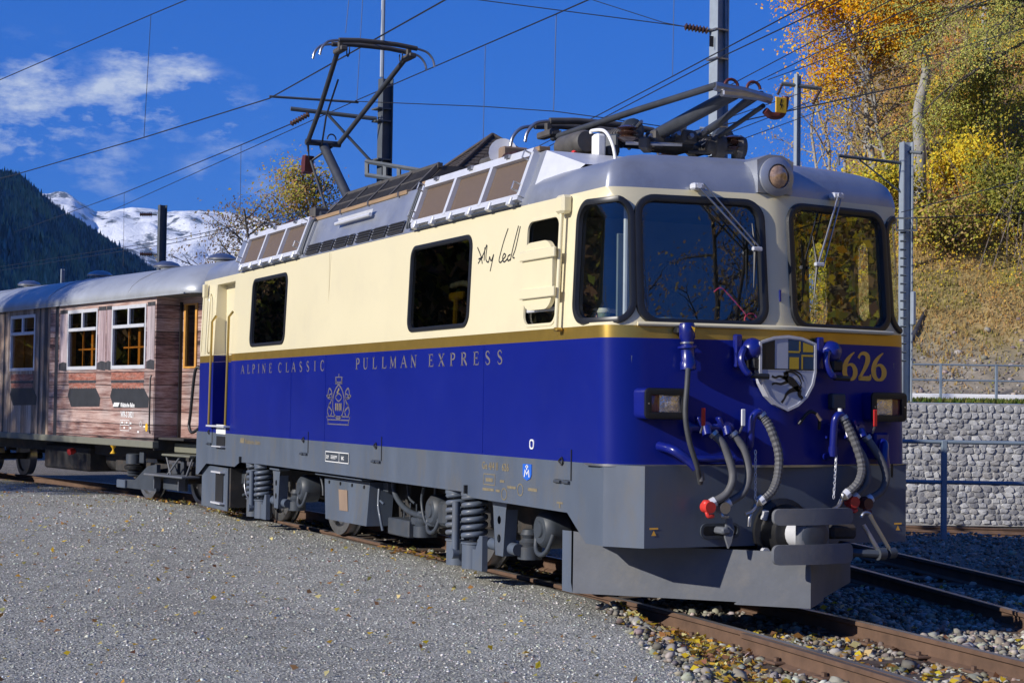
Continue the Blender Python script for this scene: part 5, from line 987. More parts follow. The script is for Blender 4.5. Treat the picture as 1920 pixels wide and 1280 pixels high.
def rotm(n):
    q=RNG.normal(size=(n,4)); q/=np.linalg.norm(q,axis=1)[:,None]; w,x,y,z=q.T
    return np.stack([np.stack([1-2*(y*y+z*z),2*(x*y-z*w),2*(x*z+y*w)],1),np.stack([2*(x*y+z*w),1-2*(x*x+z*z),2*(y*z-x*w)],1),np.stack([2*(x*z-y*w),2*(y*z+x*w),1-2*(x*x+y*y)],1)],1)
def stones(name,P,size,cols,mat,base=ICO,F=ICOF,flat=.7,jit=.28):
    n=len(P); B=base[None]*(1+RNG.uniform(-jit,jit,(n,len(base),3))); B=np.einsum('nij,nkj->nki',rotm(n),B)*size[:,None,None]; B[:,:,2]*=flat
    return bulk(name,B+P[:,None,:],F,cols,mat)
def leaves(name,P,size,cols,mat,up=0.,curl=.25,light=0.):
    n=len(P); R=rotm(n); a=R[:,0]; b=R[:,1]
    if light:                                # blades turn their faces towards the light
        nn=R[:,2]*np.sign((R[:,2]*np.array(SUN)).sum(1))[:,None]+np.array(SUN)*light; nn/=np.linalg.norm(nn,axis=1)[:,None]; a=np.cross(nn,R[:,0]); a/=np.maximum(np.linalg.norm(a,axis=1),1e-3)[:,None]; b=np.cross(nn,a)
    if up: 
        a[:,2]*=(1-up); b[:,2]*=(1-up); a/=np.linalg.norm(a,axis=1)[:,None]; b-=a*(a*b).sum(1)[:,None]; b/=np.maximum(np.linalg.norm(b,axis=1),1e-3)[:,None]
    c=np.cross(a,b); s=size[:,None]
    V=np.stack([P-a*s*.62,P+b*s*.40+c*s*curl,P+a*s*.62,P-b*s*.40+c*s*curl],1)
    return bulk(name,V,[(0,1,2,3)],cols,mat)
def pick(pal,n,jit=.18):
    pal=np.array(pal); c=pal[RNG.integers(0,len(pal),n)]; return np.clip(c*(1+RNG.normal(0,jit,(n,1)))*(1+RNG.normal(0,.05,(n,3))),.004,.95)
def smooth01(a,b,x): t=np.clip((x-a)/(b-a),0,1); return t*t*(3-2*t)
_tab=RNG.uniform(-1,1,(64,64))
def vnoise(x,y):
    xi,yi=np.floor(x).astype(int),np.floor(y).astype(int); fx,fy=x-xi,y-yi; fx=fx*fx*(3-2*fx); fy=fy*fy*(3-2*fy); g=lambda i,j:_tab[i%64,j%64]
    return (g(xi,yi)*(1-fx)+g(xi+1,yi)*fx)*(1-fy)+(g(xi,yi+1)*(1-fx)+g(xi+1,yi+1)*fx)*fy
def fbm(x,y,o=4):
    s=0;a=1
    for i in range(o): s=s+a*vnoise(x*2**i+7.3*i,y*2**i+3.1*i); a*=.5
    return s
CTR=[(-60,-29.),(-40,-12.2),(-30,-7.0),(-24,-4.5),(-18.3,-2.5),(-14,-1.36),(-10,-.60),(-7,-.236),(-4,-.04),(-2,0),(3.5,0),(4.5,-.005),(5.5,-.025),(6.2,-.06),(7,-.135),(8,-.25),(9,-.37),(10,-.5),(12,-.8),(16,-1.5),(24,-3.2),(40,-7.0)]
_cx=np.array([a for a,_ in CTR]); _cy=np.array([b for _,b in CTR])
def trk(x): return np.interp(x,_cx,_cy)
def ybound(x): return trk(x)-.49-np.clip((x-4.5)*.25,0,1.5)
def LD(x,y): dx,dy=x-CAM[0],y-CAM[1]; return dx*RGT[0]+dy*RGT[1], dx*FWD[0]+dy*FWD[1]
def gz(x,y):
    x=np.asarray(x,float); y=np.asarray(y,float); l,d=LD(x,y)
    yard=smooth01(.04,-.16,y-ybound(x)); far=smooth01(2.0,2.6,y-trk(x))
    z=-.165+(.167-.055*smooth01(4.2,6.5,x))*yard+.012*fbm(x*.7,y*.7,3)*yard+.02*fbm(x*1.1,y*1.1,2)*(1-yard)
    low=smooth01(22.2,25.,d)*smooth01(1.,4.,l)*smooth01(60,40,d)
    return z-.42*low
def axis(a,b,st,ext,k=1.35):
    v=list(np.arange(a,b+1e-6,st)); s=st
    while v[-1]<ext: s*=k; v.append(v[-1]+s)
    s=st
    while v[0]>-ext: s*=k; v.insert(0,v[0]-s)
    return np.array(v)
gx=axis(-26,14,.2,16000); gy=axis(-11,12,.16,16000); X,Y=np.meshgrid(gx,gy,indexing='ij'); Z=gz(X,Y)
def gridmesh(name,X,Y,Z,mat,cols=None):
    n,m=X.shape; V=np.stack([X,Y,Z],-1).reshape(-1,3); i=np.arange(n*m).reshape(n,m); F=np.stack([i[:-1,:-1],i[1:,:-1],i[1:,1:],i[:-1,1:]],-1).reshape(-1,4)
    me=bpy.data.meshes.new(name); me.vertices.add(len(V)); me.vertices.foreach_set('co',V.reshape(-1).astype(np.float32)); me.loops.add(F.size); me.loops.foreach_set('vertex_index',F.reshape(-1).astype(np.int32)); me.polygons.add(len(F)); me.polygons.foreach_set('loop_start',(np.arange(len(F))*4).astype(np.int32)); me.polygons.foreach_set('loop_total',np.full(len(F),4,np.int32)); me.polygons.foreach_set('use_smooth',np.ones(len(F),bool)); me.update(calc_edges=True)
    if cols is not None:
        a=me.color_attributes.new('Col','FLOAT_COLOR','POINT'); c=np.ones((len(V),4),np.float32); c[:,:3]=cols.reshape(-1,3); a.data.foreach_set('color',c.reshape(-1))
    me.materials.append(MATS[mat]); o=bpy.data.objects.new(name,me); COL.objects.link(o); return o
yd=smooth01(.06,-.22,Y-ybound(X)); L_,D_=LD(X,Y); grass=smooth01(70,130,np.hypot(X,Y))
gc=yd[...,None]*np.array((.365,.36,.315))+(1-yd[...,None])*np.array((.20,.18,.15)); gc=gc*(1+.13*fbm(X*.35,Y*.35,3)[...,None]+.13*yd[...,None]*fbm(X*.10+3,Y*.55,3)[...,None]); gc=gc*(1-grass[...,None])+grass[...,None]*np.array((.07,.085,.03))
def groundmat():
    m=pmat('groundmat',(.2,.2,.2),.9,attr=True,var=.22,vs=3.,spec=.2); t=m.node_tree; b=t.nodes['Principled BSDF']; tcn=N(t,'ShaderNodeTexCoord')
    old=b.inputs['Base Color'].links[0].from_socket
    v=N(t,'ShaderNodeTexVoronoi'); v.inputs['Scale'].default_value=55; t.links.new(tcn.outputs['Object'],v.inputs['Vector'])
    sp=N(t,'ShaderNodeSeparateColor'); t.links.new(v.outputs['Color'],sp.inputs[0])
    n2=N(t,'ShaderNodeTexNoise'); n2.inputs['Scale'].default_value=170; n2.inputs['Detail'].default_value=3; t.links.new(tcn.outputs['Object'],n2.inputs['Vector'])
    mr=N(t,'ShaderNodeMapRange'); mr.inputs[3].default_value=.55; mr.inputs[4].default_value=1.55; t.links.new(sp.outputs[0],mr.inputs[0])
    mr2=N(t,'ShaderNodeMapRange'); mr2.inputs[1].default_value=.3; mr2.inputs[2].default_value=.7; mr2.inputs[3].default_value=.6; mr2.inputs[4].default_value=1.4; t.links.new(n2.outputs[0],mr2.inputs[0])
    mu=N(t,'ShaderNodeMath',operation='MULTIPLY'); t.links.new(mr.outputs[0],mu.inputs[0]); t.links.new(mr2.outputs[0],mu.inputs[1])
    mx_=N(t,'ShaderNodeMixRGB',blend_type='MULTIPLY'); mx_.inputs[0].default_value=1; t.links.new(old,mx_.inputs[1]); t.links.new(mu.outputs[0],mx_.inputs[2]); t.links.new(mx_.outputs[0],b.inputs['Base Color'])
    bn=N(t,'ShaderNodeBump'); bn.inputs['Strength'].default_value=.9; bn.inputs['Distance'].default_value=.012; ad=N(t,'ShaderNodeMath',operation='SUBTRACT'); t.links.new(n2.outputs[0],ad.inputs[0]); t.links.new(v.outputs['Distance'],ad.inputs[1]); t.links.new(ad.outputs[0],bn.inputs['Height']); t.links.new(bn.outputs[0],b.inputs['Normal'])
groundmat()
tag(gridmesh('ground',X,Y,Z,'groundmat',gc),'grey gravel ground of the station yard',kind='structure')
pmat('stone',(.3,.3,.3),.85,attr=True,var=.2,vs=30,spec=.25)
def leafmat(name,tr=.42):
    m=bpy.data.materials.new(name); m.use_nodes=True; t=m.node_tree; t.nodes.clear(); o=N(t,'ShaderNodeOutputMaterial'); a=N(t,'ShaderNodeAttribute',attribute_name='Col'); d=N(t,'ShaderNodeBsdfDiffuse'); s=N(t,'ShaderNodeBsdfTranslucent'); mxn=N(t,'ShaderNodeMixShader'); mxn.inputs[0].default_value=tr
    t.links.new(a.outputs[0],d.inputs[0]); t.links.new(a.outputs[0],s.inputs[0]); t.links.new(d.outputs[0],mxn.inputs[1]); t.links.new(s.outputs[0],mxn.inputs[2]); t.links.new(mxn.outputs[0],o.inputs[0]); MATS[name]=m
leafmat('leaf'); leafmat('needle',.15)
# loose gravel on the yard, denser towards the camera
def scatter(n,x0,x1,y0,y1,keep): 
    P=RNG.uniform((x0,y0),(x1,y1),(n,2)); return P[keep(P[:,0],P[:,1])]
P=[]
dd=np.exp(RNG.uniform(math.log(5.5),math.log(30),125000)); uu=RNG.uniform(-.36,.36,125000); w=CAM[:2]+FWD*dd[:,None]+RGT*(uu*dd)[:,None]
ok=(w[:,1]<ybound(w[:,0])+.05)&(w[:,1]<-.8); w=w[ok]; dd=dd[ok]; n=len(w)
sz=np.minimum(.0032*np.exp(RNG.normal(0,.42,n))*(1+dd*.075),.022); z=gz(w[:,0],w[:,1])
stones('gravel',np.column_stack([w,z+sz*.12]),sz,pick([(.40,.395,.35),(.28,.275,.24),(.52,.515,.47),(.35,.33,.28),(.62,.615,.57)],n,.25),'stone',OCT,OCTF,.6)
tag(bpy.data.objects['gravel'],'loose grey gravel strewn over the yard',kind='stuff')
# ballast
def bkeep(x,y): return (y>ybound(x)-.25-.15*RNG.uniform(0,1,len(x)))&(y<trk(x)+4.8)
P=scatter(26000,3.4,11,-3,4.6,lambda x,y:bkeep(x,y)&((x>4.9)|(y-trk(x)>-.42))); P2=scatter(15000,-17,4.6,-4,4.5,lambda x,y:(y-trk(x)>-.42)&(y-trk(x)<1.25)); P3=scatter(9000,-8,6,3.0,9.5,lambda x,y:LD(x,y)[1]<24); nA=len(P); P=np.vstack([P,P2,P3]); n=len(P); sz=.019*np.exp(RNG.normal(0,.36,n))
P4=np.column_stack([P,gz(P[:,0],P[:,1])+sz*.25+RNG.uniform(0,.03,n)])
bc=pick([(.25,.235,.195),(.17,.155,.125),(.32,.30,.25),(.23,.185,.14),(.38,.36,.31)],n,.22)
stones('ballast',P4[:nA],sz[:nA],bc[:nA],'stone',jit=.46); tag(bpy.data.objects['ballast'],'coarse grey ballast stones in front of the locomotive',kind='stuff'); tag(stones('ballast',P4[nA:],sz[nA:]*1.15,bc[nA:],'stone',OCT,OCTF),'coarse ballast under the train and around the far track',kind='stuff')
# fallen leaves
LP=[(.66,.47,.04),(.58,.34,.05),(.40,.21,.07),(.58,.50,.16),(.34,.18,.10),(.68,.58,.26)]
a=scatter(1500,-16,9,-6.5,-.9,lambda x,y:y<ybound(x)); 
b=np.column_stack([xs_:=RNG.uniform(4.9,11,3200),ybound(xs_)+RNG.normal(.10,.15,3200)]); c=np.column_stack([xs_:=RNG.uniform(5.6,11,700),trk(xs_)+RNG.normal(.0,.24,700)]); d=np.column_stack([xs_:=RNG.uniform(-9,5,2600),trk(xs_)+RNG.uniform(-.95,.9,2600)])
d=d[(np.sin(d[:,0]*2.1)+np.sin(d[:,0]*.9+1))>.4]; e=scatter(250,3,9,.6,4.5,lambda x,y:x>-99)
P=np.vstack([a,b,c,d,e]); n=len(P); sz=np.where(np.arange(n)<len(a),RNG.uniform(.016,.05,n),RNG.uniform(.028,.066,n))
leaves('fallen_leaves',np.column_stack([P,gz(P[:,0],P[:,1])+.022+RNG.uniform(0,.03,n)*(np.arange(n)>=len(a))]),sz,pick(LP,n,.2),'leaf',up=.75); tag(bpy.data.objects['fallen_leaves'],'yellow and brown fallen leaves lying on gravel and ballast',kind='stuff')
# ---- tracks
pmat('railside',(.125,.072,.045),.8,var=.3,vs=7,bump=.1,bs=60); pmat('railtop',(.36,.34,.33),.38,metal=.7,var=.15,vs=5); pmat('railworn',(.17,.13,.10),.5,metal=.4,var=.2,vs=6); pmat('sleeper',(.075,.052,.038),.85,var=.35,vs=6,bump=.2,bs=30)
RP=[(-.055,-.145),(.055,-.145),(.055,-.132),(.009,-.115),(.009,-.04),(.03,-.028),(.030,-.006),(.024,-.0005),(-.024,-.0005),(-.030,-.006),(-.030,-.028),(-.009,-.04),(-.009,-.115),(-.055,-.132)]
def rail(par,line,z0=0.,top='railtop'):
    pts=[Vector((x,y,0)) for x,y in line]; k=len(RP); q=MB(); t_=MB()
    for i,p in enumerate(pts):
        t=(pts[min(i+1,len(pts)-1)]-pts[max(i-1,0)]).normalized(); s_=Vector((-t.y,t.x,0))
        for a,b in RP: q.v.append(tuple(p+s_*a+Vector((0,0,b+z0))))
        for a,b in ((-.026,.0004),(.026,.0004)): t_.v.append(tuple(p+s_*a+Vector((0,0,b+z0))))
    for i in range(len(pts)-1):
        for j in range(k): q.f.append((i*k+j,i*k+(j+1)%k,(i+1)*k+(j+1)%k,(i+1)*k+j))
        t_.f.append((2*i,2*i+1,2*i+3,2*i+2))
    r=q.build('rail','railside',par,35); t_.build('running_surface',top,r,0); return r
def offset_line(fn,xs,o):
    out=[]
    for x in xs:
        t=np.array((.1,fn(x+.05)-fn(x-.05))); t/=np.linalg.norm(t); out.append((x-t[1]*o,fn(x)+t[0]*o))
    return out
tr1=empty('railway_track',(0,0,0),0,'metre gauge track under the train with leaf strewn ballast','railway track')
xs=list(np.arange(-40,-6,1.5))+list(np.arange(-6,30,.5))
fsm=lambda x: float(np.interp(x,_sx,_sy)); _sx=np.arange(-59,39,.25); _sy=np.convolve(np.interp(np.arange(-63,43,.25),_cx,_cy),np.ones(9)/9,'same')[16:16+len(_sx)]
rail(tr1,offset_line(fsm,xs,-.53)); rail(tr1,offset_line(fsm,xs,.53))
rail(tr1,[(x,y-.075) for x,y in offset_line(fsm,np.arange(6.6,9.6,.3),-.50)],-.004,'railworn')
slp=MB().box((0,0,0),(.22,2.0,.12),.015); slm=slp.build('sleeper','sleeper',tr1); slm.location=(3.9,fsm(3.9),-.205); clip=MB().box((0,0,-.006),(.13,.10,.018),.005).cyl((0,0,-.01),(0,0,.028),.02,6); 
for i,x in enumerate(np.arange(-9.6,11.5,.62)):
    ang=math.atan2(fsm(x+.1)-fsm(x-.1),.2)
    o=slm if i==0 else slm.copy()
    if i: COL.objects.link(o); o.parent=tr1
    o.location=(x,fsm(x),-.20); o.rotation_euler=(0,0,ang)
cm=None
for x in np.arange(5.28,11.5,.62):
    ang=math.atan2(fsm(x+.1)-fsm(x-.1),.2)
    for s_ in (-.615,-.445,.445,.615):
        if cm is None: cm=clip.build('rail_clip','railside',tr1); o=cm
        else: o=cm.copy(); COL.objects.link(o); o.parent=tr1
        o.location=(x-math.sin(ang)*s_,fsm(x)+math.cos(ang)*s_,-.115); o.rotation_euler=(0,0,ang)
def f2(x): return 3.43-.272*(x-3.05)-.0022*(x-3.05)**2
tr2=empty('railway_track',(0,0,0),0,'second metre gauge track in the train shadow converging from the right','railway track')
xs2=list(np.arange(-20,14,.6)); rail(tr2,offset_line(f2,xs2,-.53)); rail(tr2,offset_line(f2,xs2,.53))
s2=None
for x in np.arange(-6,11,.62):
    o=slm.copy(); COL.objects.link(o); o.parent=tr2; o.location=(x,f2(x),-.20); o.rotation_euler=(0,0,math.atan(-.27))
tr3=empty('railway_track',(0,0,0),0,'rusty brown track running along the foot of the stone wall','railway track')
for dof in (0,1.06):
    rail(tr3,[tuple(gp(l,27.7-.22*(l-7)-dof)[:2]) for l in np.arange(-4,22,1.)],-.40,'railside')
# dry lime-grey heap of lit stones right of the track
# ---- stone retaining wall
WD=30.; pmat('mortar',(.33,.325,.315),.95,var=.2,vs=5,bump=.2,bs=30); pmat('wallstone',(.3,.3,.3),.9,var=.28,vs=7,bump=.25,bs=22,stain=(.36,.36,.36),ss=6,sa=.6,spec=.2)
WC=[(.30,.30,.305),(.38,.38,.38),(.23,.23,.24),(.48,.48,.475),(.33,.32,.31)]
WM=[]
for i,c_ in enumerate(WC):
    m=MATS['wallstone'].copy(); m.name='wallstone%d'%i
    for nd in m.node_tree.nodes:
        if nd.type=='MIX_RGB' and nd.blend_type=='MULTIPLY': nd.inputs[1].default_value=(*c_,1)
    WM.append(m)
wang=math.atan2(RGT[1],RGT[0])
wall=empty('stone_wall',gp(0,WD,0),wang,'rough grey stone retaining wall below the railing','wall')
MB().box((9.5,.25,.55),(15,.44,2.2)).build('wall_core','mortar',wall)
SM=[]
def blockstone():                          # an angular quarry stone: uneven polygon face, chamfered back to the joint
    k=random.randint(5,8); a0=random.uniform(0,6.28); ang=sorted(a0+2*math.pi*(i+random.uniform(-.3,.3))/k for i in range(k)); F=[]; B=[]
    for a in ang:
        c_,s_=math.cos(a),math.sin(a); m_=1/max(abs(c_),abs(s_))**.75; r=m_*random.uniform(.82,1.0); B.append((c_*r,1.,s_*r)); F.append((c_*r*random.uniform(.72,.86),-1+random.uniform(-.5,.5),s_*r*random.uniform(.70,.86)))
    ctr=(random.uniform(-.2,.2),-1.25,random.uniform(-.2,.2)); v=F+B+[ctr]; f=[(i,(i+1)%k,k+(i+1)%k,k+i) for i in range(k)]+[((i+1)%k,i,2*k) for i in range(k)]
    return v,f
for i in range(24):
    b,f_=blockstone(); me=bpy.data.meshes.new('wall_stone'); me.from_pydata(b,[],f_); me.materials.append(WM[i%5]); SM.append(me)
rest=MB(); cnt=0; zz=-.52; row=0
while zz<1.62:
    hgt=random.uniform(.085,.13) if zz<1.48 else .14; x=2.3+random.uniform(0,.1)
    while x<16.6:
        wd=random.uniform(.075,.20) if zz<1.48 else random.uniform(.10,.19); zc=zz+hgt/2+random.uniform(-.018,.018); th=.017
        if 7.0<x<9.32 and cnt<299:
            o=bpy.data.objects.new('stone',random.choice(SM)); COL.objects.link(o); o.parent=wall; o.location=(x+wd/2,.025+random.uniform(-.008,.008),zc); o.scale=(wd*.57,th*random.uniform(.7,1.4),hgt*.60); o.rotation_euler=(random.uniform(-.05,.05),random.uniform(-.2,.2),random.uniform(-.05,.05)); cnt+=1
        else:
            b,f_=blockstone(); rest.add([(x+wd/2+v[0]*wd*.56,.02+v[1]*th,zc+v[2]*hgt*.58) for v in b],f_)
        x+=wd
    zz+=hgt
r_=rest.build('stonework',WM[1],wall,0); r_['kind']='stuff'
# ================================================================ hillside, fences
def hill(l,d):
    dB=43+np.maximum(0,9-l)*1.2; Hm=np.clip((l-6.8)*1.12,0,34)*smooth01(.150,.235,l/np.maximum(d,1)); s=np.maximum(0,d-dB); h=1.0*s*.66
    h=Hm*(1-np.exp(-h/np.maximum(Hm,.5))*1.0)
    h=np.where(s>0,np.minimum(np.maximum(0,d-dB)*.62,h*1.35),0)
    pl=(1.66+.10*smooth01(31,42,d))*smooth01(-1,4,l)
    return pl+h+(.30*fbm(l*.22,d*.22,4))*smooth01(3,9,s)-.6*(1-smooth01(-2,3,l))
hl_=np.concatenate([np.arange(-3,30,.6),np.arange(30,120,6)]); hd_=np.concatenate([np.arange(30.12,80,.55),np.arange(80,170,6)])
Lg,Dg=np.meshgrid(hl_,hd_,indexing='ij'); Hg=hill(Lg,Dg); XY=CAM[:2]+FWD*Dg[...,None]+RGT*Lg[...,None]
dB=43+np.maximum(0,9-Lg)*1.2; s=Dg-dB
nzv=fbm(Lg*.45,Dg*.45,4)[...,None]
earth=np.array((.30,.26,.20)); dry=np.array((.40,.29,.13)); olive=np.array((.30,.25,.09)); litter=np.array((.28,.19,.09)); grassc=np.array((.13,.19,.04)); grav=np.array((.36,.36,.35))
c=dry*(.5+.5*np.clip(nzv,-1,1))+olive*(.5-.5*np.clip(nzv,-1,1))
k=smooth01(4.2,.2,s+nzv[...,0]*1.6)[...,None]; c=c*(1-k)+earth*k
k=smooth01(6,9,s)[...,None]; c=c*(1-k)+litter*k
k=(smooth01(33,30.5,Dg)+smooth01(39.6,40.2,Dg)*smooth01(41.6,41.,Dg))[...,None]; flatm=(s<0)[...,None]; c=np.where(flatm,grassc*(1-0)+0*c,c); k2=(smooth01(37.5,38,Dg)*smooth01(43.3,42.8,Dg))[...,None]; c=np.where(flatm,c*(1-k2)+grav*k2,c)
pmat('hillmat',(.2,.2,.1),.95,attr=True,var=.45,vs=1.6,bump=.8,bs=9,spec=.1)
tag(gridmesh('hillside',XY[...,0],XY[...,1],Hg,'hillmat',c),'steep autumn hillside above the stone wall',kind='structure')
def hpnt(l,d): P=CAM[:2]+FWD*d[:,None]+RGT*l[:,None]; return np.column_stack([P,hill(l,d)])
# grass on the lower slope and verge
n=85000; l=RNG.uniform(4,18,n); d=RNG.uniform(30.3,58,n); s=d-(43+np.maximum(0,9-l)*1.2); nv=fbm(l*.5,d*.5,3)
ok=((RNG.uniform(0,1,n)<.12+.88*smooth01(.2,4.5,s+nv*1.5))&(s>.2)&(s<15))|((d<37.5)&(RNG.uniform(0,1,n)<.5)); l,d,s,nv=l[ok],d[ok],s[ok],nv[ok]; n=len(l); P=hpnt(l,d)
col=np.where((s<0)[:,None],pick([(.10,.16,.03),(.14,.18,.04),(.20,.19,.06)],n),np.where((nv>.1)[:,None],pick([(.52,.36,.15),(.48,.32,.12),(.44,.33,.12)],n),pick([(.40,.32,.10),(.44,.35,.12),(.30,.28,.08)],n)))
hgt=RNG.uniform(.05,.20,n)*np.where(s<0,.6,1); a=RNG.normal(0,.35,(n,2))*hgt[:,None]; t=RNG.uniform(0,math.pi,n); w=np.column_stack([np.cos(t),np.sin(t),0*t])*(RNG.uniform(.012,.028,n))[:,None]
tip=P+np.column_stack([a,hgt]); V=np.stack([P-w,P+w,tip],1); tag(bulk('dry_grass',V,[(0,1,2)],col,'leaf'),'tufts of dry and green grass on the slope',kind='stuff')
# undergrowth: leafy scrub in coloured drifts
n=250000; l=RNG.uniform(3.5,27,n); d=RNG.uniform(46,84,n); s=d-(43+np.maximum(0,9-l)*1.2); q1=fbm(l*.55,d*.55,3); q2=fbm(l*.28+9,d*.28+4,2); q3=fbm(l*.9+3,d*.9+8,2)
ok=(RNG.uniform(0,1,n)<smooth01(3.6,8.2,s-1.5*q2))&(s>3.2)&(np.abs(l/d)<.36)&(q3>-.5); l,d,s,q1,q2,q3=[v[ok] for v in (l,d,s,q1,q2,q3)]; n=len(l); P=hpnt(l,d); top=np.clip(.42+.7*q3+.3*q1,.10,1.3); P[:,2]+=top*np.sqrt(RNG.uniform(0,1,n))
pals=[[(.60,.42,.05),(.52,.40,.05),(.66,.46,.05)],[(.34,.32,.06),(.42,.37,.06),(.25,.26,.05)],[(.50,.26,.07),(.42,.21,.07),(.56,.32,.08)],[(.30,.21,.13),(.38,.26,.14),(.24,.17,.11)]]
zone=np.where(q2+.35*q1>.34,0,np.where(q2+.4*q3>.12,1,np.where(q1>-.02,2,3))); zone=np.where((l/d>.175)&(l/d<.238)&(s>8)&(RNG.uniform(0,1,n)<.75),np.where(q1>.25,2,3),zone); zone=np.where(RNG.uniform(0,1,n)<.18,RNG.integers(0,4,n),zone); col=np.zeros((n,3))
for i,pl in enumerate(pals): mk=zone==i; col[mk]=pick(np.array(pl)*1.2,mk.sum(),.25)
tag(leaves('undergrowth',P,RNG.uniform(.045,.10,n)*(d/60),col,'leaf',light=.9),'dense rust yellow and olive undergrowth covering the hillside',kind='stuff')
# scree and stones on the lower slope
n=2000; l=RNG.uniform(4,18,n); s=np.abs(RNG.normal(0,1.6,n)); d=43+np.maximum(0,9-l)*1.2+s-.3; P=hpnt(l,d); sz=.028*np.exp(RNG.normal(0,.6,n)); tag(stones('scree',P,sz,pick([(.27,.24,.20),(.22,.20,.17),(.33,.30,.27)],n,.2),'stone'),'loose stones at the foot of the grassy slope',kind='stuff')
# bare brushwood stems
q=MB()
for i in range(520):
    l=random.uniform(5,26); d=random.uniform(49,78)
    if abs(l/d)>.34: continue
    z=float(hill(np.array([l]),np.array([d]))[0]); b=gp(l,d,z-.1); h=random.uniform(1.2,4.2); e=Vector((random.gauss(0,.25),random.gauss(0,.25),1))*h
    q.tube([b,b+e*.5+Vector((random.gauss(0,.1),random.gauss(0,.1),0)),b+e],.02,4,False,[.022,.014,.004])
    for k in range(4): t=random.uniform(.3,.9); p=b+e*t; q.tube([p,p+Vector((random.gauss(0,.35),random.gauss(0,.35),random.uniform(.2,.7)))*h*.25],.008,3,False,[.008,.003])
pmat('twig',(.16,.13,.11),.9,var=.3,vs=4); tag(q.build('brushwood','twig',None,0),'bare grey brushwood stems among the scrub',kind='stuff')
# ---- railings
def railing(label,pts,h,rails,r,pr,mat,box=False):
    o=empty('railing',pts[0],0,label,'railing','steel railings'); o0=Vector(pts[0])
    for p in pts: MB().box(Vector(p)-o0+Vector((0,0,h/2)),(pr*2,pr*2,h),.006,Matrix.Rotation(wang,3,'Z')).build('post',mat,o)
    for z in rails: MB().tube([Vector(p)-o0+Vector((0,0,z)) for p in pts],r,8).build('rail_bar',mat,o,60)
    return o
railing('grey blue two bar railing standing on the ballast before the wall',[gp(l,21-.10*(l-5.46),-.1) for l in (1.46,3.46,5.46,7.46,9.46)],1.24,(.715,1.22),.026,.034,'railblue')
railing('pale two bar railing on the verge above the stone wall',[gp(9.2+1.37*i,41,1.74) for i in range(7)],.93,(.52,.90),.022,.030,'railblue')
kb=MB().box((0,0,0),(18,.25,.16),.02,Matrix.Rotation(wang,3,'Z')); o=kb.build('kerb_stone','white',None,30,gp(14,42.4,1.86)); tag(o,'pale concrete kerb along the path under the slope','kerb')
dg=MB(); P=[hpnt(np.array([l]),np.array([d]))[0] for l,d in ((10.05,43.2),(10.25,43.8),(10.6,44.6),(10.75,45.2),(11.2,46.1),(11.7,47.1))]; dg.tube([tuple(p+np.array((0,0,.03))) for p in P],.06,6,True,[.02,.05,.09,.05,.1,.03]); tag(dg.build('fallen_branch','logdark',None,60),'dark fallen branch lying diagonally on the grassy slope','branch')
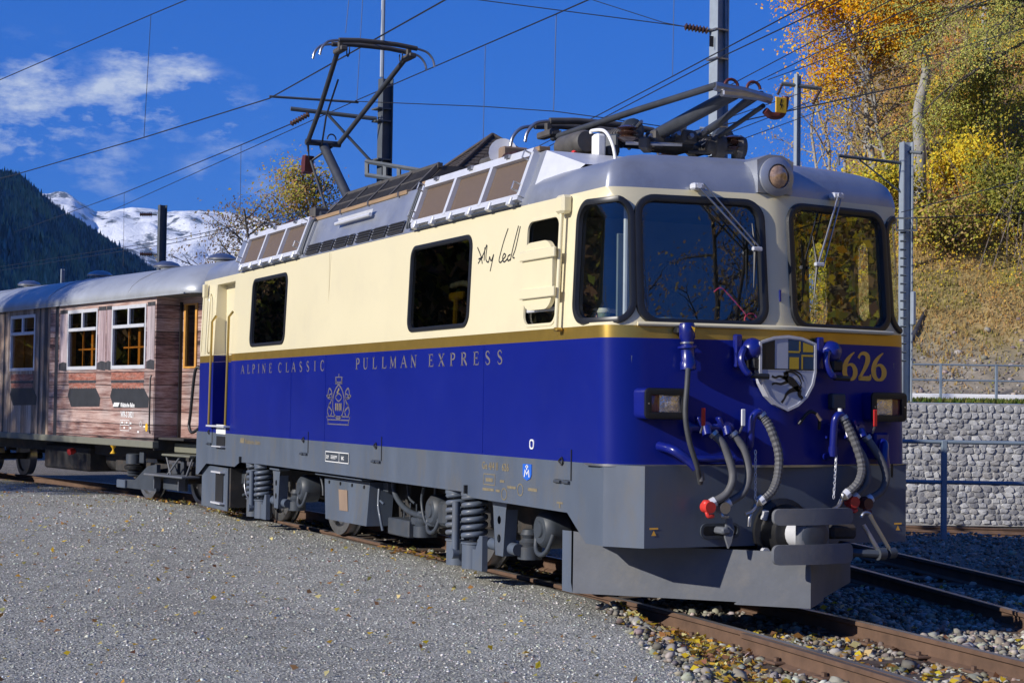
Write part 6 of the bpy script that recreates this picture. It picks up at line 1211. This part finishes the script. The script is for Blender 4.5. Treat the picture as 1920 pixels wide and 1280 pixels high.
# ================================================================ trees
pmat('barkpale',(.34,.33,.31),.9,var=.45,vs=5,stain=(.05,.045,.04),ss=5,sa=.9,bump=.3,bs=12); pmat('barkdark',(.10,.085,.07),.95,var=.4,vs=6,bump=.3,bs=14)
def tree(name,label,cat,base,H,R,nleaf,pal,ls,tr=.16,bark='barkpale',seed=1,lean=(0,0),first=.3,limbs=13,crown=None,droop=0.,tw=1.,group=None,conifer=False,sigma=.34):
    rnd=random.Random(seed); root=empty(name,base,0,label,cat,group); q=MB(); tips=[]
    P=[Vector((0,0,-.3))]; k=9
    for i in range(1,k+1):
        t=i/k; P.append(Vector((lean[0]*t+rnd.gauss(0,.012)*H*(.3+t),lean[1]*t+rnd.gauss(0,.012)*H*(.3+t),H*t)))
    q.tube(spline(P,3),tr,9,False,[tr*(1-.88*(i/(3*k)))+.012 for i in range(3*k+1)])
    def at(t): f=t*k; i=min(int(f),k-1); return P[i].lerp(P[i+1],f-i)
    for i in range(limbs):
        t=first+(1-first)*(i+rnd.random()*.7)/limbs; t=min(t,.98); b=at(t); a=rnd.uniform(0,2*math.pi) if crown is None else rnd.gauss(crown[0],crown[1])
        if conifer: L=R*(1.05-t)/(1.05-first)*rnd.uniform(.75,1.1); el=rnd.uniform(-.15,.2)
        else: L=R*rnd.uniform(.65,1.1)*math.sin(math.pi*min(.95,.25+.75*(t-first)/(1-first)))**.6; el=rnd.uniform(.25,.95)
        d=Vector((math.cos(a)*math.cos(el),math.sin(a)*math.cos(el),math.sin(el))); seg=[b]; m=6
        for j in range(1,m+1): d=(d+Vector((rnd.gauss(0,.13),rnd.gauss(0,.13),rnd.gauss(0,.10)-droop*.16))).normalized(); seg.append(seg[-1]+d*L/m)
        r0=tr*(1-.85*t)*.5+.012; q.tube(seg,r0,6,False,[r0*(1-.85*j/m)+.003 for j in range(m+1)])
        for j in range(1,m+1):
            for s_ in range(2 if not conifer else 3):
                if rnd.random()>tw: continue
                d2=(d+Vector((rnd.gauss(0,.7),rnd.gauss(0,.7),rnd.gauss(.1,.5)-droop))).normalized(); L2=L*rnd.uniform(.16,.42)*(1.1-.5*j/m); e=[seg[j],seg[j]+d2*L2*.5+Vector((0,0,.04*L2)),seg[j]+d2*L2+Vector((rnd.gauss(0,.08),rnd.gauss(0,.08),-droop*L2*.5))]
                q.tube(e,.01,4,False,[r0*.28+.003,r0*.16+.003,.003]); tips+= [e[1],e[2],e[1].lerp(e[2],.5)]
                if rnd.random()<.6: f=e[1]+Vector((rnd.gauss(0,.4),rnd.gauss(0,.4),rnd.gauss(0,.3)-droop*.3))*L2*.7; q.tube([e[1],f],.006,3,False,[.006,.002]); tips.append(f)
    q.build('trunk',bark,root,60)
    if nleaf:
        T=np.array([tuple(p) for p in tips]); wgt=RNG.uniform(.1,1,len(T))**1.6; idx=RNG.choice(len(T),nleaf,p=wgt/wgt.sum()); LPp=T[idx]+RNG.normal(0,sigma,(nleaf,3))*np.array((1,1,.75 if not conifer else .35)); sh=RNG.uniform(.75,1.2,len(T))[idx][:,None]
        o=leaves('crown',LPp,RNG.uniform(.6,1.25,nleaf)*ls,np.clip(pick(pal,nleaf,.16)*sh,0,.95),'needle' if conifer else 'leaf',light=.8); o.parent=root
    return root
def tb(u,d,dz=-.15): l=(u-960)/FPX*d; return gp(l,d,float(hill(np.array([l]),np.array([d]))[0])+dz)
OR=[(.80,.40,.02),(.84,.48,.03),(.72,.33,.02),(.86,.55,.06)]; YE=[(.78,.56,.04),(.66,.52,.05),(.84,.62,.07)]; OL=[(.34,.34,.06),(.42,.39,.06),(.50,.42,.07),(.26,.28,.05)]; BR=[(.42,.28,.13),(.36,.23,.11),(.50,.36,.15),(.54,.41,.15)]; GN=[(.32,.33,.08),(.40,.38,.10),(.47,.42,.11),(.24,.27,.07)]
toleft=math.atan2(-RGT[1],-RGT[0])
tree('maple_tree','tall pale trunked tree with bright orange leaves high on the hillside','tree',tb(1728,54),10.5,4.6,24000,OR,.105,.24,seed=5,lean=(.3,-.2),first=.45,limbs=17,crown=(toleft,.8),sigma=.40)
tree('maple_tree','orange leaved tree left of the pale trunk with leaves over thin stems','tree',tb(1650,57),10.0,3.4,20000,OR+YE[:1],.10,.13,seed=11,lean=(-.6,-1.2),first=.42,limbs=14,sigma=.42)
for i,(u,d,h,lean) in enumerate(((1612,58,7.0,(.3,.2)),(1640,60,7.6,(-.5,-.4)),(1672,56,6.8,(-.7,-.8)),(1585,62,10.5,(0,.1)),(1552,63,11.5,(-.2,-.3)),(1532,66,12.5,(-.1,-.4)))):
    tree('birch_tree',['nearly bare thin birch behind the orange crown','leaning thin birch in the middle of the birch clump','thin birch leaning left beside the pale trunk','slim birch with sparse leaves left in the clump','slim birch at the left edge of the hillside clump','tall bare birch against the sky at the left end of the hillside'][i],'tree',tb(u,d),h,2.3,1500 if i<4 else 1300,BR+YE[:1],.085,.085,seed=20+i,lean=lean,first=.3,limbs=13,group='birches on the hillside')
tree('larch_tree','green larch with drooping boughs at the upper right','tree',tb(1985,47),15,6.2,75000,GN,.055,.17,'barkdark',31,(-.4,.2),.56,40,droop=.45,conifer=True,sigma=.24)
tree('larch_tree','olive larch behind the drooping larch at the right edge','tree',tb(1850,62),12,4.0,30000,OL+GN+YE,.075,.15,'barkpale',33,(.2,.1),.45,30,droop=.35,conifer=True,sigma=.3)
for i,(u,d,h,R,pal,nl,lab) in enumerate(((1805,54.5,1.5,1.5,YE,4200,'bright yellow maple bush below the larch'),(1545,60,4.2,2.2,OL+YE[:1],7000,'olive yellow bush at the left edge of the hillside'),(1885,51.5,1.9,1.7,GN+OL,4500,'green yellow bush at the right edge of the slope'),(1840,56,3.4,2.4,OL,6000,'olive bush above the yellow maple bush'),(1580,55,3.0,2.2,YE+OL,6000,'yellow olive bush behind the locomotive roof edge'),(1660,52.5,2.2,1.8,OL+YE,5000,'yellow green bush beside the steel mast'),(1765,50.5,1.0,1.3,BR+OL,3000,'brown leaved bush on the middle slope'))):
    tree('bush',lab,'bush',tb(u,d),h,R,nl,pal,.10,.05,'barkdark',50+i,(0,0),.08,14,sigma=.38,group='bushes on the hillside')
# trees behind the train
def tg(u,d): l=(u-960)/FPX*d; return gp(l,d,-.3)
tree('birch_tree','olive and gold leaved tree behind the raised pantograph','tree',tg(590,50),8.2,3.0,15000,OL+BR[:2]+BR[:2],.085,.13,'barkdark',71,(-.3,0),.15,22,sigma=.34)
tree('birch_tree','small gold leaved tree beside the dark mast','tree',tg(690,52),7.6,2.0,5000,OL+YE,.085,.09,'barkdark',72,(0,0),.15,15,sigma=.3)
tree('birch_tree','thin grey leaved tree left of the olive tree in front of the snow','tree',tg(490,47),7.2,2.6,3800,[(.22,.17,.12),(.16,.12,.09),(.28,.24,.16)],.08,.10,'barkdark',73,(-.4,-.3),.15,20,sigma=.3)
tree('birch_tree','sparse grey twigged tree behind the carriage roof end','tree',tg(440,49),6.0,2.0,2200,[(.22,.17,.12),(.16,.12,.09),(.28,.24,.16)],.08,.08,'barkdark',74,(-.2,-.2),.15,15,sigma=.3)
# trees on the near side of the yard: they throw the dappled shade on the carriage and stand in the window reflections
tree('birch_tree','tree on the near side of the yard shading the far carriage windows','tree',Vector((-10.6,-21.5,-.2)),13.5,3.0,11000,BR+YE,.13,.2,'barkdark',81,(0,0),.3,22,sigma=.4)
for i,(x,y,h) in enumerate(((37,5.2,13),(40,9.0,15),(35,8.6,12))): tree('birch_tree',['bare tree beyond the yard end, leftmost in the windscreen reflection','taller bare tree beyond the yard end, in the middle of the reflection','short bare tree beyond the yard end, rightmost in the reflection'][i],'tree',Vector((x,y,-.2)),h,3.4,1500,BR,.12,.2,'barkdark',85+i,(0,0),.2,20,group='trees ahead of the train')
def wood(name,label,pts,n,ls,pal):
    tag(leaves(name,pts(n),RNG.uniform(.6,1.3,n)*ls,pick(pal,n,.25),'leaf',light=.5),label,kind='stuff')
DK=OL[:1]+BR[:2]+[(.06,.065,.03),(.08,.07,.04),(.12,.10,.05)]
def wa(n): x=RNG.uniform(-150,-28,n); y=-14.5-.165*(-x-28)-RNG.uniform(0,7,n); return np.column_stack([x,y,(12+3.5*fbm(x*.15,y*.15,3))*RNG.uniform(0,1,n)**.75])
wood('woodland','autumn woodland edge beyond the left end of the yard',wa,75000,.46,DK)
def wb_(n): x=RNG.uniform(-28,70,n); y=RNG.uniform(-60,-46,n); return np.column_stack([x,y,(7+3*fbm(x*.12,y*.12,3))*RNG.uniform(0,1,n)**.7])
wood('woodland','low autumn woodland behind the photographer',wb_,25000,.5,OL+BR)
def wc(n):
    l=RNG.uniform(34,80,n); d=RNG.uniform(-60,34,n); P=CAM[:2]+FWD*d[:,None]+RGT*l[:,None]; return np.column_stack([P,(l-34)*.62+RNG.uniform(0,6,n)])
wood('woodland','wooded hillside going on beyond the right edge of the view',wc,100000,.34,OL+YE+BR+OR[:1])  # leaf palette brightened to throw warm bounce light on the locomotive front
Lw,Dw=np.meshgrid(np.linspace(33,95,24),np.linspace(-75,34,30),indexing='ij'); XYw=CAM[:2]+FWD*Dw[...,None]+RGT*Lw[...,None]; tag(gridmesh('hillside',XYw[...,0],XYw[...,1],(Lw-34)*.62-.4+.6*fbm(Lw*.15,Dw*.15,3),'hillmat',np.ones(Lw.shape+(1,))*np.array((.34,.27,.13))),'wooded slope beyond the right edge of the view',kind='structure')
# ================================================================ masts, wires, house
def sp(u,v,d):                              # the point seen at photo position u,v at a distance of d metres ahead
    ray=_f+CR*(u-960)/FPX-CU*(v-640)/FPX; k=ray[0]*FWD[0]+ray[1]*FWD[1]; return Vector(CAM+ray*(d/k))
def hbeam(q,b,h,w,dp,rz,t=.02):
    M=Matrix.Rotation(rz,3,'Z'); 
    for c_,s_ in (((0,-dp/2,h/2),(w,t,h)),((0,dp/2,h/2),(w,t,h)),((0,0,h/2),(t,dp-t,h))): q.box(Vector(b)+M@Vector(c_),s_,0,M)
def ins_h(par,a,b,r=.07,n=7,mat='insulator'):
    a,b=Vector(a),Vector(b); L=(b-a).length; pr=[(.02,0)]
    for i in range(n): z0=L*(i/n); pr+=[(r*.5,z0),(r,z0+L/n*.4),(r,z0+L/n*.55),(r*.5,z0+L/n*.9)]
    return MB().lathe(pr+[(.02,L)],a,b-a,12).build('insulator',mat,par,40)
def mast(label,u,d,z0,z1,w,rz,mat='mast'):
    b=gp((u-960)/FPX*d,d,z0); o=empty('catenary_mast',b,0,label,'mast','catenary masts'); q=MB(); hbeam(q,(0,0,0),z1-z0,w,w,rz); q.build('column',mat,o,0)
    MB().box((0,0,.12),(w*2.2,w*2.2,.3),.02,Matrix.Rotation(rz,3,'Z')).build('footing','mortar',o); return o,b
def rel(b,*ps): return [Vector(p)-b for p in ps]
RZ=YAW+.55
m1,b1=mast('tall galvanized mast rising out of the picture behind the front pantograph',1343,31,-.2,11,.25,RZ)
for v in (58,112,240): MB().box(rel(b1,sp(1345,v,31))[0],(.30,.30,.03),0,Matrix.Rotation(RZ,3,'Z')).build('clamp','steel',m1)
ins_h(m1,*rel(b1,sp(1328,58,31),sp(1283,50,31)),.075); MB().tube(rel(b1,sp(1361,0,31),sp(1362,290,31)),.02).build('cable_duct','mast',m1)
MB().tube(rel(b1,sp(1338,243,31),sp(1312,240,31)),.025).build('stub_arm','mast',m1)
for v in (78,262): MB().box(rel(b1,sp(1334,v,30.85))[0],(.02,.09,.2),.0,Matrix.Rotation(RZ,3,'Z')).build('sign_plate','black',m1)
m2,b2=mast('dark mast with a cross frame beside the raised pantograph',715,34,-.2,8.15,.22,RZ,'mastdark')
MB().tube(rel(b2,sp(716,145,34),sp(720,-60,34)),.045).build('top_pole','mast',m2)
fr_=MB().tube(rel(b2,sp(686,303,34),sp(850,330,33)),.05,6).tube(rel(b2,sp(686,328,34),sp(850,352,33)),.05,6).build('cross_frame','mastdark',m2)
for u in (688,722,748,772,800,818,845): k=(u-686)/164; MB().tube(rel(b2,sp(u,303+27*k,34-k),sp(u,328+24*k,34-k)),.05,4).build('frame_web','mastdark',fr_,0)
MB().tube(rel(b2,sp(545,204,33.5),sp(706,223,34)),.045).build('bracket_arm','mastdark',m2); MB().tube(rel(b2,sp(612,212,33.7),sp(695,302,34)),.032).build('bracket_strut','mastdark',m2); ins_h(m2,*rel(b2,sp(579,214,33.6),sp(545,233,33.4)),.06); MB().tube(rel(b2,sp(505,181,33),sp(672,192,33.6)),.026).build('registration_arm','mastdark',m2)
for v in (205,228,300): MB().box(rel(b2,sp(715,v,34))[0],(.3,.3,.03),0,Matrix.Rotation(RZ,3,'Z')).build('clamp','mastdark',m2)
m3,b3=mast('dark mast against the snow behind the carriage roof',299,38,-.2,5.95,.15,RZ,'mastdark')
MB().tube(rel(b3,sp(294,403,38),sp(285,402,38)),.02).build('stub_arm','mastdark',m3); ins_h(m3,*rel(b3,sp(285,402,38),sp(262,402,38)),.05); MB().tube(rel(b3,sp(294,477,38),sp(285,477,38)),.02).build('stub_arm','mastdark',m3); ins_h(m3,*rel(b3,sp(285,477,38),sp(262,476,38)),.05)
m4,b4=mast('small distant post behind the carriage ventilators',114,60,-.2,6.15,.10,RZ,'mast')
m5,b5=mast('blue grey lattice mast standing beside the cab',1698,30.6,-.55,6.45,.18,RZ-.3)
MB().tube(rel(b5,sp(1572,292,30),sp(1690,306,30.6)),.03).build('bracket_arm','mastdark',m5); MB().tube(rel(b5,sp(1612,300,30.2),sp(1688,360,30.6)),.016).build('bracket_strut','mastdark',m5); MB().tube(rel(b5,sp(1572,290,30),sp(1573,310,30)),.02).build('drop_rod','mastdark',m5); MB().tube(rel(b5,sp(1705,285,30.6),sp(1728,287,30.4)),.03).build('stub_arm','mastdark',m5)
MB().sweep([(-.09,0),(.29,0),(.29,.23),(-.09,.23)],lambda x,z,o=0:rel(b5,sp(1690+x*100,432-z*100,30.3+o))[0],[(-.02,-.06),(.02,-.06),(.02,.06),(-.02,.06)]).build('clamp_frame','mastdark',m5,0)
MB().box(rel(b5,sp(1712,578,30.4))[0],(.09,.09,.62),.02).build('lamp_box','mast',m5)
for i in range(16): MB().tube(rel(b5,sp(1688,436+16*i,30.4),sp(1699,436+16*i,30.4)),.018,4).build('rung','mastdark',m5,0)
m6,b6=mast('slim mast with a crossarm on the hill edge',1492,47,1.5,11.0,.13,RZ)
MB().tube(rel(b6,sp(1465,157,47),sp(1541,167,47)),.06,4).build('crossarm','mastdark',m6,0); ins_h(m6,*rel(b6,sp(1538,168,47),sp(1524,196,47)),.06); ins_h(m6,*rel(b6,sp(1466,160,47),sp(1458,178,47)),.05)
W_=[]
def wire(label,P,r=.009,sag=0.,e0=0.,e1=0.):
    pts=[]; P=[Vector(p) for p in P]
    if e0: P.insert(0,P[0]+(P[0]-P[1]).normalized()*e0)
    if e1: P.append(P[-1]+(P[-1]-P[-2]).normalized()*e1)
    for i in range(len(P)-1):
        a,b=Vector(P[i]),Vector(P[i+1])
        for k in range(8): t=k/8; pts.append(a.lerp(b,t)-Vector((0,0,sag*4*t*(1-t))))
    pts.append(Vector(P[-1])); o=MB().tube(pts,r,5).build('overhead_wire','wire',None,60); tag(o,label,'wire','overhead wires'); return o
def onz(u,v,z):                             # the point seen at u,v at height z
    ray=_f+CR*(u-960)/FPX-CU*(v-640)/FPX; t=(z-CAM[2])/ray[2]; return Vector(CAM+ray*t)
cw=[onz(-120,362,5.9),onz(20,330,5.9),onz(270,258,5.9),onz(505,185,5.9),onz(835,0,5.9),onz(960,-70,5.9)]
wire('contact wire running over the carriage to the raised pantograph',cw,.010,e0=20,e1=20)
wire('carrier wire above the carriage at the upper left',[onz(-80,184,7.9),onz(0,150,7.9),onz(283,28,7.9),onz(350,0,7.9),onz(560,-90,7.9)],.009,e0=20,e1=25)
wire('vertical dropper between the two wires above the carriage',[onz(283,28,7.9),onz(270,258,5.9)],.005)
wire('feeder wire from the snow peaks to the mast insulator',[sp(165,386,60),sp(232,362,52),sp(452,272,38),sp(545,233,33.4)],.012,e0=30); wire('lower feeder wire in front of the snow behind the carriage',[sp(-30,505,75),sp(330,448,48),sp(600,390,38),sp(700,345,34.5)],.010,e0=30); wire('second feeder wire in front of the snow field',[sp(-30,512,75),sp(330,455,48),sp(600,397,38)],.010,e0=30,e1=20)
wire('thin dropper left of the raised pantograph',[sp(452,272,38),sp(450,420,38)],.006); wire('thin dropper above the carriage ventilators',[sp(233,362,52),sp(231,500,52)],.006)
wire('contact wire of the next track rising behind the pantograph',[sp(505,262,40),sp(665,190,33.6),sp(1040,28,22),sp(1115,-5,20.5)],.010,e0=25,e1=15); wire('cross span wire behind the pantographs',[sp(660,190,33.6),sp(908,200,32),sp(1040,209,31),sp(1130,221,30.6),sp(1330,250,31)],.009)
wire('dropper between cross span and contact wire in mid sky',[sp(1043,28,22),sp(1038,208,22)],.005); wire('dropper behind the roof horn',[sp(910,86,26),sp(906,262,26)],.005)
wire('wire rising steeply to the top edge left of the tall mast',[sp(1122,216,32),sp(1262,143,27),sp(1532,0,21),sp(1600,-35,20)],.010,e0=30,e1=14); wire('second wire rising beside it to the top edge',[sp(1138,218,32),sp(1330,118,26.5),sp(1580,0,21),sp(1650,-35,20)],.010,e0=30,e1=14)
wire('dropper hanging from the top edge left of the tall mast',[sp(1264,-20,27),sp(1261,142,27)],.005); wire('stay wire from the top edge to the tall mast insulator',[sp(850,-6,33),sp(1283,50,31)],.010,e0=12); wire('upper stay wire crossing to the tall mast',[sp(1095,-5,33),sp(1245,43,31.5),sp(1283,50,31)],.008,e0=12)
wire('thin vertical wire beside the dark mast top',[sp(681,-20,33.6),sp(669,190,33.6)],.006); wire('short vertical wire above the raised pantograph',[sp(656,-20,33.6),sp(648,62,33.6)],.006)
for lab,a,b in (('upper line crossing in front of the orange tree',(1365,162,31),(1700,-15,22)),('line crossing below it towards the hillside',(1400,163,31),(1770,-15,22)),('line from the folded pantograph over the larch',(1440,150,33),(1925,-25,25)),('low line from the tall mast to the crossarm mast',(1362,222,31),(1530,165,40)),('lower line from the tall mast over the hill',(1365,250,31),(1600,160,40)),('lowest line from the tall mast to the hill bushes',(1362,272,31),(1560,200,42)),('line across the hillside bushes at mid height',(1690,398,30.4),(1925,336,24)),('long line from hill trees past the larch',(1600,150,40),(1925,52,30)),('line in front of the lower bushes',(1690,410,30.4),(1800,405,32))): wire(lab,[sp(*a),sp(*b)],.009,e1=14)
# house behind the locomotive
pmat('slate',(.075,.06,.05),.85,var=.3,vs=5,bump=.3,bs=20); pmat('render',(.55,.5,.42),.9,var=.1)
hb=gp((918-960)/FPX*62,62,-.2); hs_=empty('house',hb,YAW+.35,'house with a dark slate hipped roof behind the locomotive roof','house')
ap=1.5+(757-252)/FPX*62+.2
MB().box((0,0,2.9),(8.4,8.4,5.8)).build('wall','render',hs_)
for k in range(4):                          # hipped roof, courses of slates on each face
    M4=Matrix.Rotation(k*math.pi/2,3,'Z'); q=MB(); E_=5.0; Hh=4.0; nr=26
    for r in range(nr):
        t0,t1=r/nr,min((r+1.3)/nr,1); w0,w1=E_*(1-t0),E_*(1-t1); nc=max(2,int(w0*4))
        for c_ in range(nc):
            y0,y1=-1+2*c_/nc,-1+2*(c_+.96)/nc
            q.add([M4@Vector((w0,y0*w0,ap-Hh+Hh*t0+.05)),M4@Vector((w0,y1*w0,ap-Hh+Hh*t0+.05)),M4@Vector((w1,y1*w1,ap-Hh+Hh*t1+.012)),M4@Vector((w1,y0*w1,ap-Hh+Hh*t1+.012))],[(0,1,2,3)])
    o=q.build('roof_slates','slate',hs_,0); o['kind']='stuff'
    MB().add([M4@Vector((E_,-E_,ap-Hh)),M4@Vector((E_,E_,ap-Hh)),(0,0,ap)],[(0,1,2)]).build('roof','slate',hs_,0)
    MB().tube([M4@Vector((E_,E_,ap-Hh+.05)),(0,0,ap+.05)],.08,6).build('hip_ridge','slate',hs_,60)
    f=MB().box(M4@Vector((4.21,0,3.6)),(.1,1.2,1.4) if k%2==0 else (1.2,.1,1.4)).build('window','white',hs_)
# ================================================================ mountains
def ridge(us,vs,d): return np.array([(u-960)/FPX for u in us]),np.array([(744-v)/FPX*d for v in vs])
def mountain(name,label,us,vs,d0,d1,dr,mat,rough,seed,n=(240,90),colf=None):
    a,h=ridge(us,vs,dr); ang=np.linspace(a[0],a[-1],n[0]); dd=np.linspace(d0,d1,n[1]); A,D=np.meshgrid(ang,dd,indexing='ij'); Hr=np.interp(A,a,h)
    t=np.where(D<dr,(D-d0)/(dr-d0),1-(D-dr)/(d1-dr)); t=np.clip(t,0,1); Lw=A*D
    nz_=fbm(Lw/rough+seed,D/rough+seed*2,5); rg=1-np.abs(fbm(Lw/rough*1.7+seed*3,D/rough*1.7,5))
    Z=Hr*(t**1.05)+Hr*.16*nz_*t*(1-t)*2.2+Hr*.10*(rg-.5)*np.clip(t*(1.15-t)*3,0,1)+Hr*.012*fbm(Lw/rough*9,D/rough*9,3)*t
    XYm=CAM[:2]+FWD*D[...,None]+RGT*Lw[...,None]; o=gridmesh(name,XYm[...,0],XYm[...,1],Z-2,mat,colf(A,D,Z,t) if colf else None); tag(o,label,kind='structure'); return A,D,Z
def snowmat():
    m=bpy.data.materials.new('snow'); m.use_nodes=True; t=m.node_tree; b=t.nodes['Principled BSDF']; b.inputs['Roughness'].default_value=.8; b.inputs['Specular IOR Level'].default_value=.1
    g=N(t,'ShaderNodeTexCoord'); n1=N(t,'ShaderNodeTexNoise'); n1.inputs['Scale'].default_value=.0085; n1.inputs['Detail'].default_value=12; n1.inputs['Roughness'].default_value=.72; mp_=N(t,'ShaderNodeMapping'); mp_.inputs['Scale'].default_value=(1,1,.6); t.links.new(g.outputs['Object'],mp_.inputs[0]); t.links.new(mp_.outputs[0],n1.inputs['Vector'])
    r=N(t,'ShaderNodeValToRGB'); e=r.color_ramp.elements; e[0].position=.40; e[0].color=(.10,.105,.12,1); e[1].position=.47; e[1].color=(.90,.91,.93,1); t.links.new(n1.outputs[0],r.inputs[0]); t.links.new(r.outputs[0],b.inputs['Base Color'])
    bn=N(t,'ShaderNodeBump'); bn.inputs['Strength'].default_value=.7; bn.inputs['Distance'].default_value=25; t.links.new(n1.outputs[0],bn.inputs['Height']); t.links.new(bn.outputs[0],b.inputs['Normal']); MATS['snow']=m
snowmat()
mountain('snow_mountain','snow covered mountain range in the far distance',[-900,-300,-40,30,75,105,130,150,172,200,250,300,350,400,450,500,560,640,760,900,1200],[420,380,372,352,358,360,364,376,391,388,387,392,391,394,397,400,418,440,470,520,640],3600,9500,7000,'snow',900,3,(420,110))
pmat('forestfloor',(.05,.055,.03),.95,attr=True,var=.3,vs=.02,spec=.05)
us=[-1400,-700,-300,-120,0,22,60,100,150,200,250,292,340,400,500,640,900]; vs=[120,180,255,305,330,334,362,392,424,455,484,512,540,575,625,690,735]
A,D,Z=mountain('forest_mountain','forested mountain at the left in the distance',us,vs,520,2300,1400,'forestfloor',260,5,(200,90),lambda A,D,Z,t:np.ones(A.shape+(1,))*np.array((.035,.045,.02)))
from itertools import product
n=62000; a=RNG.uniform((-60-960)/FPX,(420-960)/FPX,n); i=RNG.integers(0,A.shape[0]-1,n); d=RNG.uniform(600,1450,n)
ia=np.clip((a-A[0,0])/(A[-1,0]-A[0,0])*(A.shape[0]-1),0,A.shape[0]-1.001); jd=np.clip((d-D[0,0])/(D[0,-1]-D[0,0])*(A.shape[1]-1),0,A.shape[1]-1.001); i0,j0=ia.astype(int),jd.astype(int); fa,fd=ia-i0,jd-j0
zz=(Z[i0,j0]*(1-fa)+Z[i0+1,j0]*fa)*(1-fd)+(Z[i0,j0+1]*(1-fa)+Z[i0+1,j0+1]*fa)*fd-3
P=np.column_stack([CAM[:2]+FWD*d[:,None]+RGT*(a*d)[:,None],zz]); h=RNG.uniform(3.2,7.2,n)*np.exp(RNG.normal(0,.18,n)); r=h*RNG.uniform(.15,.26,n)
CON=np.array([(1,0,0),(.31,.95,0),(-.81,.59,0),(-.81,-.59,0),(.31,-.95,0),(0,0,1)]); V=CON[None]*np.stack([r,r,h],1)[:,None,:]*(1+RNG.uniform(-.15,.15,(n,6,1)))+P[:,None,:]
nv=fbm(a*60,d/90,3)+RNG.normal(0,.25,n); col=np.where((nv>.36)[:,None],pick([(.44,.36,.22),(.36,.31,.20),(.50,.40,.22)],n,.2),pick([(.15,.175,.165),(.19,.215,.195),(.25,.26,.22)],n,.3))
tag(bulk('forest',V,[(0,1,5),(1,2,5),(2,3,5),(3,4,5),(4,0,5)],col,'needle'),'dense conifer and larch forest covering the distant mountainside',kind='stuff')

mountain('added_shade_flank','high valley flank beyond the left edge of the view',[-9000,-7600,-6000,-4600,-3600,-3000,-2500],[640,-1500,-2450,-2450,-1950,-800,640],150,1900,900,'forestfloor',300,9,(80,60),lambda A,D,Z,t:np.ones(A.shape+(1,))*np.array((.035,.045,.02)))  # out of view, added so that the forested mountain lies in its shade
# ---- mountain air between here and the peaks
hz=MB().box((-4200,900,488),(19000,19000,980)); hzo=hz.build('haze',None,None,0); mh=bpy.data.materials.new('haze'); mh.use_nodes=True; th_=mh.node_tree; th_.nodes.clear(); oh=N(th_,'ShaderNodeOutputMaterial'); vh=N(th_,'ShaderNodeVolumePrincipled'); vh.inputs['Color'].default_value=(.38,.68,1,1); vh.inputs['Density'].default_value=4e-5; vh.inputs['Anisotropy'].default_value=0.
th_.links.new(vh.outputs[0],oh.inputs['Volume']); hzo.data.materials.append(mh); tag(hzo,'thin blue mountain air',kind='stuff')
